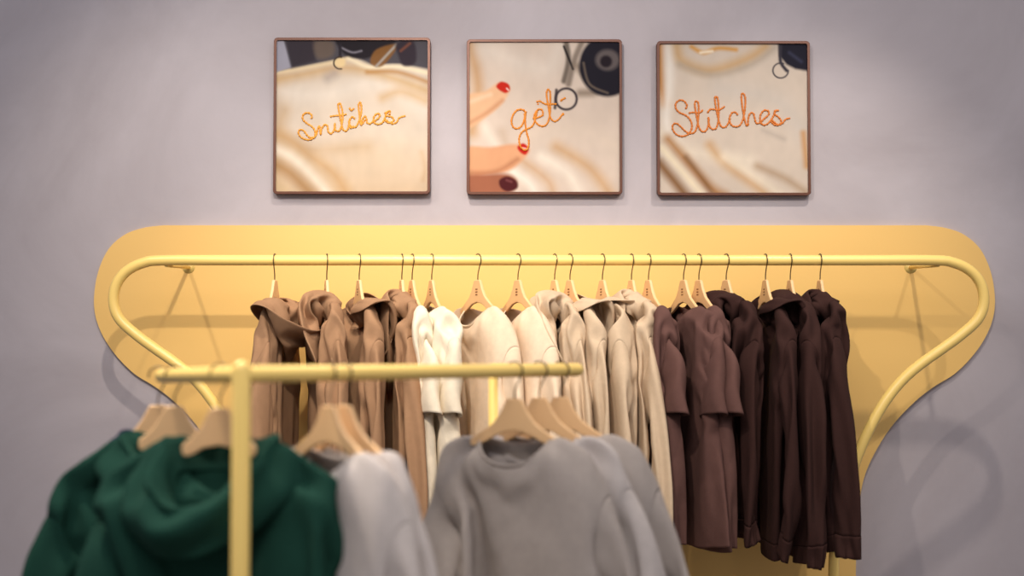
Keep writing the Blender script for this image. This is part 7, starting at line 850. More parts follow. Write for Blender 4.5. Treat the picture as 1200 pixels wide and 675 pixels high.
-7,23,-4,0,-2,-4,-8,0,-2,-8,26,-1,-2,-5,-4,-4,-1,-5,-8,27,-1,-1,-3,-5,-5,-3,-5,-7,38,-8,-5,-3,-7,-3,-4,-5,-7,35,-6,-4,-4,-5,-3,-5,-5,-5,34,-6,-5,-4,-4,-4,-5,-5,-4,34,-8,-4,-4,-4,-4,-5,-5,-4,33,-8,-3,-4,-4,-3,-7,-3,-4,32,-8,-3,-4,-3,-5,-5,
-4,-4,30,-6,-4,-3,-3,-5,-5,-4,-3,29,-7,-3,-3,-4,-4,-6,-2,-3,27,-6,-1,-5,-3,-6,-2,-5,-3,28,-5,-3,-4,-4,-3,-5,-3,-4,26,-3,-5,-1,-5,-4,-5,-1,-6,26,-3,0,-6,-6,-3,-2,-5,-4,24,-1,-1,-7,-5,0,-5,-5,-3,25,-2,-4,-5,-3,-3,-4,-5,-3,26,-3,-6,-3,-3,-4,
-3,-2,-5,59,-6,-3,9,-6,27,1,4,0,-3,-1,-2,-10,-1,-10,7,-1,-28,5,4,4,10,12,9,9,5,-3,-7,-9,-15,-7,1,-5,-7,-14,7,5,-2,3,14,7,4,20,-22,-3,-9,-11,-1,4,-7,-8,-42,11,8,8,2,5,7,9,8,-12,-9,-3,-7,-2,-5,-2,2,-36,6,6,5,-1,8,2,5,6,-8,-5,-1,-6,-2,-5,1,4,
-34,1,5,3,1,3,3,0,3,-5,-2,-3,0,0,-3,6,5,-35,-3,5,8,-12,2,0,0,-3,1,-1,-1,3,1,2,9,7,-40,3,3,6,-19,0,-3,-3,-6,6,1,5,-2,5,9,12,6,-40,0,0,6,-15,-6,-5,-9,-10,10,3,9,-1,10,15,11,5,-39,-3,0,4,-16,-9,-8,-9,-17,11,9,13,-4,23,13,11,3,-40,-9,1,10,-20,
-6,-14,-11,-19,13,10,12,9,26,7,13,0,-17,-10,-4,-23,-17,5,-18,-11,-31]),
'dA': ('CREW', [57,5,-3,1,-8,-25,-26,-10,2,-2,-3,-2,-1,0,1,-1,-1,-3,-8,-13,-22,120,4,-4,0,-12,-23,-25,-6,1,-3,-3,0,-1,0,-1,0,1,-3,-9,-13,-22,120,2,-3,3,-16,-26,-23,-3,-1,-1,-2,0,-3,0,0,0,0,-1,-9,-13,-27,125,0,-5,3,-14,-24,-26,-1,-1,-3,0,-2,0,-1,-1,0,0,0,
-8,-14,-24,121,-1,-4,3,-18,-19,-29,1,0,-2,-2,-2,0,0,-2,1,0,0,-7,-18,-18,122,-5,-5,2,-15,-23,-26,0,0,-2,-1,-2,0,-2,1,0,0,-2,-3,-21,-15,116,-2,-7,3,-14,-26,-23,2,-1,-3,-1,-1,-1,0,-2,1,0,0,-4,-22,-15,118,-6,-6,2,-12,-26,-23,2,-1,-2,-1,-1,-1,
-1,-1,1,-1,0,-3,-23,-13,116,-7,-6,3,-13,-27,-20,1,-1,-2,0,-2,-1,-1,0,0,1,-2,-2,-23,-15,119,-12,-4,1,-10,-28,-19,2,-2,-1,-2,0,-1,-1,-1,2,-1,1,-4,-23,-13,112,-6,-7,2,-10,-28,-19,2,-1,-1,-2,0,-2,-1,0,1,-1,1,-3,-22,-16,115,-9,-7,1,-9,-28,-17,3,
-2,-2,0,-3,0,0,-1,0,-1,2,-3,-22,-16,114,-9,-8,1,-8,-29,-15,2,-2,-1,-1,-2,-1,0,-1,1,0,0,-2,-22,-16,113,-8,-10,1,-8,-28,-14,1,-1,-2,-1,-1,-1,-1,-1,1,0,1,-3,-19,-16,107,-8,-7,1,-8,-28,-13,2,-3,-1,-2,-1,-1,1,-2,1,0,0,-2,-18,-16,103,-2,-12,0,-6,
-28,-13,2,-1,-3,-1,-1,-1,0,-1,1,-1,1,-2,-16,-17,103,-2,-15,1,-7,-26,-13,2,-2,-2,-3,0,-1,1,-1,1,-1,0,-2,-13,-24,97,6,-9,-6,-4,-26,-12,2,-3,-2,-2,-1,0,0,-1,0,1,-1,-2,-7,-22,83,6,3,-16,0,-25,-13,3,-3,-4,-1,1,-1,-1,1,-1,0,0,-1,-14,-4,68,11,-5,
-13,-1,-23,-10,1,-4,-3,0,-1,0,0,-1,1,0,-1,0,-11,-14,76,7,-8,-11,-1,-22,-5,-2,-5,-2,0,0,-1,1,0,-1,0,0,0,-10,-8,79,-5,-8,-12,-4,-20,-2,-3,-5,-1,1,-1,0,0,0,0,0,0,1,-11,-21,82,1,-11,-11,-5,-18,3,-6,-3,-1,1,-1,0,1,0,0,0,-1,2,-12,-10,68,-3,-9,
-10,-7,-12,0,-4,-2,0,1,-1,0,-1,3,-2,1,-1,2,-16,-6,64,-6,-9,-13,-3,-8,-5,1,0,-1,0,0,1,-1,2,-1,0,0,2,-18,-5,61,-14,-4,-13,-3,-5,-4,6,-1,-2,0,0,-1,0,3,-1,-1,2,-3,-15,-2,48,-7,-9,-11,-3,0,2,-3,0,1,-1,1,1,-3,5,-1,0,-1,-2,-10,-2,45,-15,-10,-1,3,
0,-1,-3,-5,0,0,1,0,-2,4,-5,2,4,-11,-12,0,55,-32,-4,-1,0,2,-5,6,-1,1,-1,0,0,-1,6,-7,1,2,-3,-9,-15,63,-12,-2,-2,0,0,-1,-2,-2,-1,-4,-3,2,-12,-19,-24,-24,2,0,104,-14,-1,-2,0,1,-3,-1,-1,-3,-3,-3,2,-13,-18,-23,-23,4,-2,101,-13,-2,-1,0,0,-1,0,-2,
-4,-4,-2,3,-6,-22,-26,-21,3,-1,100,-15,-2,0,0,-1,0,-2,-1,-4,-3,-2,-2,2,-26,-25,-19,2,-1,100,-18,-1,0,-1,2,-2,-1,-2,-3,-4,-2,-1,3,-27,-23,-19,2,-2,100,-19,-1,-1,1,-1,0,-2,-1,-6,-1,-1,-1,1,-23,-26,-17,1,-1,99,-21,-2,1,0,0,-1,0,-3,-4,-2,-2,0,
0,-20,-26,-18,3,-2,96,-20,-2,0,0,1,-1,-1,-2,-5,-2,-2,1,0,-18,-27,-17,3,-1,92,-20,-2,1,-1,0,0,0,-4,-2,-3,-2,-1,2,-16,-28,-16,3,-1,90,-20,-3,1,0,1,-1,0,-3,-4,-2,-2,0,-1,-12,-27,-17,3,-2,90,-22,-2,0,0,0,0,-1,-3,-2,-4,-1,0,0,-10,-29,-15,3,0,85,
-22,-2,0,0,1,0,-1,-2,-4,-3,-1,0,-3,-4,-30,-13,2,-2,84,-23,-1,-1,1,0,0,-1,-2,-4,-3,0,0,0,-7,-29,-13,3,-1,81,-24,-2,1,0,1,-1,0,-2,-5,-2,-1,0,1,-6,-28,-10,-1,-1,80,-24,-3,2,-1,1,-1,-1,-1,-5,-1,-1,0,0,-4,-27,-9,-2,-2,80,-26,-1,0,0,0,0,0,-2,-7,
0,0,0,1,-4,-26,-5,-7,-1,80,-28,-2,0,-1,1,0,0,-3,-4,-1,0,-1,2,-3,-26,-2,-10,4,69,-24,-1,0,-1,0,0,0,-3,-4,0,0,0,-1,0,-24,-2,-11,4,64,-22,-3,1,0,0,0,1,-5,-1,-1,-1,0,1,-1,-22,1,-12,0,70,-4,-23,-4,1,-1,1,-1,0,-4,-1,0,0,-1,0,0,-16,-3,-13,1,10,57,
-13,-16,-2,0,1,-1,1,-1,-3,0,-1,0,-1,-1,2,-12,-4,-12,-3,9,58,-7,-23,-2,-1,0,1,0,-3,-1,0,1,-1,-1,-2,2,-6,-5,-7,-11,8,63,-19,-21,1,0,0,0,-1,-1,1,0,-1,0,0,-1,0,-2,-5,-6,-15,2,59,-11,-21,1,1,-2,1,-1,-1,0,0,0,0,0,1,-2,-2,0,-5,-14,3,45,-4,-22,1,
-1,1,-1,1,0,-1,1,-1,1,-1,1,0,0,-2,-4,-8,-2,38,-3,-20,0,0,-1,-1,1,0,1,0,-1,1,0,1,0,-1,1,-3,-6,-14,43,-3,-17,-3,-1,0,1,3,-1,-1,1,-1,1,-1,4,0,-2,1,-1,-6,-9,32,-4,-20,6,0,-5,-2,6,0,1,0,-1,0,0,1,3,0,-7,1,4,-11,9,0,0,0,1,-1,-1,56,1,-4,-4,-4,10,
-9,-6,5,-10,-4,31,3,-11,2,-3,-12,4,1,-1,-1,-8,-2,5,1,3,-3,-5,0,1,1,8,-5,-2,6,5,2,-1,-1,-2,1,-2,4,-4,-4,5,4,5,1,-2,-1,1,1,0,-6,-13,13,13,3,-2,-4,4,-2,-1,1,-5,-9,11,11,4,-5,-1,3,-1,1,-3,-6,-11,12,5,12,-5,3,1,-1,-3,1,-6,-16,16,17,0,-3,2,0,-1,
0,-2,-6,1,10,7,-1,-1,0,0,-2,1,-3,-3,9,3,5,0,-2,1,-2,-3,3,-2,-4,7,6,5,-2,-2,-1,-1,-1,3,-1,-5,10,3,4,-1,-2,-1,-1,1,0,1,-4,7,4,5,-2,-2,-1,3,-3,-1,4,-6,7,6,-2,-1,3,-1,0,0,2,2,-8,9,2,2,-1,0,-4,10,0,-2,-3,-2,5,-5,9,-1,-2,-3,9,-1,1,2,-2,-3,3,3,-3,
1,2,12,-1,-2,1,-6,-8,9,-1,3,1,9,5,-1,-2,5,-6,-16,7,4,-2,8,10,-1,-3,4,1,3,-138,-3,-3,-6,-4,-5,-3,-1,-1,33,-5,-6,-8,-1,7,-7,-7,-5,3,-1,-2,2,2,-2,-1,4,-2,4,-1,-1,-3,-2,0,9,3,-4,5,-3,1,-2,1,-1,10,0,-3,-2,3,-6,4,3,-3,13,-3,-2,-2,-3,-1,7,-2,5,8,
-3,-1,-7,3,9,-5,-2,13,-1,0,-3,8,-6,4,-1,-2,10,-4,2,-2,8,-2,-2,-1,9,-1,-2,2,-4,9,0,1,3,-2,-1,1,-1,-1,13,-3,2,-4,3,-3,3,-2,-1,12,0,-2,0,-1,1,2,-2,-1,13,-3,0,2,-1,-3,6,-3,-2,10,2,-2,-2,5,-2,-2,5,-3,7,-4,8,-4,4,2,-3,-3,2,4,-1,3,1,-5,5,7,-1,-2,
1,-1,-2,7,-2,-4,6,14,-7,-7,5,-3,1,8,-4,-2,7,12,-22,8,2,-4,1,12,-3,2,4,-210,7,-2,5,1,7,2,-1,0,1,-7,-21,9,4,6,-5,-5,8,12,-11,8,0,6,1,4,1,-5,2,-7,1,-2,0,-7,5,4,2,-7,2,3,-1,-3,2,-3,-11,9,4,-2,4,-1,2,-8,1,-5,0,-11,7,8,-3,5,-1,4,-6,-9,3,-4,-12,
15,3,1,0,2,-12,6,-8,3,-8,-9,16,11,-10,-1,2,2,-13,0,1,-9,-5,27,-17,-1,5,0,-7,-5,3,-1,-9,-5,24,-6,-8,2,-4,-4,0,3,-3,-10,-1,14,3,-6,2,-5,-6,1,0,-3,-8,-1,7,2,0,-3,-7,1,2,2,-5,-7,-2,-1,1,0,0,3,-2,2,0,-8,-1,-4,-5,7,3,-7,2,4,-1,-7,-2,-1,-3,-4,3,
-1,2,1,-4,-1,4,-7,-4,3,-8,7,-4,1,-1,4,0,-5,3,-2,-8,-6,8,-1,-1,3,-3,2,-2,-2,-6,-4,-3,9,-1,-2,3,-5,-2,2,2,-6,-3,-2,3,0,0,1,2,-10,0,0,2,-6,3,4,-3,-4,0,2,-5,-8,2,2,-2,137,7,6,7,-2,-4,-3,7,4,-23,3,3,4,9,-10,-4,7,3,3,0,-2,3,0,-6,-2,3,-5,5,-3,4,
-5,2,-11,3,-1,0,4,1,1,-12,2,-5,0,0,1,11,2,-2,-19,-5,6,-3,2,0,18,1,-13,-17,1,2,0,-1,1,29,-17,-13,-12,4,2,-2,0,0,19,-15,-13,-3,4,0,1,-1,1,10,-13,-10,1,1,3,-2,0,3,5,-16,-5,3,2,1,-2,3,-2,-3,-6,-3,3,-2,3,0,1,-3,-2,-7,1,3,-5,4,0,-5,2,-3,-3,3,-4,
-3,3,-2,-2,2,-4,1,3,-9,0,3,-2,-3,1,0,3,-4,-8,4,-1,-4,5,-6,5,0,-12,0,2,0,0,-6,2,6,-8,-5,2,1,3,-8,0,1,0,-5,3,-2,-4,2,-5,3,-1,-3,1,2,-8,3,-2,-3,4,-5,-13,5,-3,0,11,9,1,13,-3,-7,-7,-6,-4,-2,1,-5,1,10,12,8,7,-40,4,-7,3,12,4,7,13,-6,-7,-6,-5,-3,
-4,-2,-1,1,8,13,8,5,-35,3,-6,-5,16,4,10,11,-5,-7,-7,-3,-5,-3,-3,-1,2,7,12,11,-3,-26,1,-6,-6,18,5,8,11,-6,-6,-5,-7,-3,-3,-5,2,1,6,12,9,2,-24,-4,-4,-8,18,9,5,10,-7,-5,-6,-5,-3,-3,-6,3,1,5,12,7,6,-23,-4,-6,-8,18,5,10,8,-5,-6,-7,-4,-4,-4,-3,0,
3,3,13,6,7,-23,-2,-7,-7,17,4,11,8,-7,-6,-5,-5,-3,-4,-4,2,1,5,9,8,6,-17,-7,-6,-8,17,4,13,6,-7,-5,-5,-6,-2,-5,-3,1,1,6,8,7,8,-17,-7,-6,-7,16,3,14,6,-8,-6,-4,-5,-3,-4,-2,0,0,6,9,5,9,-14,-10,-5,-7,15,4,16,2,-7,-4,-7,-1,-6,-3,-3,0,2,3,9,6,7,-12,
-8,-6,-7,14,5,15,3,-6,-7,-3,-6,-3,-4,0,-3,2,4,7,8,6,-12,-5,-8,-7,14,6,14,3,-7,-5,-4,-6,-3,-4,-2,-1,2,2,8,8,7,-10,-7,-8,-7,15,4,16,1,-6,-5,-6,-3,-5,-4,-1,0,1,0,10,7,4,-5,-8,-8,-7,15,4,16,2,-6,-6,-7,-3,-4,-5,0,-1,0,2,9,7,6,-7,-5,-8,-9,13,8,
15,1,-6,-7,-5,-5,-4,-3,-2,1,-1,1,10,7,7,-9,-3,-9,-9,12,9,15,1,-7,-6,-6,-5,-4,0,-4,0,-1,2,9,7,8,-7,-2,-11,-10,12,10,16,-1,-7,-7,-7,-2,-4,-2,-1,-2,-1,2,9,9,3,-12,6,-6,-16,14,10,15,-2,-7,-6,-8,-3,-2,-1,-4,1,-2,2,8,8,9,-19,6,0,-17,10,11,18,-4,
-7,-9,-5,-3,-1,-2,-3,-1,-1,2,7,11,7,-17,10,-3,-19,12,11,15,-5,-8,-6,-7,0,-3,-2,-3,-1,-1,3,3,8,17,-14,0,0,-17,13,11,13,-8,-8,-7,-2,-1,-2,-3,-4,-1,-1,2,5,3,18,-9,-4,4,-18,14,13,6,-8,-7,-3,-3,-2,-1,-4,0,-4,-1,3,2,-2,20,-5,-2,3,-17,14,13,0,-7,
-5,-3,1,-2,-2,-2,-4,-2,0,1,0,-1,15,0,-6,10,-19,15,12,-7,-3,-4,1,-4,2,-1,-6,0,-4,0,0,0,0,12,1,-5,11,-17,12,10,-14,5,-1,-1,2,-3,-1,-4,-6,0,0,0,-1,8,-4,7,-4,12,-16,12,2,-12,12,0,-1,-6,0,0,0,-10,3,0,-2,1,11,0,-1,-3,4,-6,8,-4,2,-6,6,-2,-1,-3,-3,
3,-6,1,1,-3,6,3,-2,5,-5,3,9,10,-4,2,-20,3,4,3,-1,-2,-17,19,-4,-1,-3,4,1,3,-1,-11,4,0,-3,1,4,-3,4,-2,1,-1,3,-6,5,-3,-1,3,0,-2,7,-12,8,6,9,-1,-5,-3,-6,-5,-6,-8,-8,-2,11,12,3,11,6,3,-25,9,8,6,-2,-1,-6,-5,-5,-8,-8,-7,-2,10,12,4,12,4,5,-24,8,9,
4,0,-3,-4,-6,-6,-7,-10,-4,-2,9,12,2,13,6,4,-23,7,9,1,2,-4,-2,-6,-6,-7,-10,-5,0,7,11,3,15,4,3,-22,8,9,0,2,-2,-3,-6,-6,-9,-8,-6,0,7,10,6,12,6,-2,-15,7,6,3,-1,0,-5,-4,-7,-9,-6,-6,-3,7,13,3,16,2,-1,-16,9,6,2,-1,0,-4,-3,-7,-10,-5,-7,-3,6,13,4,
14,3,-2,-16,10,8,0,-1,-1,-2,-4,-7,-10,-4,-7,-3,5,14,4,15,1,0,-17,10,7,0,-1,-2,0,-4,-7,-8,-8,-4,-5,6,14,4,14,0,-2,-13,10,6,-1,0,-1,-1,-3,-7,-9,-6,-7,-2,3,16,2,16,0,0,-15,9,7,-1,-1,0,-1,-3,-8,-7,-8,-6,-3,5,13,5,14,0,-1,-12,7,8,-3,1,-3,2,-4,
-7,-8,-7,-6,-3,7,9,7,15,-3,0,-12,7,7,-2,0,-1,1,-3,-7,-9,-6,-5,-3,3,11,7,15,-3,1,-13,7,7,-1,-2,0,2,-4,-7,-8,-7,-3,-3,0,13,7,16,-10,5,-11,7,6,-2,0,0,1,-4,-5,-10,-6,-2,-1,-3,11,10,14,-11,5,-8,5,6,-2,0,0,1,-3,-6,-10,-4,-3,-2,-2,11,11,12,-13,7,
-5,5,3,-3,2,-1,1,-2,-6,-11,-3,-1,-3,-3,9,13,11,-15,10,-12,10,4,-4,3,-1,1,-2,-7,-8,-3,-1,-2,-5,8,13,11,-17,9,-10,10,5,-3,2,1,-1,0,-9,-8,-2,-2,-2,-3,6,16,7,-16,9,-24,18,10,3,-3,3,0,-1,-3,-7,-7,0,-3,-2,-3,2,14,13,-17,5,1,-22,19,11,0,1,2,0,0,
-6,-9,-2,0,-2,-5,-2,-1,13,15,-19,3,7,-16,14,8,1,-2,1,-1,3,-9,-2,0,-3,-2,-2,-4,-4,10,15,-13,-5,11,-12,13,3,-2,-1,0,-1,3,-5,0,0,-1,-2,-3,0,-7,6,13,-9,-10,2,3,9,3,-2,-2,0,1,0,-4,2,-1,1,1,0,2,-9,2,9,-7,-12,2,5,3,6,-1,-2,1,-1,1,-3,2,1,0,0,0,1,4,
-7,6,-5,-11,9,-6,-3,12,-2,-2,2,-2,-1,1,0,0,-2,-1,0,3,2,6,-2,-4,-11,10,-7,-4,12,-2,0,2,-1,-3,1,-1,-1,2,1,3,4,-3,0,-1,0,-2,11,-19,4,-3,3,-1,1,-5,-9,7,0,1,1,1,2,-6,8,4,-5,-3,1,10,-8,-4,1,-1,2,-2,4,16,-2,6,0,-8,-4,-4,-8,9,-2,-12,45,-5,-2,-7,6,
1,-17,-8,1,-13,-2,36,-9,-3,-6,0,-1,1,-3,-5,-10,-1,31,-7,-5,-4,-7,-5,0,12,-6,-10,0,26,-6,-2,-10,-5,3,2,9,-11,-5,-2,18,-2,-3,-11,3,-2,10,4,-9,-6,-3,18,-5,-7,-6,2,3,9,3,-9,-6,-3,13,-6,-5,-7,7,8,7,-3,-4,-8,0,2,1,0,-7,6,6,7,-3,-7,-3,-2,12,-4,-6,
-3,5,6,4,0,-10,-2,-2,15,-4,-5,-5,4,7,-1,2,-9,-2,-2,18,-6,-4,-3,1,1,4,2,-10,3,-4,17,-3,-5,-3,2,3,4,-6,-9,8,-9,21,-3,-6,5,3,-5,-8,-3,3,6,-14,24,-3,-1,1,-7,2,-4,-5,5,1,-14,27,-2,-4,-4,2,6,-11,-1,6,-2,-19,31,-3,-5,-1,6,-3,-6,-6,7,-11,-5,32,-6,
-2,6,-6,-8,-2,-2,-6,-7,0,32,-3,-1,-4,-5,2,-6,-7,-3,8,-14,30,1,-4,-4,0,0,-6,-1,5,0,-15,17,-6,-10,-1,2,5,1,2,-7,26,-7,2,-2,-12,-12,7,0,1,26,-4,-5,-10,-11,0,-2,-4,7,23,0,-4,-4,-3,-5,-8,-9,9,17,-3,-5,1,-6,-3,-8,-3,8,18,-4,-3,-4,-9,5,-12,1,8,11,
1,-6,0,1,-9,-9,5,6,1,-10,10,4,-1,-10,-6,9,3,2,-5,6,3,-7,-8,-1,10,-1,12,-8,-3,6,-10,-6,3,9,-2,4,7,-8,-6,-4,-3,8,5,-2,9,-8,8,-5,-7,-4,8,2,-3,13,-3,-7,-2,6,-5,-6,8,-4,13,-7,7,-9,0,3,-7,-2,2,18,-8,-5,5,-10,5,0,-8,2,18,-1,-10,3,-4,-8,6,0,-4,17,
2,-11,-2,4,-7,-6,-1,3,10,6,0,-13,5,-1,-6,2,-2,14,-9,4,-4,-7,2,0,-5,3,19,-8,-7,3,-6,-3,1,-4,-2,15,-1,9,3,0,-4,-12,0,7,0,4,-42,19,-3,4,8,4,4,-5,8,0,3,-18,-5,0,5,10,0,11,3,-15,6,5,-17,-1,-3,11,7,1,2,7,-11,-2,8,-13,2,6,-1,0,-3,13,-5,-12,7,5,-9,
4,7,1,0,-6,11,-13,-8,9,6,-8,1,11,6,-2,-10,-2,-10,-1,8,6,-2,4,8,1,-5,-6,-9,-9,6,7,6,7,-8,0,3,-2,-8,-9,-2,6,6,5,8,-5,-6,6,-9,-8,-5,1,8,4,8,-1,4,-7,-2,-5,-9,-3,4,7,4,6,-13,10,-2,-6,-7,-4,2,3,6,5,6,-20,14,-5,-3,-2,-8,3,6,6,2,7,-23,6,7,-8,2,5,
-9,5,5,2,7,-27,3,10,-3,-2,5,4,-5,5,3,4,-26,-3,11,3,-5,0,4,9,-6,5,5,-30,9,-4,7,3,6,-6,-1,6,2,-2,-22,11,5,-7,2,7,7,-7,-1,5,4,-32,17,7,-4,-2,5,6,4,-8,2,7,-33,12,8,7,-4,-1,6,3,-2,-2,5,4,-5,-1,1,15,1,-1,6,-8,-41,4,6,3,5,16,10,6,-7,-20,3,5,1,9,6,
7,-5,-9,-13,7,-6,13,1,12,-2,-8,-2,-6,0,4,9,-2,8,-8,-4,-3,-1,-4,11,3,7,-6,-6,-2,-2,0,6,3,-1,4,-1,-5,-6,-1,7,-1,3,3,2,-3,-7,-3,-2,10,-10,5,6,1,-2,-6,-5,1,6,-9,8,4,1,-2,-6,-4,3,0,-4,6,2,2,-2,-7,4,-5,-7,4,7,-2,6,-4,1,-5,-2,-7,4,3,-2,8,-1,-3,-7,
3,-10,4,-2,4,7,0,-4,-6,4,-10,-1,1,7,0,3,-3,-6,5,-13,-1,5,3,1,6,-9,0,13,-23,4,3,4,1,-2,-4,11,2,-21,1,6,-5,-1,2,9,6,-7,-11,3,-4,1,9,-7,10,-2,0,-12,-2,-1,7,-3,4,6,1,10,7,0,0,5,2,-3,-5,1,-1,-1,0,-1,-1,-1,0,-1,-1,0,1,2,5,-1,0,0,2,4,-4,-3,1,-1,
-1,0,-1,-1,-1,-1,0,-1,0,1,2,5,-1,0,0,1,0,0,-2,1,-1,-1,0,-1,-1,-1,-1,0,-1,-1,2,2,4,0,0,0,1,1,-1,-1,0,-1,-1,-1,0,-1,-1,-1,0,-1,0,0,3,3,0,1,0,1,0,0,-1,0,-1,-1,0,-1,-1,-1,0,-1,-1,0,0,3,3,0,1,0,1,0,-1,0,0,-1,-1,-1,0,-1,-1,0,-1,-1,0,0,3,2,1,0,1,
1,0,-1,0,0,-1,-1,0,-1,-1,-1,0,-1,-1,0,0,3,2,1,0,1,1,0,-1,0,0,-1,-1,0,-1,-1,-1,0,-1,-1,0,0,2,3,1,0,1,2,-1,-1,0,0,-1,-1,-1,0,-1,-1,0,-1,-1,0,0,2,3,1,0,1,1,1,-1,-1,0,-1,-1,-1,0,-1,-1,0,-1,-1,0,0,2,3,1,0,1,1,1,-1,-1,0,-1,-1,0,-1,-1,-1,0,-1,0,
-1,0,2,3,1,0,1,1,1,-1,0,-1,-1,-1,-1,0,-1,0,-1,-1,0,-1,0,2,2,2,0,1,2,0,-1,0,-1,-1,-1,0,-1,-1,0,-1,-1,0,-1,0,2,2,2,1,0,2,0,-1,0,-1,-1,-1,0,-1,-1,0,-1,-1,0,-1,0,2,2,2,0,1,2,0,-1,0,-1,-1,-1,0,-1,-1,0,-1,0,-1,-1,0,2,1,3,0,2,1,0,0,-1,-1,-1,-1,0,
-1,-1,0,-1,0,-1,-1,0,1,3,5,-4,3,1,1,-1,-1,-1,-1,-1,-1,0,-1,0,-1,0,-1,-1,0,0,3,-1,2,3,2,1,-1,-1,-1,-1,-1,0,-1,0,-1,0,-1,-1,0,-1,0,3,-6,8,0,3,2,-2,-1,0,-1,-1,0,-1,0,-1,-1,-1,0,-1,0,1,-4,3,0,5,5,1,-2,0,-2,-1,-1,0,-1,0,-1,1,-2,0,-1,-1,0,-2,3,
-1,5,4,2,-3,2,-3,-1,-1,-1,0,0,-2,3,-3,0,-1,-1,-1,0,-4,9,1,5,1,-3,3,-5,0,-1,-1,0,0,-2,3,-3,0,-1,-1,-3,-2,0,9,2,4,0,-3,5,-7,1,-1,-1,0,0,-2,4,-4,0,-1,0,-2,-5,3,4,4,5,-1,-2,5,-8,2,-1,0,-1,-1,-2,6,-5,0,0,-1,-2,-4,0,5,3,3,3,-2,4,-8,3,-1,-1,0,0,
-3,7,-6,0,0,-1,-3,-6,-2,6,6,3,4,-2,5,-9,3,-1,-2,0,1,-4,9,-7,0,0,-1,-5,-5,-4,8,5,4,2,0,5,-9,2,0,-1,0,-1,-2,9,-6,0,0,-2,-6,-3,-5,4,6,-1,-7,3,5,2,3,-1,1,0,-1,-2,9,-15,6,1,-3,-7,-5,8,-4,15,3,0,-1,3,-14,5,0,0,0,0,-5,14,-4,-1,2,-6,-16,2,18,-1,1,
0,1,0,1,1,1,1,1,1,1,1,0,0,1,-2,-3,-4,-2,0,1,1,0,1,1,1,1,1,1,1,0,0,1,1,-3,-1,-6,-1,0,1,0,1,1,1,1,1,1,1,1,-2,2,1,1,-3,-1,-6,-1,0,1,1,0,1,1,1,1,1,1,1,-1,1,1,1,-3,-1,-6,-1,0,1,0,1,1,1,1,1,1,1,0,0,1,1,1,-3,-2,-5,-1,0,1,1,0,1,1,1,1,1,1,0,0,0,2,0,
-2,-2,-5,-1,0,1,1,0,1,1,1,1,1,1,0,0,0,2,0,-3,-2,-4,-1,0,1,1,0,1,1,1,1,1,1,0,0,0,2,0,-3,-2,-4,-1,0,1,1,1,0,1,1,1,1,1,0,0,0,2,0,-3,-3,-3,-1,0,1,1,1,0,1,1,1,1,1,0,0,0,2,0,-3,-3,-3,-1,0,1,1,1,0,1,1,1,1,1,0,0,0,2,0,-4,-2,-3,-1,0,1,1,1,0,1,1,1,1,
1,1,-1,0,2,-1,-3,-2,-3,-1,0,1,1,1,0,1,1,1,1,1,0,0,0,2,-1,-3,-2,-3,-1,0,1,1,1,0,1,1,1,1,1,0,0,0,2,-2,-3,-1,-3,-1,0,1,1,1,0,1,1,1,1,1,0,0,0,2,-2,-3,-1,-3,-1,0,1,1,1,1,0,1,1,1,1,0,1,-1,1,-3,-1,-2,-1,-3,1,1,1,1,1,0,1,1,1,0,1,0,0,1,-3,-1,-4,-3,
2,1,0,1,1,1,1,0,1,1,0,1,1,-1,1,-3,-1,-3,-2,-1,1,1,1,0,1,1,1,1,0,0,1,0,0,1,-4,0,-3,-5,2,1,1,2,0,2,0,1,0,1,0,1,0,2,-1,1,-4,0,-6,-3,2,3,-2,1,1,1,2,-1,2,0,0,0,1,1,1,0,0,-3,-2,-3,-4,0,2,2,1,0,1,2,1,0,-1,0,1,1,0,2,0,-1,-1,-5,-1,-1,-6,5,1,1,1,1,2,
0,0,0,0,1,0,0,3,0,-2,0,-4,0,-6,-2,4,1,1,1,0,3,-1,1,0,0,1,0,0,1,2,-1,-2,-3,3,-6,-7,5,2,1,0,1,3,-1,1,0,0,1,0,0,2,-2,0,0,-2,-1,-7,-4,4,4,0,1,1,3,-2,2,0,0,0,0,-1,3,-2,2,-1,-2,-2,-4,-7,3,6,1,-1,1,4,-2,2,0,0,1,0,-1,2,-3,1,0,0,-3,-5,-5,1,0,4,6,0,
1,-2,-1,0,0,0,0,-2,5,-1,5,-6,2,-8,-5,5,2,0,0,0,0,-2,15,-2,-3,0,-7,4,-7,-8,0,-5,4,54,-4,-10,-21,2,-4,-10,-4,2,-4,-5,30,0,-1,1,-7,-9,-8,3,-3,-7,-3,35,-3,-3,-2,-2,-1,-6,-7,-7,-4,-3,35,-2,0,-3,-5,-5,-6,-4,-6,-4,-4,47,-8,-7,-4,-4,-4,-6,-5,-4,-5,
-3,41,-6,-6,-2,-4,-4,-6,-4,-5,-4,-4,42,-3,-3,-8,-5,-5,-5,-4,-5,-4,-3,46,-8,-6,-7,-4,-4,-5,-4,-4,-4,-4,47,-8,-9,-6,-3,-5,-4,-3,-5,-5,-2,45,-9,-7,-6,-4,-4,-4,-3,-5,-4,-3,44,-10,-6,-6,-4,-3,-4,-3,-5,-3,-4,42,-8,-7,-5,-4,-2,-5,-3,-5,-3,-4,41,
-8,-7,-2,-3,-5,-3,-5,-4,-3,-5,40,-9,-4,-2,-5,-3,-4,-6,-2,-4,-3,36,-6,-4,-5,-3,0,-8,-3,-4,-4,-3,36,-5,-7,-3,-1,-4,-5,-3,-6,-1,-4,34,-6,-5,1,-6,-4,-2,-6,-3,-3,-2,33,-8,-2,-4,-3,-3,-5,-4,-4,3,-9,34,-7,-3,-3,-3,-5,-3,-2,1,-1,-10,91,-2,-3,-4,-7,
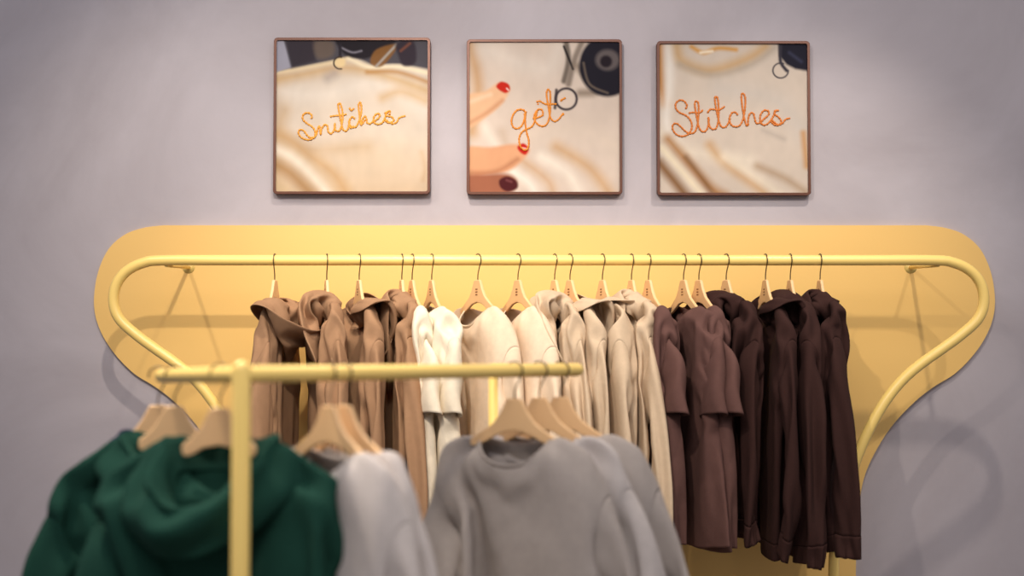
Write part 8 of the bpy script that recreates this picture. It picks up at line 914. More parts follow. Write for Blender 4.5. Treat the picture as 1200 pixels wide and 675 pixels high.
-1,-3,1,-2,46,-8,-3,-9,-5,-7,-4,-2,-7,21,-2,-4,-7,-5,1,-1,-2,-6,23,-3,-4,-3,0,-3,-4,-5,-4,25,-2,-2,-6,-3,-2,-5,-4,-5,28,-4,-2,-4,-4,-5,-4,-4,-5,32,-8,-1,-5,-4,-4,-5,-5,-4,36,-2,-9,-7,-4,-4,-5,-4,-4,36,-8,-5,-5,-6,-4,-4,-4,-4,36,-8,-6,-6,-3,
-5,-4,-3,-5,33,-4,-6,-7,-5,-3,-4,-3,-5,34,-7,-4,-2,-9,-3,-5,-4,-4,33,-5,-4,-5,-2,-7,-6,-3,-4,31,-4,-3,-5,-6,-3,-6,-4,-4,31,-5,-4,-3,-5,-5,-4,-6,-3,30,-2,-6,-4,-4,-6,-4,-4,-4,29,-3,-5,-3,-3,-4,-4,-5,-6,30,-6,-2,-4,-4,-2,-4,-7,-5,29,-4,-3,-3,
-5,-2,-4,-4,-5,29,-6,-5,-2,-2,-5,-4,-3,-3,87,-6,-2,-2,-1,-4,-8,1,-2,-3,-4,44,2,-7,-7,-9,-1,0,-12,-3,-1,-5,29,-10,-3,-4,-1,0,-1,1,-10,1,-6,32,-11,-4,0,-1,0,-2,-3,-4,-4,-7,38,-9,-1,-3,-4,-3,-4,-2,-4,-5,-6,34,0,-5,-3,-3,-6,-3,-2,-4,-6,-6,38,
-5,-1,-4,-3,-7,-2,-3,-4,-6,-7,37,2,-6,-4,-6,-4,-1,-4,-6,-6,-6,51,-12,-5,-6,-5,-2,-3,-4,-6,-6,-5,45,-7,-7,-4,-3,-4,-2,-5,-6,-6,-5,45,-8,-6,-4,-2,-3,-5,-5,-5,-6,-4,50,-14,-6,-4,-1,-4,-5,-5,-5,-5,-6,50,-12,-1,-6,-5,-6,-4,-4,-5,-5,-5,47,-6,-8,
-1,-6,-4,-8,-2,-6,-4,-6,46,-4,-8,-4,-5,-3,-7,-3,-5,-5,-5,44,-4,-7,-5,-3,-3,-3,-9,-2,-5,-8,43,-3,-5,-5,-3,-4,-4,-5,-5,-6,1,34,-2,-5,-4,-3,-6,-3,-5,-5,-2,-4,34,-4,-3,-4,-4,-3,-4,-3,-6,-3,-3,32,-1,-6,-2,-5,-5,-2,-3,-5,-4,-3,92,-5,-6,-2,-5,1,2,
-5,-7,41,-3,-6,-3,-10,-4,-2,-4,-8,26,-2,-1,-4,-4,-8,-1,-5,-7,29,-2,-2,-1,-7,-4,-5,-6,-5,29,-2,0,-3,-9,-3,-5,-5,-5,30,0,-2,-7,-5,-6,-5,-4,-5,32,-2,-3,-7,-5,-5,-4,-5,-5,38,-6,-7,-5,-6,-4,-5,-4,-4,35,-4,-6,-7,-5,-4,-5,-4,-4,33,-2,-8,-6,-4,-5,
-3,-4,-4,32,-4,-6,-6,-5,-3,-5,-3,-4,37,-10,-7,-3,-5,-5,-3,-4,-3,33,-7,-6,-2,-8,-4,-3,-2,-5,33,-8,-2,-5,-8,-4,-2,-3,-5,31,-3,-4,-8,-4,-5,-3,-2,-4,30,-2,-7,-6,-4,-6,-1,-4,-4,31,-6,-6,-5,-4,-3,-2,-5,-3,28,-4,-7,0,-4,-4,-4,-6,0,24,-6,-2,-2,-6,
-2,-5,-3,-2,22,-3,-2,-5,-3,-4,-5,-2,0]),
'dB': ('CREW', [39,3,3,-13,-9,-2,0,0,0,0,0,0,0,0,-1,0,1,0,-5,-26,-31,77,7,2,-13,-9,-3,1,-1,0,0,1,-2,1,0,-1,1,-1,2,-5,-25,-32,80,6,-1,-13,-11,1,-1,0,-1,-1,1,0,-1,1,0,-1,0,1,-3,-26,-31,78,4,2,-14,-10,-1,2,-2,0,0,1,-2,1,0,-2,1,0,1,-3,-24,-31,73,9,-1,-15,-7,0,
-1,-1,0,1,-2,0,0,1,-1,1,-1,1,-2,-24,-31,74,8,-6,-12,-6,-1,1,-1,-1,0,0,-1,0,1,-1,1,-1,-1,0,-23,-32,75,8,-7,-9,-9,0,-1,-1,1,-1,0,0,-1,0,-1,0,1,0,0,-22,-34,76,6,-4,-13,-6,0,-2,0,0,0,-3,2,0,-1,-1,1,-1,0,0,-21,-33,74,8,-5,-13,-6,0,-1,-1,0,-1,0,
-1,0,0,0,-1,0,0,0,-20,-31,74,5,-5,-14,-4,-1,-1,-1,0,-1,0,-1,1,-1,0,0,-2,1,-1,-19,-29,70,8,-6,-13,-5,0,-3,0,0,-1,0,0,-1,0,-1,1,-1,-1,1,-18,-32,74,6,-8,-12,-4,0,-4,0,1,-2,-1,1,0,-1,-1,0,-1,-1,1,-16,-30,69,7,-6,-10,-8,0,-3,1,-1,-1,0,0,-1,1,-2,
1,-1,-2,1,-15,-31,71,6,-5,-14,-4,-2,-1,-2,0,0,-1,0,0,0,-1,0,0,-5,3,-15,-30,69,5,-2,-17,-1,-4,0,-1,-1,-1,1,-1,0,-1,0,0,-2,-2,1,-15,-27,69,3,-1,-18,-1,-4,0,0,-1,-1,-2,2,0,0,-2,0,-2,-1,-1,-12,-29,72,-1,2,-20,0,-4,-1,-1,-1,-1,1,0,0,-1,-1,1,-4,
-3,-2,-7,-25,62,3,4,-21,2,-6,0,-1,-1,-1,-1,1,-1,1,-2,1,-2,-6,-8,-6,-14,55,6,5,-22,0,-4,-2,1,-2,0,0,-1,0,0,-1,0,-2,-4,-7,-18,0,51,9,1,-23,4,-7,0,-2,0,-1,1,-1,-1,0,-1,0,0,-3,-1,-13,-1,43,9,-9,-17,4,-8,-1,0,-1,1,-1,0,-1,-1,-2,0,0,-2,-2,-9,0,
46,6,-11,-19,3,-7,0,0,-1,0,-1,1,0,-3,-2,0,2,-4,0,-7,-4,51,-3,-7,-17,1,-7,1,-1,0,-1,0,0,1,-3,1,-2,0,-1,1,-11,-11,51,-1,-8,-12,0,-6,2,-1,0,1,-1,0,-1,1,-3,0,-1,0,2,-16,-5,44,0,-5,-12,-1,-3,-2,3,0,1,-1,-1,1,-2,2,-2,-1,0,-2,-12,0,38,-6,-4,-13,1,
-4,0,4,0,0,-1,0,1,-2,6,-4,0,1,-11,-4,-9,50,-18,-4,0,-9,2,-3,4,0,0,0,1,-1,0,4,0,-2,2,-17,-8,-2,49,-22,0,-1,1,-1,-11,8,1,-2,0,0,0,-3,-1,-9,0,10,1,-20,-6,63,-34,-6,1,1,2,-5,5,0,0,0,0,0,-1,6,-4,-1,1,2,-9,-34,60,0,0,-1,-2,-1,-2,0,-2,-1,1,-3,-6,
-13,-3,1,-5,-10,-14,58,2,0,-1,-2,-1,-1,-2,0,0,0,-4,-5,-13,-6,3,-9,-10,-9,55,5,-1,-1,-2,0,-3,0,1,-3,1,-1,-10,-10,-7,-1,-2,-14,-8,56,5,-4,1,-2,-1,-1,0,-1,0,0,-2,-7,-13,-6,0,-8,-10,-9,58,4,-2,-2,0,-1,-1,-1,-1,0,0,0,-9,-9,-12,2,-8,-11,-8,59,3,
-1,-2,-1,-1,0,-1,-1,0,-1,0,-8,-13,-8,1,-10,-7,-9,58,4,-2,-2,0,-1,-1,0,-1,-1,0,0,-7,-14,-9,2,-9,-12,-4,56,4,-3,1,-1,-1,-1,0,-1,-2,0,0,-5,-15,-10,1,-8,-12,-4,57,3,-1,-1,0,0,-1,-1,-1,-1,-1,0,-5,-15,-12,1,-6,-12,-3,55,4,-3,1,-2,2,-1,-2,-1,-1,0,
0,-5,-13,-14,1,-6,-12,-5,56,4,-1,-1,1,-2,1,-2,-1,-1,-1,0,-3,-14,-15,2,-10,-7,-5,55,3,-1,1,-1,0,-1,-1,-1,-2,0,-1,-2,-13,-16,1,-7,-11,-3,55,4,-2,1,-1,0,-1,-2,0,-2,-1,0,-2,-11,-18,0,-11,-6,-1,52,4,-2,1,-1,1,-1,-1,-1,-2,-2,0,-1,-10,-19,1,-15,
-2,-3,53,4,-2,1,0,-1,-1,-1,-1,-2,-1,0,-2,-8,-19,-1,-16,3,-5,51,4,-1,1,-1,1,-2,0,-2,-2,-1,-1,0,-8,-19,-1,-16,3,-6,52,4,-1,-1,0,-1,0,-1,-2,0,-3,0,0,-7,-19,-2,-15,1,-2,50,2,-1,0,0,-2,0,-1,0,-2,-2,-2,1,-5,-18,-4,-12,-3,0,57,-4,-4,0,0,-1,-1,0,0,
-2,-1,-3,1,-4,-18,-5,-6,-7,0,49,5,-7,1,-1,0,-2,0,0,-1,-1,-2,-2,0,-1,-16,-9,-4,-12,1,6,42,1,-1,1,-1,1,-1,-1,0,-2,0,-2,-2,-1,1,-13,-12,2,-21,3,6,45,0,-5,2,-1,0,0,-1,0,-1,0,-2,-1,-2,0,-8,-13,2,-22,1,8,37,3,-1,0,-1,-1,0,-1,-1,0,1,-1,-1,-2,-1,
-3,-15,3,-22,-2,2,55,-3,-8,0,-2,0,-3,1,-1,0,1,0,-1,0,-2,-2,-14,3,-21,-1,-16,63,-1,-4,-1,-3,0,-2,1,0,0,0,-2,1,-1,-1,0,-12,2,-18,-8,-5,52,-1,-2,-1,-5,1,-1,0,0,1,-1,1,-1,0,1,0,-10,-3,-12,-4,-5,48,-10,-2,1,-5,1,-3,4,-1,0,0,0,0,0,4,-2,0,-18,-2,
-13,-5,59,-4,-10,-3,-4,-3,-3,4,-1,1,-1,1,0,0,2,4,-1,-1,-19,-9,-8,31,0,0,0,0,0,-1,37,-2,-8,2,1,9,-4,2,0,-8,2,12,4,5,-5,-5,-8,-1,-1,5,-1,-3,-18,10,0,-1,-1,-5,1,1,12,6,-3,-23,16,-1,0,-4,8,0,-5,15,4,-3,-18,3,1,3,7,-4,-1,-1,18,0,-3,-20,-3,11,11,
-6,1,-3,4,17,-3,-4,-24,11,9,-3,-2,2,-3,11,13,-2,-4,-35,8,17,-3,4,-3,0,16,10,-4,-4,-31,17,2,-2,2,-2,7,15,7,-3,-5,-16,-8,11,0,4,-4,12,15,1,-2,-6,-10,7,-3,-2,-1,5,13,10,-3,-2,-6,-8,6,-5,0,1,7,15,1,0,-1,-8,-5,5,2,7,0,6,0,0,1,1,-7,-5,-2,16,3,2,
0,1,2,-2,6,-9,-8,13,-3,-1,10,1,0,-1,3,4,-4,-17,11,2,-2,11,-1,-1,-2,10,6,-5,-17,12,-5,4,8,-3,1,9,7,-6,9,-23,5,-3,13,1,-4,5,13,-5,3,16,-29,2,3,8,-3,1,11,4,0,9,9,-29,3,4,-2,4,9,6,0,9,7,6,-189,-1,-4,-1,-7,-2,2,0,4,28,-5,-5,-3,-5,-6,-7,1,6,-12,
1,-1,1,-1,0,0,-2,16,-9,0,1,-4,0,-1,-3,12,9,-9,-1,-1,-3,3,-4,3,9,14,-20,-1,-1,3,1,-2,4,12,11,-20,-5,3,3,1,-1,6,10,11,-30,1,1,9,-1,0,11,5,12,-32,4,3,3,0,5,12,6,9,-22,6,0,-1,1,1,13,4,7,-17,0,-2,5,-5,7,8,10,4,-20,0,-1,4,-2,6,7,12,2,-15,-1,-2,3,
-2,6,7,11,1,-15,5,-1,-2,-2,7,11,5,0,-14,2,6,-2,1,-2,12,4,0,-6,-1,-3,10,-3,0,4,11,-2,-10,5,-2,2,11,-2,-1,10,4,-15,5,1,-2,8,10,-3,4,10,-19,0,9,-1,4,10,0,8,9,-23,0,3,9,-1,11,2,8,8,-242,8,0,2,3,4,7,-10,1,-1,-10,5,-3,6,4,0,-1,6,-3,-5,0,-18,30,9,
4,-8,-6,4,-2,0,-3,-13,-21,34,5,-4,-4,5,2,-3,-1,-8,-14,-19,31,7,0,2,0,-1,-4,1,-15,-11,-15,30,6,5,3,-4,-4,4,-9,-18,-6,-14,40,1,0,1,-6,5,-3,-13,-16,-2,-15,39,6,0,-7,-3,6,-8,-13,-14,1,-14,36,-6,3,-2,4,3,-10,-15,-10,2,-14,35,1,-3,2,0,1,-12,-14,
-7,4,-15,26,6,2,-1,-1,0,-14,-12,-5,4,-12,23,3,3,-5,3,-1,-13,-11,-4,5,-12,17,4,-2,3,1,-5,-5,-12,-4,5,-11,14,3,4,-7,5,-13,5,-11,-3,5,-11,10,5,3,-10,4,-5,-6,6,-11,4,-10,6,7,2,-3,-8,4,-5,-1,1,-6,-10,6,5,-1,3,-6,0,-1,-5,3,-2,-9,1,8,-7,2,1,-6,6,
-8,0,2,-7,2,-2,5,-7,-5,5,1,-2,-8,4,-5,4,-4,3,3,-6,-5,1,2,-5,-9,8,150,2,3,-4,-8,8,0,4,-1,0,-6,-1,11,12,-17,-4,-4,5,18,-5,0,4,-4,-5,-4,0,-3,9,1,-7,7,-19,-6,3,3,-1,20,-4,4,-17,-19,5,3,0,0,26,-10,-4,-19,-9,5,1,3,1,30,-12,-16,-16,-3,4,2,1,1,21,
-13,-13,-12,2,2,3,1,0,22,-14,-14,-9,2,2,2,-1,2,18,-15,-14,-4,2,2,2,1,0,12,-12,-14,2,1,1,1,-1,1,9,-12,-7,2,1,-5,3,-1,3,6,-10,-4,4,-7,-3,2,2,-4,14,-13,4,0,-6,-8,2,4,-6,1,-1,2,1,-11,1,4,-7,-1,6,-8,2,-1,-4,5,-8,1,3,-4,-5,2,1,3,-8,-1,2,-6,1,-4,
0,1,2,-8,3,1,-7,2,-5,-1,4,-9,3,3,-6,0,-3,-2,4,-5,-4,4,-6,0,0,-3,27,1,-12,-12,-8,-3,0,-1,1,0,0,0,1,-2,2,0,-4,10,4,-10,11,22,0,-12,-11,-9,-2,0,3,-1,2,-2,0,-2,0,0,0,-3,9,3,-10,27,3,1,-10,-12,-6,-4,5,2,-1,-1,0,0,-2,1,-3,1,-3,9,0,-7,21,7,4,-12,
-13,-6,0,5,1,-1,0,-1,-1,-1,-2,1,-1,-3,8,1,-11,22,15,-2,-14,-11,-6,3,5,0,0,0,-4,-2,2,-1,-2,0,-2,6,1,-7,18,18,-6,-13,-11,-5,4,5,1,0,-5,-2,-2,-1,1,1,-1,-2,4,6,-16,24,18,-7,-13,-12,-2,5,4,2,-3,-3,-3,-2,0,-1,0,1,-2,4,5,-14,23,18,-8,-13,-12,-1,7,
2,2,-2,-5,-2,-1,3,-2,-2,-1,-1,4,5,-17,27,16,-8,-13,-12,1,8,2,1,-5,-3,-3,2,1,2,-5,-1,-2,3,4,-8,21,15,-9,-13,-11,2,8,3,-2,-4,-5,2,0,3,0,-3,-3,-3,4,3,-2,16,12,-7,-15,-10,3,11,0,-3,-3,-3,-3,1,2,4,-1,-5,-4,5,5,-3,16,9,-8,-14,-10,6,10,-1,-3,-4,
-3,-1,-1,5,2,2,-5,-7,4,9,-4,9,13,-7,-13,-12,8,11,-6,-1,-4,-1,-3,-1,4,4,0,2,-10,3,7,1,6,8,-4,-13,-10,9,10,-6,-2,-4,-3,-1,0,3,4,-3,6,-8,0,8,2,2,7,0,-17,-7,11,8,-7,-1,-5,-1,-4,1,3,4,-5,9,-6,-2,7,4,2,3,1,-15,-6,11,8,-8,-2,-3,-5,0,0,1,6,-6,8,3,
-9,13,-5,9,-4,3,-15,-5,12,7,-6,-5,-4,-3,0,0,-1,7,-6,9,-7,3,12,5,-8,-2,5,-13,-5,12,7,-6,-5,-4,-3,-1,1,-2,6,-5,9,-13,14,6,13,-21,7,3,-12,-7,14,6,-6,-6,-1,-2,-5,0,-1,6,-6,9,-13,15,10,9,-19,7,-1,-14,-1,13,6,-6,-4,-1,-1,-4,-5,-1,4,-6,9,-11,10,8,
15,-13,5,-5,-16,5,13,4,-5,-5,-2,2,-2,-5,-6,3,-4,0,5,2,10,14,-7,-2,-3,-16,5,13,3,-6,-2,-2,-3,2,-1,-8,-5,-5,2,10,-1,8,16,-8,-9,8,-19,11,11,-2,-3,-1,-3,-1,1,1,-8,0,-6,-1,3,3,1,13,-4,-3,6,-16,10,9,-3,0,-2,-1,-2,-3,2,3,-7,-5,-4,0,4,7,9,-6,-3,10,
-16,9,7,-4,7,0,-2,-1,-4,-6,1,9,-12,-6,-4,9,8,4,-4,-10,14,-16,12,0,-1,0,5,0,-4,-2,-1,7,-13,10,-10,-5,10,5,7,-17,-2,8,5,-3,-5,12,-1,-4,0,2,4,1,-11,-9,4,6,-7,8,7,1,-10,-2,2,5,14,-2,-14,2,7,-2,-2,-2,-7,-3,11,-2,7,-5,0,4,0,-8,6,-6,-3,1,-2,3,-3,
5,-2,2,-2,3,-6,5,-4,0,0,1,18,-16,8,1,-4,-5,-6,-7,-5,-5,-3,-5,2,7,11,11,10,-4,-10,-12,-14,40,-1,-6,-4,-6,-8,-3,-4,-4,-4,0,8,10,12,10,-4,-11,-12,-12,40,-2,-5,-7,-6,-4,-5,-5,-2,-4,-1,7,12,10,12,-7,-8,-13,-12,41,-3,-8,-3,-6,-6,-4,-3,-5,-3,-1,6,
11,11,13,-4,-12,-12,-10,42,-6,-6,-6,-5,-5,-3,-4,-5,-1,-4,6,10,11,13,-2,-12,-13,-10,41,-4,-8,-6,-4,-4,-4,-3,-4,-5,-1,4,11,11,13,-1,-13,-12,-9,39,-4,-8,-5,-4,-3,-4,-3,-4,-6,-1,3,10,11,14,-1,-13,-13,-5,37,-5,-9,-2,-2,-8,0,-5,-4,-5,-3,2,11,10,
14,1,-13,-13,-4,34,-5,-6,-5,0,-6,-1,-5,-4,-5,-5,2,10,12,12,2,-11,-14,-6,34,-4,-6,-3,-2,-2,-5,-3,-6,-2,-8,2,10,9,15,4,-14,-13,-6,35,-5,-5,-4,1,-6,-2,-3,-6,-4,-5,-2,10,10,15,4,-13,-12,-7,33,-3,-6,-3,2,-5,-2,-4,-7,-3,-7,-2,8,12,14,5,-12,-12,
-6,32,-4,-8,2,0,-5,-2,-6,-2,-7,-6,-2,7,11,14,7,-13,-12,-4,28,-3,-6,0,2,-4,-3,-4,-5,-5,-6,-4,7,11,14,7,-13,-8,-6,27,-3,-7,0,4,-4,-4,-3,-5,-5,-6,-5,5,10,15,10,-16,-3,-6,21,-3,-5,1,4,-3,-4,-3,-6,-5,-6,-5,3,12,14,9,-16,2,-6,16,-1,-7,3,5,-6,-1,
-4,-5,-6,-5,-6,2,10,15,11,-15,-4,1,15,-2,-8,6,3,-5,-2,-5,-3,-6,-5,-7,0,10,15,11,-13,-7,5,4,11,-10,4,5,-7,0,-4,-4,-4,-9,-5,-1,9,14,12,-12,-12,13,-7,11,7,-5,1,5,-7,-1,-3,-5,-6,-5,-6,-3,6,15,14,-11,-11,8,16,-16,13,3,1,-1,3,-8,-2,-4,-4,-3,-7,
-7,-5,4,14,14,-4,-12,12,-2,-4,14,1,1,-4,1,-2,-4,-2,-3,-6,-2,-7,-6,-1,13,15,-2,-12,0,5,7,11,-2,-7,1,3,-5,-3,-3,-2,-2,-2,-3,-7,-6,11,15,1,-13,-4,7,2,15,0,-10,9,-2,-7,-4,-4,-3,-1,-1,0,1,-10,6,16,3,-14,0,9,6,5,1,-11,10,-4,-7,-1,-1,-3,-2,-3,-1,
-2,2,-3,16,1,-14,9,3,5,1,2,-9,12,-2,-8,2,-2,-1,0,-3,-2,-1,5,-10,9,1,-12,4,7,0,4,3,-5,8,-5,7,-5,-2,-1,0,1,1,0,10,-9,-1,-14,6,3,9,-12,5,-2,-2,5,4,-10,-8,8,0,2,0,0,1,-3,6,6,-7,-5,12,-3,-5,-3,1,-2,2,-2,3,10,0,6,4,-6,-9,-4,-3,2,-5,1,37,-5,-8,-3,
0,5,-14,-7,1,-17,5,28,-7,-4,-3,5,-1,1,-3,-13,-10,4,17,3,-6,13,-7,-12,1,5,-11,-9,4,25,-4,4,-10,-8,5,4,-3,-8,-10,2,29,-5,-10,-7,7,4,3,-10,-5,-10,4,19,-5,-5,-3,5,7,0,-7,-10,-4,-1,13,-4,-4,2,10,2,-1,-6,-9,-4,2,16,2,-2,-7,7,8,-12,-3,-9,0,-1,14,
7,-12,9,9,-6,-9,-3,-8,0,-3,25,-4,0,6,2,-10,-3,-9,-3,-2,0,30,0,5,-3,-8,-8,-4,-10,7,-5,-5,36,-5,-5,-4,-2,-5,-5,-6,6,-1,-11,40,-5,-3,-5,-6,-4,-6,7,-2,-12,-5,32,5,-2,-3,-5,-5,-1,7,-9,-8,-7,36,-5,3,-3,-4,-5,8,-6,-9,-4,-14,44,-1,0,-3,-5,3,-2,-6,
-6,-1,-20,44,-2,2,-1,-2,0,-7,-1,-4,-9,-13,40,-3,1,-3,1,-7,1,-4,-8,1,-15,38,-4,-3,4,-7,2,-1,-7,-1,1,-15,14,-7,-9,9,-4,6,1,-5,-5,19,-5,-2,-9,-8,5,8,-1,-8,18,4,-3,-8,-7,-5,2,3,-7,20,2,-7,5,-8,-3,4,-9,-7,22,-2,2,7,-8,-1,-7,-9,-4,12,3,7,-6,7,-5,
-8,-7,-6,16,1,-3,1,11,-7,-8,-7,-5,11,-8,7,9,7,-9,-7,-7,-5,0,9,6,2,11,-11,-6,-6,-6,15,4,4,2,-5,-3,-5,-8,-5,15,3,0,7,-2,-9,-5,-5,-5,16,-6,4,8,1,-9,-7,-3,-5,21,-3,-7,6,6,-10,-5,-3,-4,23,-12,9,-5,4,-9,-2,-7,-1,25,-4,-12,2,6,-6,-3,-6,-3,14,6,-2,
-9,-4,7,-8,-1,-3,28,-11,3,-6,-7,0,-1,-3,-2,31,-8,-7,-1,-5,-4,-1,-5,0,33,-6,-7,-5,-6,3,-7,-1,2,24,-2,-6,-5,-7,1,-4,-1,3,1,11,6,8,-3,-10,-2,7,0,2,3,-53,15,5,11,12,16,-10,-3,2,6,5,-45,7,4,10,7,8,6,-5,0,7,4,-34,0,5,12,-10,-2,11,3,9,5,3,-38,8,5,
3,8,-12,8,5,6,5,4,-34,12,-3,0,9,-5,0,9,1,8,5,-31,6,13,-3,-11,2,4,7,1,8,3,-24,15,-2,-11,-4,0,10,3,3,7,4,-14,-7,-2,-4,-1,3,9,2,5,6,3,-13,-3,-6,-2,-5,7,7,1,7,3,5,-27,4,1,-3,-4,8,4,4,6,2,5,-32,10,-2,-8,4,9,3,4,6,2,4,-31,3,-3,3,2,7,6,3,6,-2,5,
-40,4,5,9,1,5,5,4,4,-1,2,-40,11,1,9,1,5,4,0,6,1,4,-41,9,4,9,7,-8,12,-2,1,7,3,-41,16,3,-1,10,0,0,8,-4,0,7,-39,12,8,7,-3,12,-6,5,2,-5,6,-36,18,-4,8,7,0,-4,5,4,-4,7,-33,14,2,0,5,4,1,-2,5,-1,-1,-32,1,-9,5,5,6,6,8,-12,-34,9,12,-6,1,10,10,11,-15,
-16,8,4,-4,11,3,9,5,-14,-15,2,8,-1,4,10,7,-6,-8,-11,4,5,6,1,6,0,-2,-8,-9,9,9,-11,12,0,-1,1,-8,0,3,-3,2,7,-2,1,-3,-5,-4,2,6,-2,6,-1,0,-3,-4,8,-5,-8,8,3,1,0,-4,-1,-2,-6,1,8,-1,5,0,-4,-2,-7,-2,2,3,3,5,1,-6,3,-19,2,8,-1,3,8,-2,-5,6,-18,0,7,-1,
3,8,-2,-3,11,-21,6,-4,-2,8,6,-5,2,12,-29,3,0,2,6,5,-3,9,6,-24,5,-1,-4,10,-7,8,5,0,-16,5,-1,-5,2,9,4,-2,10,-21,3,5,-6,1,8,-3,7,5,-19,3,2,-3,7,2,-3,9,3,-22,5,-3,3,6,-3,7,6,2,16,-5,0,-2,-2,0,1,0,1,1,1,1,1,1,1,2,1,2,1,1,1,-8,-4,0,-2,-2,0,0,1,1,
1,0,2,1,1,1,2,1,2,1,1,1,-14,3,-2,-2,-2,1,0,1,0,1,1,2,1,1,1,2,1,2,1,0,2,-15,1,1,-2,-2,0,1,0,1,1,1,1,2,1,1,2,1,2,1,1,1,-15,1,1,-3,-1,1,0,0,1,1,1,1,1,2,1,2,1,2,1,1,1,-15,1,0,-2,-1,1,0,0,1,1,1,1,1,1,2,2,1,2,1,1,0,-14,1,-1,-1,-1,1,0,0,1,1,1,1,1,
1,2,1,2,2,1,0,1,-14,1,-1,-1,-1,1,0,0,1,1,1,1,1,1,1,2,2,1,2,0,2,-15,1,-1,-1,-1,1,0,0,1,1,1,1,1,1,1,2,2,2,1,1,0,-14,1,-1,-2,0,1,0,0,1,1,1,1,1,1,1,2,2,2,1,1,-2,-12,1,-1,-1,-1,1,-1,1,1,1,1,1,1,1,0,2,3,2,1,0,-1,-12,1,-1,-1,-1,1,-1,1,1,1,1,1,0,2,
0,2,2,3,1,0,-1,-12,1,-1,-1,-1,1,-1,1,1,1,1,1,0,2,0,2,2,3,1,0,-1,-12,0,0,-2,0,0,1,0,1,1,1,0,1,2,1,0,2,3,2,0,-1,-13,1,0,-2,0,0,1,1,0,1,1,0,1,1,1,1,2,3,2,0,0,-13,-1,1,-2,0,1,0,1,0,1,0,1,1,1,2,0,2,3,3,-3,2,-12,-2,1,-2,0,1,0,1,0,1,1,0,1,1,2,0,2,
-2,7,-2,7,-17,-2,-1,0,1,0,0,1,0,1,1,0,1,1,2,0,3,-4,5,1,-4,-14,5,0,0,0,0,0,1,1,1,0,1,1,1,1,0,3,-4,2,5,-6,-8,1,0,0,1,0,1,-1,1,1,0,1,1,0,3,-1,3,-2,-1,4,-12,0,0,0,2,0,0,2,-2,1,1,0,0,2,0,4,-2,0,-1,0,-1,-1,-9,3,1,2,0,0,3,-3,1,1,0,0,1,0,5,-2,-1,0,
0,-1,0,-11,2,3,3,-1,0,4,-5,2,1,0,0,1,0,4,-2,0,0,-1,-1,-3,-12,6,4,2,1,-1,5,-6,2,1,0,0,1,-4,9,-4,1,-1,0,-2,-7,-8,7,3,3,1,-1,4,-5,2,0,0,1,0,-2,5,-2,2,0,-1,-4,-3,-8,4,4,4,1,-3,3,-6,3,0,0,2,1,-3,5,-2,2,0,-3,-2,-7,-4,4,5,-5,9,-3,3,-7,5,-1,1,0,1,
-4,9,-5,0,3,-5,-3,-3,-6,5,5,-5,-9,3,14,-8,4,0,-1,1,2,-6,9,-20,7,9,-12,10,-4,-3,-7,12,6,1,-1,4,-14,5,0,0,0,0,-5,14,-4,-1,-1,-1,-15,12,7,2,1,0,1,1,0,1,1,0,1,0,1,1,1,3,1,1,0,-16,2,1,0,1,1,0,1,1,0,1,0,1,1,1,3,0,1,1,-15,1,1,0,1,1,0,1,1,0,1,0,1,
1,1,1,2,1,1,-15,1,0,1,1,1,0,1,1,0,1,0,1,1,1,1,2,0,2,-15,1,0,1,1,1,0,1,1,0,1,0,1,1,1,1,1,1,2,-15,1,1,0,1,1,0,1,1,0,1,1,0,1,1,1,1,1,2,-15,1,0,1,1,0,1,1,1,1,0,1,0,1,1,1,1,1,1,-14,1,0,1,0,2,0,1,1,1,0,1,0,1,1,1,1,1,1,-14,1,1,0,0,1,1,1,1,0,1,1,0,
1,1,1,1,1,1,-14,1,0,1,0,1,1,1,1,0,2,0,0,1,1,1,1,2,1,-15,1,0,1,0,1,1,0,1,1,1,1,0,1,1,1,1,1,2,-15,1,0,1,0,1,0,1,1,1,1,1,0,1,1,1,1,1,2,-14,0,0,1,0,1,0,1,1,1,1,1,0,1,1,1,0,2,1,-13,0,1,0,0,1,0,1,1,1,2,0,1,0,2,0,0,1,2,-13,0,0,1,0,1,0,1,1,1,1,1,1,
0,2,0,0,1,2,-13,0,1,0,0,0,1,1,1,1,1,1,1,0,2,0,1,-2,3,-11,-1,1,0,-1,1,1,1,1,1,1,2,0,0,2,0,1,-2,1,-9,0,0,0,0,1,0,1,1,1,1,2,0,0,2,0,1,-3,5,-13,-4,5,-1,0,1,0,1,1,1,2,1,0,1,1,1,-1,-1,2,-16,4,-1,4,0,-1,2,0,1,1,1,1,1,1,1,1,1,-2,-1,-2,4,-16,3,1,1,
1,0,2,0,1,0,1,2,1,1,1,1,1,-3,-1,2,-2,-10,0,1,2,0,0,2,0,1,0,2,0,2,1,1,0,2,-2,-1,-2,2,-9,0,0,-1,1,1,2,-1,1,1,1,1,1,1,3,-1,2,-2,-1,-1,-5,-10,5,2,-2,2,1,1,-1,1,1,1,2,1,0,5,-3,3,-2,-1,-1,-9,-5,4,2,-2,2,1,2,-2,1,1,1,2,1,1,3,-1,2,-1,-4,-2,-8,-3,3,
3,-2,3,0,2,-3,1,1,0,1,1,0,5,-1,5,-2,-5,-6,-6,-5,7,3,-1,1,-1,5,-3,2,1,0,0,1,-1,0,0,-3,12,-7,-7,-3,-12,6,10,4,-1,-1,-2,-2,0,0,-1,0,0,-1,3,6,0,4,-6,-6,-4,-1,2,0,0,0,0,-2,26,-5,-2,0,-11,-4,0,-1,-1,-8,-1,39,0,-3,-4,-2,-3,-14,-5,4,-5,-9,22,0,0,
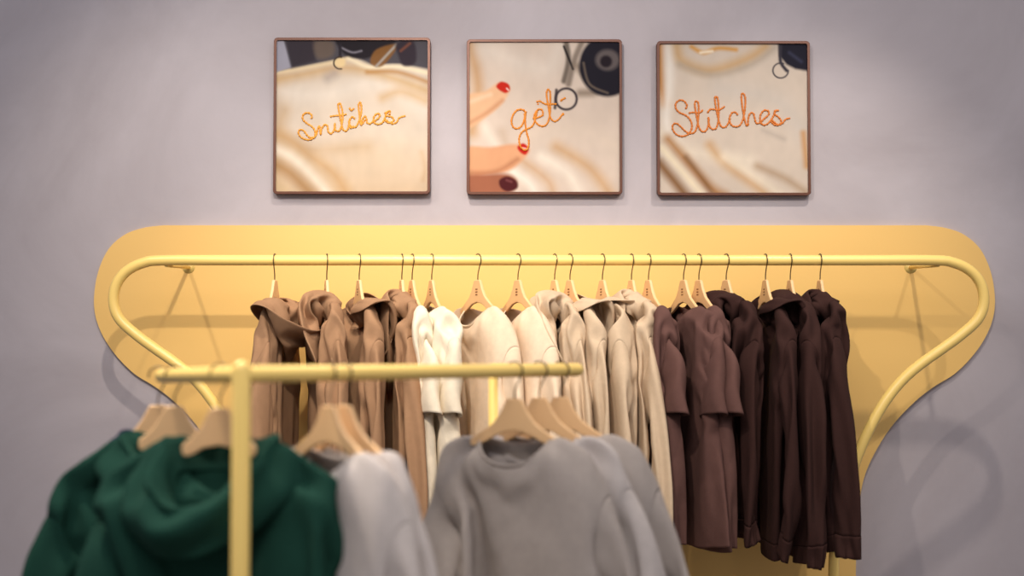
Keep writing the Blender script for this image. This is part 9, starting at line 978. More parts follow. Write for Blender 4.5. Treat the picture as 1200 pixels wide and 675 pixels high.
-1,-4,-2,-1,2,-7,-5,-5,37,-17,2,-4,-3,6,-5,-3,-7,-4,-5,31,-7,3,-2,-2,-5,-3,-3,-6,-4,-5,30,0,-3,-2,-4,-3,-3,-4,-6,-4,-5,34,-4,-2,-2,-3,-4,-3,-5,-5,-5,-4,48,-7,-14,-1,-4,-3,-3,-6,-5,-4,-4,46,-8,-8,-4,-4,-3,-5,-5,-5,-4,-4,55,-18,-6,-5,-2,-5,
-5,-5,-4,-5,-4,53,-12,-11,-3,-4,-6,-3,-5,-4,-4,-4,50,-9,-5,-11,-5,-4,-3,-4,-4,-5,-5,51,-10,-3,-3,-10,-4,-8,-3,-2,-6,-5,47,-6,-4,-7,-5,-6,-7,0,-3,-7,-6,46,-4,-5,-5,-8,-6,-3,-1,-5,-6,-6,50,-11,-4,-5,-7,-5,0,-4,-7,-3,-6,46,-8,-4,-5,-7,-2,-4,
-3,-4,-5,-5,42,-7,-6,-2,-5,-5,-3,-2,-6,-6,2,34,-6,-5,-4,-5,-4,0,-4,-6,3,-4,29,-5,-4,-4,-6,0,-1,-7,2,2,-6,79,-7,-3,-3,-7,-3,1,0,-3,36,-2,-3,-7,-4,-5,-10,2,-7,20,-2,-2,-4,-7,-1,1,-1,-9,24,-3,0,0,-13,-1,2,-5,-7,24,-1,-2,-3,0,-5,-4,-6,-6,30,-4,
-4,-1,-4,-4,-5,-6,-6,28,-3,2,-4,-7,-3,-6,-5,-6,30,5,-5,-7,-6,-4,-6,-5,-5,38,-5,-5,-7,-5,-5,-5,-4,-6,39,-4,-6,-7,-5,-7,-3,-5,-6,40,-6,-5,-8,-4,-6,-5,-5,-4,39,-6,-5,-8,-6,-3,-6,-5,-4,38,-5,-7,-6,-6,-3,-6,-4,-5,38,-7,-3,-9,-6,-4,-3,-6,-3,36,
-5,-5,-6,-8,-4,-4,-3,-6,35,-3,-6,-4,-6,-7,-4,-3,-6,37,-7,-3,-7,-4,-5,-7,-1,-5,34,-5,-5,-6,-3,-4,-7,-3,-3,31,-6,-3,-6,-5,0,-8,-1,0,24,-5,-5,-3,-6,0,-5,-2,0,90,-2,-7,-3,-8,-6,-4,-1,0,-1,0,51,1,-8,-6,-9,-4,-19,-6,4,-2,-8,33,-3,-3,-4,-5,-8,-2,
4,-1,-7,-8,43,-8,-6,-2,-3,1,-8,-1,-6,-6,-8,40,-4,-4,-3,0,-8,-3,-2,-6,-6,-6,37,1,-9,-2,0,-8,0,-5,-6,-6,-7,45,-5,-1,-3,-7,-5,-5,-5,-5,-5,-6,41,4,-11,-2,-4,-6,-5,-5,-5,-5,-6,50,-7,-7,-4,-6,-4,-6,-4,-5,-5,-6,47,-5,-6,-5,-5,-5,-5,-4,-5,-5,-6,51,
-10,-5,-6,-4,-7,-3,-5,-4,-5,-5,47,-6,-8,-3,-6,-6,-3,-5,-4,-5,-5,47,-8,-3,-6,-7,-4,-5,-4,-4,-4,-5,46,-7,-6,-3,-9,-2,-5,-6,-4,-4,-4,45,-8,-5,-4,-6,-3,-5,-4,-5,-5,-4,43,-8,-5,-3,-3,-6,-3,-5,-5,-4,-4,39,-3,-6,-6,-3,-3,-5,-3,-6,-3,-4,37,-5,-3,
-5,-4,-3,-5,-4,-3,-6,-3,35,-3,-4,-3,-5,-4,-4,-4,-3,-5,-4,33,-2,-4,-2,-5,-4,-3,-5,-3,-2,-6,93,-4,-4,-7,0,2,-4,-2,-7,53,-4,-5,-6,-18,-10,-2,0,-8,28,-2,-2,-8,-3,-4,-1,-2,-8,27,1,-8,-3,-1,0,-7,-7,-6,31,1,0,-8,-5,-6,-5,-5,-6,35,-5,-2,-6,-5,-5,
-5,-5,-6,35,-2,-4,-7,-5,-6,-4,-5,-5,37,-6,-5,-6,-5,-4,-6,-4,-5,38,-7,-4,-8,-5,-4,-4,-5,-5,36,-5,-6,-7,-3,-5,-4,-5,-4,36,-6,-7,-4,-5,-5,-5,-3,-5,38,-8,-8,-2,-5,-6,-5,-4,-4,36,-7,-6,-2,-6,-6,-3,-5,-4,33,-7,-3,-3,-6,-6,-3,-6,-3,35,-5,-5,-6,-6,
-5,-3,-5,-4,32,-4,-5,-5,-6,-3,-4,-4,-3,30,-5,-5,-5,-4,-3,-4,-4,-3,27,-4,-4,-5,-5,-2,-4,-4,-3,26,-5,-4,-4,-2,-4,-5,-2,-4,24,-4,-3,-4,-3,-4,-2,-4,-4]),
'eA': ('TEE', [-1,10,-2,0,0,-1,0,1,-1,0,0,0,0,0,0,0,-1,0,-4,-37,5,32,10,-1,1,-3,-2,0,-1,0,0,1,0,-1,1,-1,1,-1,-1,-3,-34,2,33,12,-1,-4,-2,-1,0,0,-1,1,-1,1,0,-1,0,1,-1,-1,-2,-32,-1,35,12,-2,-6,-1,-1,0,0,0,0,0,-1,1,-1,0,0,0,-1,-2,-29,-5,39,10,-1,-8,-1,-1,1,
-2,1,-1,1,-1,0,1,-2,1,-1,0,-1,-27,-6,39,12,-6,-7,0,-1,0,-1,0,-1,1,-1,0,0,-2,1,0,0,-2,-23,-12,44,12,-8,-8,1,0,0,-3,1,0,0,-2,0,1,-2,1,-1,0,0,-20,-15,46,11,-12,-5,1,-1,0,-2,0,0,-1,0,-1,1,-2,0,0,0,-1,-15,-21,49,11,-15,-2,0,1,-4,0,0,1,-1,-1,-1,
-1,0,-1,0,0,-1,-13,-20,51,5,-14,0,0,-2,-1,-1,0,1,-1,-2,0,0,-1,0,-1,0,-1,-12,-22,54,2,-13,2,0,-4,-2,1,-1,0,0,-2,-1,1,-2,-1,0,2,-4,-12,-20,63,-12,-6,1,-1,-4,-2,1,-1,1,0,-2,-2,1,-1,-2,0,0,-2,-11,-20,53,-7,1,-2,0,-5,0,-2,-1,1,-1,0,-2,-1,1,-2,0,
-1,-2,-11,-20,63,-18,5,-4,1,-6,-2,-1,1,0,0,-1,-3,0,0,-1,0,-2,-3,-8,-22,65,-18,4,-1,-4,-4,-3,2,-1,0,-1,-1,-1,-1,-1,0,1,-5,0,-9,-26,65,-10,2,-4,-3,-3,-3,0,0,0,-1,0,-3,-1,0,-1,0,-1,-3,-14,-15,51,7,-7,-6,1,-5,-1,-2,0,0,1,-2,-2,-2,0,0,-1,1,-4,
-25,-18,65,5,-8,-2,1,-7,-2,0,0,0,0,-1,-2,-2,0,1,-1,1,-5,-31,-1,50,9,-6,-3,-2,-4,-4,1,0,0,0,-1,-1,-2,-2,3,-2,1,-2,-31,-3,48,8,-3,-3,-4,-5,0,-1,-1,1,0,-2,1,-3,-1,2,-2,2,-7,-23,-4,48,7,-6,-5,-2,-6,0,0,0,0,1,-1,-1,0,-2,0,-1,4,-11,-27,0,55,7,
-12,-6,-2,-5,1,0,0,0,-1,1,0,-1,-1,-1,0,1,-6,-29,-5,54,7,-9,-3,-5,-4,1,1,-1,1,-1,1,-1,0,-1,-1,1,0,-3,-29,-3,55,-4,-3,-6,-5,-1,-1,1,0,1,-1,0,0,-1,2,-1,-1,0,-3,-29,-7,67,-17,2,-9,-3,-2,0,2,0,0,1,-1,1,-2,2,-1,-1,2,-7,-30,-4,59,-1,-9,-8,-3,0,-1,
3,0,0,-1,1,0,-1,4,-2,-1,3,-14,-23,0,54,-8,-9,-4,-1,-1,-4,7,0,0,0,-1,0,-2,5,-1,0,4,-19,-15,-9,68,-20,-16,3,0,-3,-3,9,-3,1,0,0,0,-2,5,5,-2,-8,-17,5,-29,70,5,-21,-18,5,2,-6,6,-2,2,-1,0,0,-1,6,-7,1,7,-22,-5,-20,46,0,-2,-1,-2,0,0,-2,-3,-3,0,-1,
0,-4,-3,-3,4,-12,-15,48,0,-3,0,-1,0,-2,-1,-3,-4,0,-2,0,-1,-4,-4,2,-13,-12,49,0,-4,1,-1,-2,0,0,-4,-3,-2,0,-1,-5,0,-6,-7,-5,-11,50,1,-4,1,0,-1,-2,-1,-3,-3,-3,0,-2,1,-7,-5,-5,-9,-6,51,0,-5,1,-1,0,-2,-1,-3,-6,-1,-1,0,1,-7,-7,-2,-11,-6,51,1,-4,
0,1,-4,0,-2,-2,-8,1,-1,-1,2,-10,-7,0,-11,-5,52,-1,-3,0,1,-4,-2,0,-4,-7,1,0,-2,2,-6,-12,1,-11,-5,53,-2,-1,0,-1,-1,-5,-1,-3,-7,2,-2,0,1,-5,-14,2,-11,-5,53,-1,-1,0,-1,-3,-4,0,-5,-5,1,0,-2,1,-2,-16,-1,-12,0,52,0,-1,-1,-3,-2,-3,0,-6,-5,1,0,-1,
-1,-2,-18,3,-14,0,54,1,0,-3,-2,-5,-2,-1,-6,-3,0,0,0,-1,-2,-20,3,-14,2,54,-1,-1,-2,-1,-4,-3,-1,-5,-4,1,0,-1,0,-1,-22,1,-12,0,59,0,-6,0,-2,-4,-3,0,-7,-2,0,0,-1,0,-1,-23,1,-12,1,60,1,-9,1,-1,-5,-3,0,-7,-1,0,-1,0,1,0,-22,-5,-8,-2,70,-9,-8,0,1,
-6,-3,-1,-6,-2,2,-2,2,-2,2,-22,-8,-5,-3,63,-1,-9,0,1,-6,-3,-1,-6,0,-1,1,-1,0,1,-19,-13,-3,-2,58,-3,-1,-3,2,-7,-1,-2,-6,0,1,-1,0,0,-1,-16,-18,0,0,56,-7,1,-1,0,-4,-3,-2,-4,1,-1,0,0,0,-1,-15,-25,2,-4,59,-3,0,-1,0,-3,-2,-3,-4,0,0,1,0,-4,2,-8,
-38,6,-1,53,11,-11,0,1,0,-4,-1,-3,-4,1,0,0,0,-3,2,-6,-31,-6,0,9,47,9,-9,-2,0,-1,-2,-1,-3,-2,-1,1,0,-1,-1,-1,-2,-29,-14,0,10,56,6,-12,-3,-2,0,-2,0,-2,-2,-1,0,0,0,-1,-1,0,-26,-21,-1,6,72,-6,-10,-4,-1,-1,-1,0,-2,-2,-1,1,0,-2,0,-1,2,-21,-23,-6,
-4,76,2,-12,-6,0,-1,-1,1,-2,-1,-1,0,-2,0,0,0,1,-19,-18,-8,-11,77,-1,-6,-9,1,-2,1,-1,0,-2,2,-4,1,-2,0,-1,4,-21,-10,-10,-8,65,-1,-1,-9,-3,0,-1,2,0,0,-5,0,-2,1,2,-1,2,-19,-6,-9,-9,57,-3,-2,-3,-5,-2,1,4,-1,-3,-4,0,0,1,2,0,1,-12,-6,-6,-24,71,-6,
2,-8,-10,3,8,-7,-2,-4,-2,2,-2,1,-4,1,-1,0,-6,-7,-29,47,-1,0,0,0,0,-1,35,-4,-3,-3,6,2,0,-3,-3,-2,12,21,-9,-4,-7,-5,-5,3,0,-2,3,-1,-11,3,-1,0,-2,-1,-1,3,3,4,-2,-4,3,-2,-2,1,3,2,-2,1,5,0,-4,-3,0,2,-4,1,6,1,-1,3,4,-8,-6,5,-1,5,0,2,-2,-1,15,-2,
-15,-2,-2,-2,8,6,0,-2,11,11,-5,-26,-1,4,-3,17,-1,-4,1,20,8,-7,-37,0,7,9,4,-3,9,13,5,3,16,-54,0,-3,-6,-2,2,5,-7,1,28,-3,-4,-5,-6,-11,3,5,-8,2,-2,-2,1,-4,4,0,1,8,-7,0,1,-2,-2,2,-2,11,7,-16,4,0,-3,1,-1,2,19,-1,-20,4,0,-2,2,-4,16,14,-4,-21,0,0,
1,-3,4,19,14,-3,-34,2,2,1,-2,13,17,10,4,-48,4,0,3,9,13,18,11,-5,-127,9,-6,2,3,3,5,1,3,0,-9,-9,-9,1,-1,1,2,9,4,-5,-1,8,14,3,-2,-4,-3,-4,-5,-5,-1,5,-13,25,5,0,-2,-3,0,-1,-13,-1,0,-6,19,4,-1,-1,0,2,-17,1,-2,-1,-8,24,3,1,1,-1,-13,1,-10,-1,2,
-13,31,0,2,3,-17,7,-14,-4,3,-4,-12,38,-1,3,-8,-1,-13,-13,4,0,-6,-6,45,-1,-6,-7,-10,-13,-4,2,0,-13,4,18,-2,6,-3,2,-3,3,7,1,-12,-3,-5,0,5,10,-3,-4,5,5,-1,-3,-2,0,1,5,-1,-1,6,-1,-4,-2,-1,-3,-3,4,-4,18,-2,-3,-6,-5,0,2,-7,-6,28,-7,-7,-3,2,-5,2,
-9,-2,32,-10,-7,-3,-2,-4,1,-10,-3,35,-7,-8,-2,-3,0,-2,-16,-3,41,-7,-4,-6,-5,4,-9,-12,-6,10,5,2,-1,-3,-4,-3,-2,-1,-1,-1,-1,-1,2,-1,1,5,7,7,2,5,-17,5,4,0,-8,-6,-3,-2,-1,0,-2,1,1,-1,0,2,4,6,8,2,6,-17,8,6,-8,-8,-6,-3,-2,-1,-1,3,-2,3,-2,2,1,3,7,
7,3,8,-18,11,1,-11,-6,-6,-3,2,1,-1,-4,2,-1,3,0,0,4,4,10,3,10,-21,14,-2,-14,-5,-5,4,2,-2,0,-2,-5,2,3,0,2,0,5,10,3,10,-20,13,-4,-14,-4,-4,3,5,-1,-1,-3,-4,0,2,2,2,0,2,10,6,11,-19,10,-7,-12,-5,-1,3,6,-1,0,-4,-5,0,2,2,4,-2,1,10,6,11,-21,12,-11,
-10,-2,-2,4,7,-1,0,-5,-3,-3,1,4,5,-4,1,9,7,12,-20,7,-11,-8,-2,-1,9,4,-1,0,-2,-8,-2,1,1,7,-3,-1,9,8,12,-18,2,-11,-4,-3,3,9,0,0,-1,0,-7,-4,0,2,7,-1,-5,9,9,12,-19,0,-10,5,-8,4,8,-1,1,0,-1,-7,-5,-1,4,6,-2,-5,9,9,12,-17,-7,-2,5,-11,7,7,-2,2,-1,
0,-6,-6,-2,2,8,-2,-7,11,8,9,-13,-10,7,-4,-8,9,3,3,0,-1,-1,-6,-7,1,-2,9,1,-11,10,10,10,-16,-6,9,-10,-2,6,9,-2,-1,0,-2,-5,-7,-1,-1,7,3,-13,14,5,9,-16,-4,11,-4,-12,11,11,-5,0,0,-3,-4,-8,-1,-1,7,3,-13,10,7,8,-12,-8,11,-6,-6,11,11,-5,-1,-1,-2,
-3,-8,-1,-2,6,1,-9,6,10,10,-14,1,-1,-8,0,13,9,-5,-1,-1,-4,-2,-7,-3,-2,7,-3,0,1,8,3,-6,2,-4,-10,6,11,10,-5,-2,-1,-1,-5,-5,-7,2,0,4,-8,6,6,9,-7,1,-8,-8,12,8,9,-5,-1,-1,-3,-2,-7,-6,-4,1,6,-6,7,9,8,-7,-6,-4,-9,11,10,9,-6,-1,0,-2,-3,-4,-6,-4,-3,
2,-3,9,2,20,-14,-4,1,-11,11,11,2,-3,0,0,-2,-2,-4,-5,-6,-3,-1,-3,11,-2,18,5,-5,-11,-10,12,10,-2,0,-1,1,-1,-3,-3,-5,-4,-4,-2,-5,8,-4,21,-3,3,-4,-12,14,6,-3,1,1,-1,-1,-2,-3,-4,-4,-4,-2,-7,8,-3,5,8,10,-6,-13,16,2,-3,2,2,0,-1,-1,-3,-5,-4,-2,-5,
-6,8,-3,9,3,7,-1,-15,14,0,2,3,2,0,-1,-2,-2,-8,0,-5,-3,-7,9,-2,9,-8,4,8,-11,13,1,-5,8,-1,2,-3,0,-2,-2,-16,10,-8,-5,10,1,0,1,-5,3,-1,7,0,-11,16,2,0,0,-4,-2,-5,-9,5,-2,-2,8,1,5,-1,-3,2,-3,2,-4,6,-2,3,0,-4,-2,-3,-9,25,-14,0,6,-8,3,2,-2,2,2,-2,
3,-1,-1,-4,5,-2,0,0,2,-5,5,0,1,-3,-2,4,-6,19,-10,-4,-7,-6,-5,-1,6,8,9,2,-3,-5,-6,-11,-5,-2,17,18,5,-9,-10,0,-4,-6,-4,7,7,8,5,-7,-2,-4,-12,-8,1,16,19,4,-11,-10,3,-3,-7,-5,4,9,8,6,-4,-4,-9,-5,-16,11,11,17,5,-11,-10,1,2,-7,-7,4,7,8,8,-4,-5,-3,
-12,-14,9,14,14,7,-12,-11,2,4,-9,-5,1,8,11,4,-5,-2,0,-14,-15,6,16,12,8,-11,-12,4,4,-9,-3,-2,9,10,4,-6,-2,2,-14,-14,4,15,10,11,-14,-8,0,7,-6,-8,1,8,12,1,-3,-3,3,-14,-15,1,18,10,11,-16,-6,-2,10,-7,-9,1,9,13,-1,-2,-4,4,-11,-16,-1,16,9,11,-15,
-4,-4,12,-7,-8,0,10,11,-1,-2,-5,6,-9,-18,-3,19,5,13,-16,-5,-2,13,-8,-7,-1,11,11,-2,-2,-4,6,-9,-16,-4,16,6,12,-12,-5,-5,14,-8,-8,0,11,10,-2,-2,-3,6,-7,-17,-6,17,4,12,-15,-8,5,12,-9,-8,1,12,8,-2,-3,-2,5,-4,-17,-7,17,7,4,-7,-11,6,11,-9,-8,1,
11,8,-2,-3,1,1,0,-18,-9,19,4,7,-1,-18,8,9,-10,-8,2,11,7,-2,-3,-1,-1,4,-14,-12,19,5,2,4,-18,9,6,-10,-8,3,11,5,-1,-1,-2,-3,6,-11,-14,18,5,0,5,-16,12,3,-12,-8,4,11,4,-2,0,-3,-3,8,-8,-16,15,10,-2,3,-13,11,1,-12,-8,5,11,2,-3,1,-1,-4,8,-5,-17,17,
8,-4,2,-3,2,1,-12,-7,5,11,-3,3,-2,0,-4,12,-4,-18,14,-5,9,4,-7,6,-2,-11,-8,6,10,1,-4,1,-5,7,7,-8,-6,-6,12,-8,5,12,-7,2,-3,-10,-5,7,8,-4,-1,-1,0,7,6,-8,2,-12,7,-2,-2,7,9,-6,-1,-1,-10,-4,7,6,-5,-1,0,2,6,8,-9,2,-13,-1,-3,1,13,5,3,-8,0,-9,-3,7,
4,-2,-5,2,1,3,8,-3,-3,-10,1,-7,4,13,1,7,-10,-1,-6,-3,6,3,-5,-1,4,5,3,-1,1,-8,-11,8,-8,7,5,1,11,-8,-4,-4,-2,4,2,-7,4,6,2,0,-1,4,-11,-10,11,-9,11,2,-5,13,-4,-5,-2,-3,3,-3,-2,11,-2,-4,1,6,1,-9,-12,15,-5,8,-1,-6,5,6,-7,0,-3,0,-3,10,-9,-5,-1,1,
8,7,-11,-8,15,-7,5,0,2,-1,7,-4,5,-7,-4,0,-8,-3,1,2,9,-1,6,-6,-1,3,-7,6,0,-4,1,2,-3,-6,-7,10,-6,-1,3,3,8,-1,1,-7,2,5,-3,-3,8,-3,-1,-1,0,-1,6,6,-3,8,-5,-3,-6,-6,-4,5,1,7,7,1,0,-1,3,-4,-15,1,-8,8,1,8,-6,2,-2,-1,5,-2,-7,-1,3,-1,11,-7,7,0,-5,
-10,-7,-2,5,6,6,5,-4,3,2,-5,-4,-13,5,1,6,7,0,2,-6,1,-6,-1,-9,5,3,7,4,1,-3,0,3,-11,-7,10,-8,10,6,0,-3,2,-2,0,-7,-6,3,9,2,1,7,-6,-2,1,-8,-6,5,4,-5,10,8,0,-6,-6,-5,-2,0,6,2,2,0,4,1,0,-2,-7,2,4,2,-5,12,-3,-3,-3,1,8,5,-7,-10,7,0,-3,3,-2,9,1,-12,
-3,2,2,0,3,6,5,-10,-2,-4,-1,7,4,-3,7,-4,-3,-3,-2,0,5,6,-1,-2,-7,0,-5,1,4,5,6,-8,2,-10,5,-8,-1,9,1,4,5,-14,3,3,-8,-5,-7,4,11,-1,-1,-5,6,-2,-1,1,3,-24,3,4,6,5,1,-1,4,-1,6,3,-12,-8,-3,0,6,6,13,1,1,-6,2,-17,10,-2,-9,2,0,6,10,0,-8,10,-18,0,3,6,
-2,-2,7,6,-2,-6,9,-15,3,-1,0,2,6,1,-12,9,2,5,-7,-4,0,0,9,-3,-5,-11,5,7,8,0,-2,1,1,-8,-5,-6,-4,6,6,9,9,-3,-7,-8,-5,5,-13,2,1,8,5,-8,-2,-7,-2,1,6,6,-4,4,-22,1,2,2,0,2,4,16,6,-18,3,2,1,-2,7,2,4,9,-20,-1,4,-3,4,9,-7,10,-9,-4,-2,-2,9,8,-10,10,
-13,2,3,-1,9,3,-3,-7,6,-11,-5,7,11,8,-14,12,-10,3,-11,-6,22,0,-12,6,1,-2,-9,-1,-5,23,-7,-9,8,4,1,-6,-4,-7,21,-4,-2,-3,-2,-2,-1,0,0,-1,0,0,1,0,0,1,0,2,1,4,-1,7,-4,-3,-2,-3,-1,-1,-1,0,0,0,0,0,1,0,1,0,1,2,3,0,7,-5,-2,-3,-2,-2,-1,-1,1,-1,1,0,0,
0,1,0,1,1,1,4,0,7,-5,-3,-3,-2,-2,0,0,0,-1,1,0,0,1,0,0,1,1,1,4,0,6,-4,-3,-4,-1,-2,0,-1,0,0,1,0,0,1,0,0,1,1,1,4,0,6,-4,-3,-4,-1,-2,0,-1,0,0,1,0,0,0,1,0,1,1,1,3,1,6,-5,-3,-3,-2,-1,0,-1,0,0,1,0,0,1,0,0,1,1,1,3,1,6,-5,-4,-3,-1,-1,0,-1,0,0,1,0,0,
0,1,0,1,1,1,2,3,5,-5,-4,-3,-1,-1,-1,0,0,0,0,1,0,0,1,1,0,1,1,2,3,4,-5,-4,-2,-1,-1,-1,0,0,0,0,1,0,0,1,1,0,0,2,2,3,4,-5,-4,-3,0,-1,-1,0,0,0,0,1,0,1,0,1,0,1,1,2,3,4,-8,-1,-3,0,-1,-1,0,0,0,0,1,0,1,0,1,0,0,2,2,3,1,-6,-1,-2,0,-2,0,0,0,0,1,0,0,1,0,
1,0,0,2,2,3,-3,-2,-1,-1,-2,0,-2,1,0,0,1,0,0,1,0,1,0,0,2,2,1,2,-4,-3,-1,-1,0,-2,1,0,0,1,0,0,1,0,1,1,-1,0,6,3,-8,-1,0,-2,-1,0,-1,1,0,0,1,0,0,1,0,1,0,0,-2,6,4,-11,1,3,-4,1,-1,0,0,0,1,0,0,1,0,0,1,0,0,-2,2,-4,1,2,1,-4,2,-1,0,0,0,0,1,0,1,0,0,0,1,
-2,2,0,-3,-1,3,0,-2,1,-1,-1,1,1,0,1,0,0,1,-1,-1,2,-1,0,1,-4,4,-1,-1,-2,1,-1,2,-1,0,1,0,0,0,1,1,-1,0,0,-2,-2,6,-2,2,-10,6,0,-1,3,-3,1,1,0,0,1,-1,3,-2,0,0,-1,-7,7,-5,0,-1,5,0,-1,3,-3,2,0,0,0,1,-1,3,-2,0,0,-1,-8,6,-9,5,1,4,-1,0,4,-5,3,0,0,0,1,
-2,5,-3,0,0,-2,-3,-10,-1,9,1,4,-1,0,5,-6,3,0,0,0,1,-2,5,-4,1,1,-3,-4,-5,-4,6,3,4,-1,0,6,-8,4,0,0,0,1,-3,7,-5,1,1,-4,-4,-6,-5,5,7,4,-1,-1,8,-8,2,0,0,2,0,-3,7,-5,1,1,-5,-5,-6,-5,8,6,5,-2,-3,7,-8,6,-1,0,0,0,-2,9,-6,1,1,-6,-5,-8,-9,8,5,10,-4,5,
4,-12,5,0,-1,1,2,2,-5,11,0,-10,-7,1,-5,-4,-1,3,19,-5,1,6,-14,5,0,0,0,0,-5,14,-6,1,5,-21,5,3,22,-1,-1,-2,0,-1,0,-1,0,-1,-1,1,0,0,2,1,3,-2,0,3,-1,-2,-1,-1,0,0,-1,-1,0,-1,1,-1,1,1,1,4,-2,-1,4,-1,-2,-1,-1,0,0,-1,0,-1,-1,0,0,1,1,1,0,2,-1,4,-1,
-1,-2,-1,0,0,-1,-1,0,-1,0,0,-1,3,1,1,0,0,4,-1,-2,-1,-2,1,0,-1,-1,0,-1,0,0,-1,2,2,1,0,0,4,-1,-2,-1,-2,1,-1,0,0,-1,-1,0,0,-1,2,2,1,0,0,4,-1,-2,-1,-2,0,0,0,0,-1,0,-1,0,-1,1,3,1,0,0,4,-1,-2,-1,-2,0,0,0,0,-1,0,-1,0,-1,1,3,1,0,0,5,-2,-2,-1,-2,0,
1,-1,0,-1,0,-1,0,-1,1,3,1,-1,1,5,-2,-2,-1,-2,0,1,-1,0,-1,0,-1,0,-1,0,4,1,-1,1,5,-2,-2,-1,-2,0,1,0,-1,-1,0,-1,0,-1,0,3,2,-1,1,5,-5,0,0,-2,0,1,0,-1,-1,0,-1,0,-1,0,3,2,-1,0,7,-7,2,-1,-2,0,1,0,-1,-1,0,-1,0,-1,0,3,2,-1,0,7,-9,4,-1,-2,1,0,0,-1,
-1,0,-1,0,-1,-1,3,4,-2,0,1,-2,3,-2,0,0,0,0,-1,0,-1,-1,0,-1,0,1,5,-2,-1,-2,2,3,-3,1,0,0,0,-1,0,-1,-1,0,-1,-1,2,4,-1,0,-6,4,4,-3,1,0,0,0,-1,0,-1,0,-1,-1,-1,2,4,-1,2,-8,2,4,0,0,0,0,0,-1,0,-1,0,-1,0,-3,2,4,-2,-2,-1,1,2,1,1,0,0,0,-1,0,-1,-1,-1,
-1,0,0,4,-5,1,0,-2,3,2,1,1,1,0,-1,0,-1,-1,-1,-1,0,-1,-1,2,-2,-2,5,-2,-3,4,3,0,1,1,0,-1,0,-1,-1,-1,-1,1,-2,-1,2,-4,-3,6,-2,-2,5,2,1,1,2,-2,0,0,-1,-1,-1,-1,1,-2,-1,2,-3,-7,7,-4,5,2,3,1,0,2,-2,0,0,-1,-1,-1,-2,1,-1,-1,1,-2,-7,0,1,3,5,5,0,0,3,
-3,1,-1,-1,-1,-2,-1,2,-2,0,-1,-1,-6,-4,1,5,5,6,0,0,3,-3,1,-1,-1,-2,0,-4,3,-1,0,0,-5,-5,-6,7,3,3,6,3,-1,3,-3,1,-1,-3,-2,-3,-1,2,0,2,0,-7,-4,-6,7,5,4,3,4,2,2,-5,1,-3,-6,-2,-1,-1,6,-3,5,-4,-6,-7,1,-6,9,1,4,17,-7,-22,18,9,-8,-2,-2,-2,-5,10,-8,
-5,2,-8,-1,6,5,2,0,0,0,0,-2,6,0,-4,-6,-7,5,1,-3,-3,3,-9,36,1,-3,-2,-4,-14,-8,3,2,-5,0,21,1,-1,-2,-5,-11,0,-2,3,-3,2,21,-5,0,-1,-4,-5,0,-3,-2,-3,-2,21,0,-2,-2,-2,-2,-5,-3,-2,-2,-4,22,5,-6,4,-12,-2,-3,-1,-3,-3,-4,24,3,-1,4,-8,-8,-1,-6,-2,-4,
-5,31,2,0,-3,-11,-3,-2,-4,-2,-5,-9,57,-11,2,-17,-3,-4,-6,3,-11,-2,2,29,0,-5,-1,-1,-2,1,-1,-5,25,-3,-1,-4,-2,-11,2,-1,-1,7,2,-2,-1,1,0,-1,-3,-8,14,0,0,-1,-1,-2,0,-7,-6,20,-4,0,-2,-1,-1,-2,-6,-7,21,-2,-2,-1,-2,0,-5,-5,-6,19,0,-2,0,-1,-1,-8,
-4,-6,20,0,-1,-1,0,-4,-5,-6,-5,30,-4,-4,-1,-5,-3,-4,-5,-10,40,-7,-6,-3,0,-4,-3,2,-1,1,-1,-5,10,3,2,0,3,-8,-3,3,1,-8,13,-5,-1,5,0,1,-5,5,-1,-1,-13,24,-2,-1,-4,4,2,2,-11,-1,-2,-4,13,1,-1,1,1,1,-3,-5,-4,-1,-7,17,3,-1,-1,2,-1,2,0,-12,-4,-8,24,
-3,1,1,-1,2,-2,-2,-4,-9,-10,31,-5,3,-1,1,-2,-3,-3,-6,-9,-8,44,-5,-7,-1,-1,-3,-4,-3,-5,-10,-7,26,-4,0,-7,2,3,-6,-7,0,8,3,4,0,1,-8,1,-6,2,7,3,1,2,-1,0,-9,0,-3,7,5,1,3,0,-4,-6,-3,-1,11,3,2,0,0,-3,-2,-8,-5,16,2,2,0,-1,-7,-2,-7,-5,28,-4,2,-2,-5,
-8,-1,-9,-4,30,1,1,-6,0,-6,-2,-16,-5,42,0,-1,0,-13,3,-12,-13,-9]),
'eB': ('TEE', [-6,12,-7,0,-1,0,1,-2,0,1,-1,0,-1,0,0,1,-1,-1,-2,0,10,-8,10,-3,-3,0,0,0,0,0,-2,0,-1,0,0,-1,1,0,0,-3,-2,10,-3,9,-3,-5,1,-1,2,-2,1,-1,-3,1,-1,1,-2,1,-1,0,-4,-1,10,0,9,-2,-8,2,-1,1,0,-2,-2,-1,0,0,0,-1,0,0,0,-3,-4,10,5,7,-1,-8,1,0,1,-3,-1,-3,0,
0,0,-1,-1,1,0,-1,0,-9,11,8,7,-1,-9,2,-1,0,0,-4,-2,0,-1,1,0,-1,1,-2,1,-1,-10,11,12,6,-2,-9,2,-1,1,-2,-4,-3,1,0,-1,0,-2,3,-2,1,-1,-11,9,15,8,-2,-10,1,0,1,-4,-5,0,-1,1,-2,1,-1,1,0,-1,0,-11,8,18,8,-2,-12,3,-2,2,-6,-4,0,1,-1,-1,-1,1,0,-2,2,-1,
-13,8,22,8,-3,-12,2,-1,1,-8,-2,1,-1,-1,-1,0,-1,1,0,-1,1,-12,4,26,11,-8,-8,-1,0,-1,-8,-1,1,-3,2,-1,-1,1,-2,0,-1,3,-14,4,30,8,-10,-5,-1,1,-4,-7,0,0,0,-2,-1,0,-1,1,-1,-1,2,-12,-1,35,9,-12,-4,0,0,-7,-5,0,1,-3,0,-1,0,0,0,-1,-3,4,-10,-8,42,9,-13,
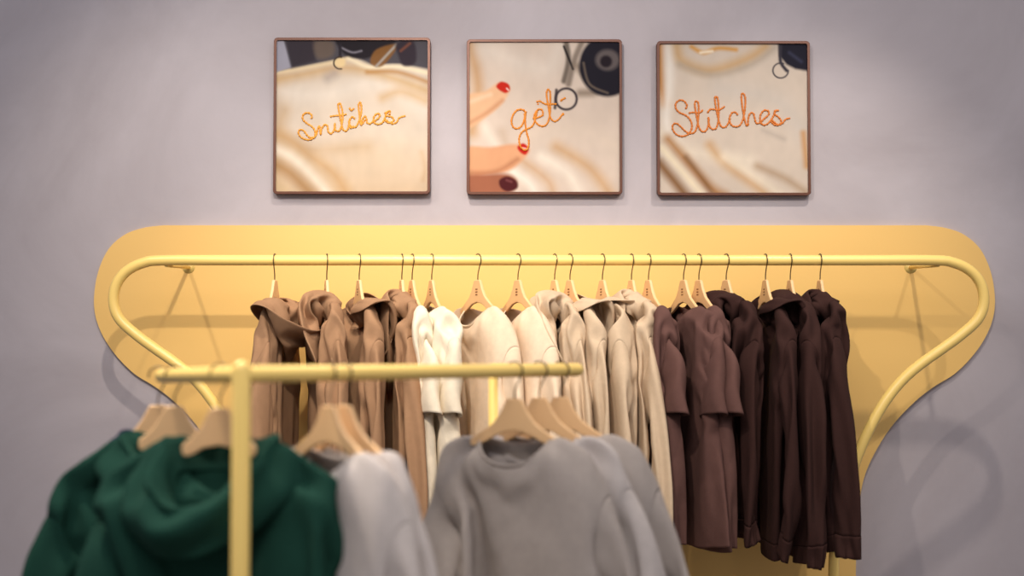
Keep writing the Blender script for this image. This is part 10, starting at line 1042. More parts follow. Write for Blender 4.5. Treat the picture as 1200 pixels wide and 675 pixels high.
-5,0,0,-9,-3,1,-1,-2,0,0,0,-2,1,-1,0,-1,-8,-15,61,-6,-10,-4,0,-1,-11,0,0,-2,-1,1,-1,0,-2,2,-2,-2,3,-3,-15,46,3,-10,-4,1,-4,-10,0,0,-3,0,1,0,-1,0,-1,-1,0,-4,-6,-1,36,7,-10,-5,4,-8,-8,1,-2,-1,0,0,-1,1,-1,0,-2,-1,-4,2,-20,43,13,-10,-5,2,-8,-6,
0,-2,-2,1,1,-1,1,-4,2,-1,-1,-3,0,-7,30,7,-1,-7,2,-11,-3,0,-3,0,0,-1,0,0,-1,-2,-1,2,-3,-9,5,25,13,-5,-7,0,-11,0,-4,-1,-1,0,1,-1,1,-1,-1,-2,0,1,-6,8,20,9,-3,-7,-5,-9,1,-4,-1,0,0,0,-1,1,-1,1,-4,0,0,0,2,24,6,-8,-1,-9,-6,0,-4,0,1,-2,2,-1,-1,1,0,
-2,0,-1,-5,6,27,8,-14,-1,-12,0,-4,-1,-1,0,1,0,-1,0,0,1,-3,0,-2,-8,3,42,-1,-16,-1,-10,0,-4,1,-1,0,-1,0,0,-1,2,0,-1,-1,-4,-1,-3,44,-9,-12,-2,-6,-4,-1,1,-1,0,0,-1,0,1,1,0,-1,-1,-6,2,-12,36,2,-7,-9,0,-6,2,1,-1,-1,2,-1,-1,-2,7,-4,2,-2,-5,-6,-1,
40,-16,-5,-1,-7,0,-1,4,-2,1,-2,1,0,-2,6,-3,0,0,-3,-7,0,41,-18,-16,-3,2,7,2,-2,-3,0,0,0,0,-2,-1,3,1,-2,-8,1,-3,51,-12,-30,1,1,0,-5,5,0,0,0,0,0,0,5,-6,0,4,-27,4,4,14,-1,0,0,-1,1,-1,1,-2,2,-1,0,-1,-1,0,1,-3,0,-2,9,-2,1,0,-2,1,0,0,-1,1,-1,-1,1,
-1,-2,0,-1,-2,-1,10,0,-1,0,0,-1,1,0,-1,0,0,0,-1,-2,-1,-1,-1,0,-4,13,-1,1,-1,-1,0,0,-1,1,-1,1,-1,0,-3,-3,0,-1,0,-2,12,0,0,-1,-1,1,0,0,-1,0,-2,1,1,-5,-3,0,0,-1,-3,15,1,-1,-2,0,1,-1,-1,0,0,0,-1,1,-4,-5,0,-2,1,-2,16,-1,1,0,-2,-1,1,-1,0,0,-1,0,
1,-5,-6,1,-2,-1,-1,18,1,-2,0,0,0,-2,0,-1,1,-2,-1,1,-2,-9,0,-1,0,-2,20,2,-2,-1,0,-3,0,1,-1,0,0,-2,0,-1,-10,-1,-1,-1,0,21,1,-1,-1,0,-4,1,-1,0,0,-1,-1,0,0,-11,-2,-1,0,-1,23,1,-1,-1,0,-3,-1,-1,1,-2,0,1,-2,1,-11,-3,-3,0,0,26,0,-1,0,-2,-4,1,-1,0,
0,0,-2,-1,2,-12,-3,-4,1,0,26,2,0,-3,1,-5,-1,-1,-1,1,0,-2,-1,2,-10,-5,-4,0,0,29,1,-1,-1,0,-2,-5,-1,0,0,0,-1,-2,0,-7,-5,-7,0,2,29,3,0,-4,2,-4,-5,0,-1,0,0,-1,-1,0,-6,-8,-7,2,0,33,1,0,-3,1,-5,-4,-1,-1,0,0,0,-2,0,-5,-8,-7,-2,-2,42,-2,0,-2,0,-3,
-8,1,-2,1,0,-1,-1,-2,-2,-12,-1,-5,0,43,-4,-4,0,0,-2,-10,2,-2,1,0,-1,-1,-1,-2,-11,-2,-3,-2,36,-4,1,0,0,0,-10,1,-1,-1,0,1,-1,-2,0,-13,-2,-1,-2,28,5,-1,0,0,0,-2,-10,2,-2,1,0,0,-1,-3,2,-12,-3,0,-3,12,19,6,-5,-1,-1,0,-2,-9,2,-1,0,-1,0,1,-2,0,-8,
-5,-1,0,8,24,5,-8,1,-4,-2,-1,-8,1,0,-1,0,-1,2,-2,1,-5,-8,0,-4,7,37,-1,-9,-4,-4,-3,1,-6,0,0,-1,0,0,1,-1,-1,1,-12,-1,-2,7,33,1,-9,-5,-4,-4,0,-2,-1,-1,0,0,0,1,-1,0,1,-9,-1,-3,5,31,4,-15,-5,-1,-5,1,-2,0,-1,1,-1,0,0,1,-1,1,-4,-4,-1,-12,44,2,-14,
-7,0,-5,0,2,-1,-1,0,1,-1,0,2,-1,0,0,-6,-8,-2,42,2,-23,-4,-2,0,0,3,-4,0,-1,0,0,0,2,1,1,-1,0,-8,-7,42,6,-24,-3,-4,-2,-11,7,3,0,0,0,0,-1,1,0,0,7,-17,0,3,7,-1,0,0,0,0,-1,35,-1,-1,2,-4,3,0,-4,5,-4,0,24,-4,-6,-8,-4,9,-1,-8,2,-1,-4,-8,1,2,2,3,-3,
-3,1,5,1,1,-12,3,0,0,1,2,8,-1,-1,4,-4,-11,1,1,-1,4,5,2,-1,3,6,-6,-17,6,4,2,-1,5,0,8,-2,0,4,-25,6,3,1,6,4,5,-1,-3,6,7,-41,9,13,9,-4,0,6,-2,9,12,-1,-45,15,14,-2,-2,5,4,-4,20,-4,18,-53,-3,-6,-2,12,-2,-2,5,0,16,-4,-5,-9,-9,4,4,3,0,-15,1,0,1,-2,
-2,2,5,9,-13,0,2,0,1,0,-1,4,6,-12,2,1,0,3,-1,-4,15,10,-26,2,1,2,1,-3,4,20,9,-36,-2,2,3,2,2,12,19,5,-46,1,18,-6,3,8,5,21,6,-55,11,13,-5,6,6,17,7,10,-109,4,6,3,3,-4,-1,-1,1,3,4,-20,6,-9,3,6,3,2,4,-3,2,4,5,7,-2,-2,-2,-7,6,0,0,-8,-2,10,1,0,1,
-2,-7,1,3,0,-6,-7,14,4,-3,4,-9,-3,1,-6,0,-15,6,18,0,-3,-1,-2,3,-16,4,-10,-7,6,23,0,2,-2,-3,-3,-21,-1,4,-14,-3,43,3,-5,-8,4,-13,-17,3,2,-13,-23,65,3,-10,3,-12,-5,-13,-6,-7,-13,-13,64,5,4,-1,-3,-1,3,3,0,-18,-2,2,6,5,3,-1,3,-5,6,1,0,-1,3,1,0,
-3,-8,6,2,1,1,-5,-4,-1,5,-10,9,2,0,-7,-4,3,-1,4,-9,8,-2,-1,-3,0,-2,3,-4,-6,15,-1,-2,-6,-2,3,-6,1,-21,45,-10,-5,-4,-1,-2,-3,-16,-20,41,0,-3,2,-10,2,-15,-14,-14,1,7,-8,-4,-4,1,3,0,0,2,2,4,5,0,-1,1,2,6,5,-2,-2,-16,3,-1,-12,0,2,0,1,1,4,5,3,2,0,
-3,-1,3,3,8,0,-4,-15,5,-2,-13,1,1,2,-3,4,5,7,0,4,-4,-2,-2,2,2,10,-1,0,-16,5,-1,-14,1,1,2,-2,6,7,3,3,-1,-1,-1,-5,-1,2,10,3,-2,-14,4,-2,-15,5,-3,5,-3,8,7,4,1,-1,-2,-5,0,-3,1,7,9,-5,-12,4,-1,-16,3,2,-1,2,9,7,2,1,-2,-2,-2,-3,-4,0,7,9,-3,-13,5,
-1,-17,5,2,-4,7,9,5,3,-2,-4,-3,0,-2,-2,-3,6,11,-5,-8,3,-1,-17,7,1,-5,10,8,5,1,-3,-4,0,-1,-3,-2,-4,4,12,-4,-9,8,-4,-17,8,-2,-2,11,9,2,1,-6,-3,-2,1,1,-5,-3,2,11,0,-8,7,-6,-16,9,-4,2,12,6,2,-2,-5,-4,-1,2,1,-5,-4,1,11,-1,-5,7,-6,-17,11,-7,7,11,
5,2,-7,-2,-4,-3,1,5,-3,-5,-2,8,5,-5,6,-9,-13,10,-8,11,10,4,-1,-3,-6,-3,-3,-1,5,0,-5,-3,8,3,-2,5,-9,-11,7,-5,13,9,3,-2,-6,-5,-1,-5,-2,3,7,-7,-4,5,9,-4,5,-10,-9,5,-3,15,7,2,-4,-7,-1,-3,-1,-5,1,4,5,-12,3,9,3,-5,-4,-8,3,0,16,5,0,-5,-6,-1,-1,-1,
-5,-3,7,3,-4,-3,13,-5,0,-5,-8,1,4,17,2,-1,-7,-4,1,-2,-1,-2,-7,3,11,-16,5,8,-1,4,-10,-4,-2,10,14,2,-5,-7,1,0,-3,0,-3,-5,-3,11,-10,5,3,1,6,-10,-9,3,12,13,-1,-8,-2,1,0,-4,1,-5,-5,-4,10,-10,5,11,-4,-1,0,-15,6,13,13,-6,-7,-1,3,0,-3,0,-3,-10,1,
-3,2,14,1,2,0,-7,-15,9,16,5,-7,-6,1,2,1,-2,-2,0,-8,-7,0,2,4,10,7,-6,-4,-16,15,13,-1,-6,-3,0,1,4,-3,-3,1,-5,-8,-3,6,-2,9,15,-9,-8,-11,17,10,-8,-3,-2,1,3,2,1,-7,1,-1,-8,-6,2,6,9,12,-6,-12,-7,18,3,-13,2,-1,2,1,2,2,-2,-5,1,-5,-7,4,4,-3,21,-5,
-16,1,16,-6,-12,7,0,3,0,2,0,-2,-3,2,-4,-10,10,-6,10,2,8,-19,5,12,-13,-8,10,1,0,-2,5,2,-5,1,-2,1,-11,11,-4,12,-2,-3,-9,11,-1,-14,0,4,4,0,-1,1,3,3,-13,10,1,-11,10,0,4,1,-10,-4,15,-17,0,8,-3,1,2,4,-1,-3,-1,-5,3,2,-5,10,-3,1,3,-2,3,-3,-2,4,4,
-19,6,-1,1,2,-1,-7,17,-5,0,3,-4,3,3,-3,-3,1,1,0,1,-1,-3,2,2,0,-2,2,-4,3,2,-2,-2,5,6,-9,6,0,2,-3,-3,-2,0,-1,-1,-3,-1,-2,3,4,2,2,-10,11,7,-4,0,-1,-1,-4,-1,-1,0,0,-1,-3,-4,3,2,9,-3,-8,10,8,-3,-2,0,-4,-4,-2,0,1,1,0,-4,-4,-1,7,9,-4,-6,6,12,-4,
-3,1,-6,-4,-3,2,2,0,-1,-2,-5,-1,6,11,-5,-2,1,12,-4,0,-5,-4,-3,-2,0,4,1,0,-6,-2,-3,8,10,-3,-6,3,13,-3,-2,-7,-4,-2,-3,1,4,3,-2,-4,-3,-4,8,11,-3,-6,3,13,-2,-6,-2,-5,2,-8,2,2,4,-2,-5,-2,-4,6,14,-2,-9,4,13,-1,-5,-9,1,3,-7,-3,3,5,0,-6,-3,-4,5,14,
-2,-8,3,14,-2,-5,-9,5,0,-11,2,3,2,3,-7,-3,-5,4,16,-3,-5,1,13,0,-7,-8,7,-1,-12,5,0,1,4,-6,-4,-5,2,17,0,-10,5,12,1,-9,-6,7,-1,-13,4,3,1,2,-5,-4,-5,-1,19,1,-12,6,13,0,-9,-6,7,-2,-12,2,5,0,3,-5,-3,-6,-2,17,6,-14,5,13,1,-10,-4,8,-2,-14,1,5,2,1,
-2,-4,-6,-3,15,10,-16,4,14,2,-10,-5,9,-2,-11,-6,9,1,1,-2,-4,-5,-6,16,11,-15,3,12,3,-9,-4,9,-1,-10,-9,8,2,1,-2,-4,-5,-6,14,13,-15,5,9,4,-8,-5,7,0,-9,-9,6,4,1,-2,-3,-5,-7,11,16,-15,12,-9,12,-7,-1,5,0,-7,-11,6,4,0,0,-5,-4,-7,9,18,-14,13,-4,-2,
4,3,-5,5,-9,-11,5,5,0,-2,-3,-5,-6,6,19,-11,10,-5,5,1,-2,0,2,-8,-11,5,5,-1,-1,-2,-5,-7,5,18,-6,5,-5,0,11,1,0,-1,-1,-9,-12,5,5,-1,-4,0,-2,-7,1,16,3,1,-3,1,2,2,6,-6,-3,2,-7,-11,6,3,-3,-2,-2,2,-4,-4,12,12,-7,3,-5,10,-5,11,-2,-12,2,-4,-11,6,2,
-3,-3,1,0,2,-10,10,15,-9,-3,4,0,6,11,-5,-12,1,-3,-10,8,-2,-4,0,1,1,3,-8,2,18,-11,-2,4,7,7,1,-2,-12,-1,0,-10,7,-2,-5,2,1,2,3,-3,-4,14,-1,-8,5,0,4,6,1,-10,-3,1,-8,5,-4,-3,2,2,1,6,-2,-5,9,4,-10,4,5,-1,3,1,-7,-6,3,-6,4,-7,0,4,4,5,12,-5,-8,-2,9,
-3,1,0,-10,7,5,-7,1,1,-7,-4,2,5,3,3,0,1,4,1,-5,5,-7,-6,7,-9,4,-6,5,-1,2,-14,1,2,1,1,0,7,-4,3,0,1,0,4,0,0,-5,0,2,-2,1,5,5,3,3,-1,2,-7,-8,7,-1,1,-2,17,-11,0,3,-1,2,-14,-3,14,-10,1,12,-7,-5,-5,2,3,-2,2,-2,-1,3,12,-7,2,-2,0,-13,0,-4,4,6,0,13,
-7,2,-2,-7,-9,11,-3,-6,9,0,9,-7,-5,-7,-2,6,6,-13,7,1,7,4,-8,-9,3,-9,16,-7,-8,3,7,9,-6,-4,0,-8,3,8,-13,3,4,2,7,-6,1,2,-8,4,-7,-1,4,5,3,0,10,-7,-3,-2,-1,9,-6,1,3,6,-5,-3,-1,-1,-9,18,-1,2,6,0,0,-2,-1,-8,3,11,-9,2,1,-5,-1,12,2,0,-5,-5,-3,-6,9,
-1,6,-1,2,-9,-3,-4,-1,9,4,0,4,-9,-1,-6,3,-5,2,9,6,-8,-9,7,-8,8,-4,9,-2,0,-5,-10,6,-6,5,6,9,-1,-9,-5,0,-7,-8,17,-1,5,1,-1,-3,-1,8,-2,-2,-4,-28,13,5,6,7,8,-3,-8,5,-2,5,-20,3,-2,-3,7,3,4,6,-4,1,7,-22,3,2,-3,11,-13,-3,5,7,8,9,-20,7,2,-4,-11,-7,
5,9,3,10,-3,-7,-2,-5,-6,-3,3,8,0,9,2,-1,-6,-3,-3,0,-6,11,2,6,-7,8,3,-14,2,2,-10,5,4,5,2,1,4,-10,8,-3,-8,-6,9,-1,4,12,-4,1,-17,6,-6,-4,-2,9,13,-2,2,-4,-28,5,5,3,-1,6,12,4,-3,-17,4,4,2,1,5,7,2,-9,-12,1,0,5,11,6,-7,0,-3,-9,-4,2,13,0,-3,8,1,-7,
-9,4,8,-5,0,2,6,0,-5,-11,6,10,-13,10,3,-10,0,1,-11,7,5,2,-4,4,-7,-5,9,-4,3,7,-1,-4,-5,-5,9,-3,20,-3,-1,-3,-1,-1,-1,0,-1,-1,0,-1,0,0,0,0,1,2,2,1,4,3,-4,-1,-2,-1,-1,-1,0,-1,-1,-1,0,0,0,0,0,1,1,3,1,4,2,-3,-1,-2,-1,-1,-1,0,-1,-1,-1,0,0,0,0,0,1,
0,3,2,4,2,-3,-2,-1,-1,-1,-1,0,-1,-2,0,0,0,0,0,0,0,1,2,3,4,2,-3,-2,-1,-1,-1,-1,0,-2,-1,0,0,0,0,0,0,1,0,2,2,4,3,-3,-2,-1,-1,-1,-1,0,-2,-1,0,0,0,0,0,0,1,0,1,3,4,3,-3,-2,0,-2,-1,-1,-1,-1,-1,0,0,0,0,0,0,1,0,1,3,4,3,-3,-2,0,-2,-1,-1,-1,-2,0,0,0,
-1,0,1,0,1,0,1,3,4,3,-4,-1,0,-2,-1,-1,-1,-2,0,0,0,-1,0,1,0,1,0,1,2,5,2,-3,-1,0,-2,-1,-1,-2,0,-1,0,-1,0,0,1,0,1,0,1,2,5,2,-3,-1,0,-2,-1,-1,-2,0,-1,0,-1,0,0,0,1,1,0,1,2,5,2,-3,-1,0,-2,-1,-1,-2,0,-1,0,-1,0,0,0,1,1,0,1,2,4,3,-3,-1,-1,-1,0,-2,
-2,0,0,-1,-1,0,0,-1,1,1,2,0,2,5,3,-4,-1,0,-2,0,-3,-1,0,-1,-1,0,0,0,0,0,1,1,1,3,-2,3,0,1,-1,0,-1,-3,-1,0,-1,-1,0,0,0,0,0,1,1,1,5,-2,4,-2,0,-1,0,-2,-2,0,-1,-1,0,-1,0,0,0,0,0,2,-2,7,-2,-1,5,-1,0,-1,-2,-2,0,-1,-1,0,-1,0,0,0,0,0,2,-3,0,6,2,2,0,
-2,0,-2,-2,0,-2,0,-1,0,0,0,0,0,0,2,-3,2,-3,8,4,-3,1,-1,-2,-2,0,-2,0,0,0,-1,0,-1,0,1,-1,0,1,-4,16,-6,1,1,-1,-3,1,-3,-1,-1,0,0,0,-1,1,-1,1,-1,-1,-1,-1,14,-4,1,1,-2,-2,2,-5,0,-1,0,0,0,-1,2,-2,1,-1,-1,-2,-2,13,-1,0,3,-3,-1,1,-6,0,0,0,0,0,-2,4,
-3,0,1,-2,-3,1,12,-1,-1,3,-4,-1,1,-6,1,0,0,0,0,-2,5,-4,0,1,-3,-1,-6,14,3,0,2,-4,-2,2,-6,1,0,-1,1,0,-2,5,-4,0,1,-3,-2,-3,10,5,0,1,-3,-3,4,-8,2,-1,-1,2,0,-4,7,-5,0,2,-4,-2,-5,7,7,5,-3,0,-4,6,-10,3,-1,-1,0,1,-2,6,-5,0,2,-4,-4,-5,9,5,9,-5,-1,
-1,2,-8,1,0,0,0,-1,-2,9,-5,0,3,-5,-6,-2,9,-2,9,4,-15,-5,9,-1,1,-1,1,-2,1,-2,4,-5,0,-4,-5,6,-7,0,3,-12,25,-2,1,4,-14,5,0,0,0,0,-5,14,-4,-1,3,-23,0,10,22,-1,-1,-1,-1,-1,-1,0,0,-1,0,0,0,0,1,1,1,1,1,2,-1,-1,-1,-1,-1,-1,0,0,-1,0,0,0,0,0,2,1,1,1,
2,-1,-1,-1,-1,-1,-1,0,0,-1,0,0,0,0,0,2,1,1,1,2,-1,-1,-1,-1,-1,-1,0,0,-1,0,0,0,0,0,2,1,1,1,2,-1,-1,-1,-1,-1,-1,0,0,-1,0,0,0,0,0,2,1,1,1,2,-1,-1,-1,-2,0,-1,0,0,-1,0,0,0,0,1,1,1,1,1,3,-2,-1,-2,-1,0,-1,0,0,-1,0,0,0,0,1,1,1,1,1,3,-2,-2,-1,-1,-1,
0,0,0,-1,0,0,0,0,1,1,1,1,1,3,-2,-2,-1,-1,-1,0,0,0,-1,0,0,0,0,1,1,1,1,1,3,-2,-2,-1,-1,-1,0,0,0,-1,0,0,0,0,1,1,0,2,1,3,-2,-1,-2,-1,-1,-1,1,0,-1,0,0,0,0,1,1,1,1,1,3,-2,-2,-1,-2,0,0,0,0,-1,0,0,0,0,1,1,1,1,1,3,-2,-2,-2,-1,0,-1,1,0,-1,0,0,0,0,1,
1,1,1,1,3,-2,-2,-2,-1,0,0,0,0,0,-1,0,0,0,1,1,1,1,2,3,-3,-2,-2,-1,-1,1,0,0,-1,0,0,1,-1,1,1,1,1,1,3,-2,-2,-2,-2,1,0,0,0,0,0,0,0,-1,1,1,1,-2,4,2,-1,-1,-3,-2,0,1,0,0,0,0,0,0,0,0,2,0,-2,-4,12,-5,-4,1,-1,0,1,0,0,0,0,0,0,0,0,2,0,-3,-2,4,-3,2,-1,0,
0,1,0,0,0,0,-1,1,0,0,2,0,-3,-2,9,-8,0,0,1,0,1,0,0,0,0,0,0,0,1,-1,2,-1,-2,-4,-1,8,-6,1,3,-3,2,1,0,0,0,0,-1,1,-1,2,-1,1,0,-2,-1,-3,5,-4,1,-1,1,2,2,-2,1,0,0,-1,1,-1,1,0,1,0,-2,-2,-4,-4,8,-2,2,0,1,3,-2,1,0,-1,0,1,-1,2,-1,0,2,-3,0,-4,-2,-1,3,2,
0,1,4,-3,1,0,-1,0,1,-1,2,-1,0,1,-3,1,-5,-6,2,3,4,0,1,4,-3,1,-1,0,1,0,-1,3,-2,1,0,-2,0,-9,-2,2,3,2,2,0,5,-3,1,-1,1,-1,0,-2,0,-1,4,0,-1,-3,-5,-1,-5,7,2,1,2,5,-3,0,-1,0,-1,-1,-3,4,-1,1,4,-1,-5,-8,4,-8,1,4,3,-1,14,-3,-2,-1,-2,-2,-1,-4,4,-4,4,
13,-17,3,-2,-2,2,0,0,0,0,-2,13,2,-2,3,-3,-3,0,-3,-1,-4,8,18,-3,-4,-16,0,4,-3,0,-1,2,0,8,-1,-3,2,2,-3,-4,-1,1,-1,-2,11,-2,1,-1,1,-1,-1,-4,0,-4,-2,12,0,1,-1,0,-2,-2,-1,-3,-5,-1,16,1,-2,-1,1,-4,-3,-1,-4,-2,-5,20,2,-4,2,-3,-5,-1,-2,-1,-5,-7,38,
-1,-9,-7,-3,-3,-1,-2,-3,-2,-10,39,-5,-7,-6,-3,0,-2,-3,-4,-2,-10,24,-1,-3,-1,0,-2,-3,2,-2,28,-4,-3,-13,-5,4,-8,6,3,10,0,1,2,-2,-10,1,1,-4,12,-1,-1,1,-5,-1,1,0,-7,14,0,-3,0,-3,-1,0,-4,-5,18,0,-8,0,-1,-1,0,-6,-5,21,3,-1,-3,-7,-2,-2,-8,-5,26,3,
-6,-6,-3,0,-5,-7,-2,30,-6,-4,-6,-1,-1,-2,-10,1,21,-6,-5,-4,-8,3,-3,-1,1,-2,3,18,-5,4,0,-8,-12,6,-5,1,1,-2,15,-4,3,1,0,1,-10,-3,2,-4,-4,19,1,1,-3,0,2,0,-6,-6,-7,-4,22,4,-1,-3,-1,0,-2,-7,-5,-4,-6,29,-2,-1,-4,1,0,-2,-8,-3,-6,-8,28,1,0,1,-4,1,
-6,-3,-6,-3,-12,28,6,2,-7,1,-3,-7,-4,-4,-3,1,33,-4,-8,-2,1,-3,-6,-6,2,-3,-10,37,-8,-3,2,-2,-6,-1,0,-4,21,-1,-2,-5,-9,1,-2,2,-5,13,-2,-1,0,-3,-4,-1,1,-6,14,-1,-1,1,-3,-4,0,-3,-7,16,0,-2,-1,-1,-2,-2,-3,-7,15,0,-1,0,-1,-3,-3,-3,-7,18,2,-1,-3,
-2,-1,-2,-5,1,21,-2,-7,-1,-1,-5,-2,-3,-3,33,-17,-3,0,-2,-5,-2,2,-8]),
}
def drape(name, V0):
    return np.array(V0)+np.cumsum(np.array(DATA[name][1]).reshape(3, -1).T, 0)*Q
PART = {'body': 'body', 'hem': 'hem_band', 'collar': 'collar_band', 'hood': 'hood', 'sleeveL': 'sleeve', 'sleeveR': 'sleeve', 'cuffL': 'cuff', 'cuffR': 'cuff'}
CACHE = {}
def garment_parts(name, sx, sy, stretch, nohood, hy_=.5):
    key = (name, sx, sy, stretch, nohood, hy_)
    if key in CACHE: return CACHE[key]
    kind, P = DATA[name][0], {'HOOD': HOOD, 'CREW': CREW, 'TEE': TEE}[DATA[name][0]]
    P_used = dict(P); V, F, T, _ = garment_topo(P_used); co = drape(name, V)
    z = co[:, 2].copy(); co[:, 2] = np.where(z < -.22, -.22+(z+.22)*stretch, z)
    fade = np.clip((-.12-z)/.12, 0, 1); co[:, 0] *= 1+(sx-1)*fade
    co[:, 1] *= 1+(sy-1)*np.clip((-.13-z)/.1, 0, 1)
    if P.get('hood') and not nohood:
        hm_ = sorted({i for f, t in zip(F, T) if t == 'hood' for i in f}); hm_ = np.array(hm_)
        hz = co[hm_, 2]; co[hm_, 2] = np.where(hz > -.075, -.075+(hz+.075)*.45, hz)
        hy = co[hm_, 1]; lim = .045; co[hm_, 1] = np.where(np.abs(hy) > lim, np.sign(hy)*(lim+(np.abs(hy)-lim)*hy_), hy)
    # keep the cloth clear of the hanger inside the shoulders
    ax = np.abs(co[:, 0]); near = (z < -.05) & (z > -.20) & (ax > .05)
    co[:, 2] += np.where(near & (z > -.16), .004, 0)
    co[:, 1] = np.where(near, np.sign(co[:, 1])*np.maximum(np.abs(co[:, 1]), 0)+np.sign(co[:, 1])*.003*(np.abs(co[:, 1]) > .002), co[:, 1])
    nb = [set() for _ in co]
    for f in F:
        for a, b_ in zip(f, f[1:]+f[:1]): nb[a].add(b_); nb[b_].add(a)
    nb = [sorted(x) for x in nb]
    inner = set()
    for f, t in zip(F, T):
        if t in ('sleeveL', 'sleeveR'):
            for i in f: inner.add(i)
    inner = [i for i in sorted(inner) if len(nb[i]) > 3]
    for it in range(5):
        for lam in (.55, -.5):
            moved = [(i, co[i]+(co[nb[i]].mean(0)-co[i])*lam) for i in inner]
            for i, p in moved: co[i] = p
    if kind != 'HOOD':
        ring = {}
        for f, t in zip(F, T):
            if t == 'collar':
                for i in f: ring[i] = [j for j in nb[i]]
        top = {i: [j for j in n_ if j in ring] for i, n_ in ring.items()}
        for it in range(3):
            moved = [(i, co[i]+(co[n_].mean(0)-co[i])*.45) for i, n_ in top.items() if n_]
            for i, p in moved: co[i] = p
    if kind == 'CREW':
        sh = [i for i in range(len(co)) if co[i][2] > -.34 and abs(co[i][0]) > .10 and co[i][2] < -.09 and len(nb[i]) > 3 and i not in ring]
        for it in range(5):
            moved = [(i, co[i]+(co[nb[i]].mean(0)-co[i])*.5) for i in sh]
            for i, p in moved: co[i] = p
        co[:, 2] -= np.clip((np.abs(co[:, 0])-.09)/.12, 0, 1)*.018*(co[:, 2] > -.4)
    if nohood: co[:, 2] -= np.clip((np.abs(co[:, 0])-.07)/.12, 0, 1)*.036
    if kind == 'TEE':
        # short sleeves hang as soft flattened tubes below the shoulder
        info = dict((i, k) for i, k in enumerate(P_used['KEY']) if k[0][0] == 's')
        for i, (kk, side_, u_, f_) in info.items():
            sg_ = 1 if kk == 's1' else -1
            ph = math.pi*f_; x0_ = .158+.034*u_; half_w = .052+.014*u_
            xx = sg_*(x0_-half_w*math.cos(ph)); yy = side_*(.030-.004*u_)*math.sin(ph)**.8+.006*math.sin(9*u_+4*f_+sg_)
            ztop = -.132-.245*u_; zbot = -.255-.140*u_
            zz = zbot+(ztop-zbot)*f_-.006*math.sin(ph)*side_
            wgt = min(1, u_*2.2); wgt = wgt*wgt*(3-2*wgt)*.88
            co[i] = co[i]*(1-wgt)+np.array((xx, yy, zz))*wgt
    out = []
    groups = {}
    for f, t in zip(F, T): groups.setdefault(t, []).append(f)
    if nohood: groups.pop('hood', None)
    order = ['body', 'sleeveL', 'sleeveR', 'hood', 'collar', 'hem', 'cuffL', 'cuffR']
    for t in sorted(groups, key=order.index):
        fs = groups[t]; used = sorted({i for f in fs for i in f}); mp = {v: i for i, v in enumerate(used)}
        me = bpy.data.meshes.new(PART[t]); me.from_pydata(co[used].tolist(), [], [[mp[i] for i in f] for f in fs]); me.validate()
        for p in me.polygons: p.use_smooth = True
        out.append((t, me))
    CACHE[key] = out
    return out
def garment(kindname, shape, m, loc, rz, label, cat, group, sx=1, sy=.8, stretch=1.05, nohood=False, flip=False, wide=1, hy_=.5):
    t = thing(kindname, label, cat, loc, rz, group)
    t.scale = (-wide if flip else wide, 1, 1)
    parts = {}
    for tg, me in garment_parts(shape, sx, sy, stretch, nohood, hy_):
        me = me.copy() if me.materials else me
        me.materials.clear(); me.materials.append(m)
        par = parts.get('sleeve'+tg[-1], t) if tg.startswith('cuff') else t
        o = bpy.data.objects.new(PART[tg], me); C.objects.link(o); o.parent = par; parts[tg] = o
        s = o.modifiers.new('sub', 'SUBSURF'); s.levels = 1; s.render_levels = 2
        d = o.modifiers.new('solid', 'SOLIDIFY'); d.thickness = .004 if tg in ('hem', 'cuffL', 'cuffR', 'collar') else .0025; d.offset = 0
    return t

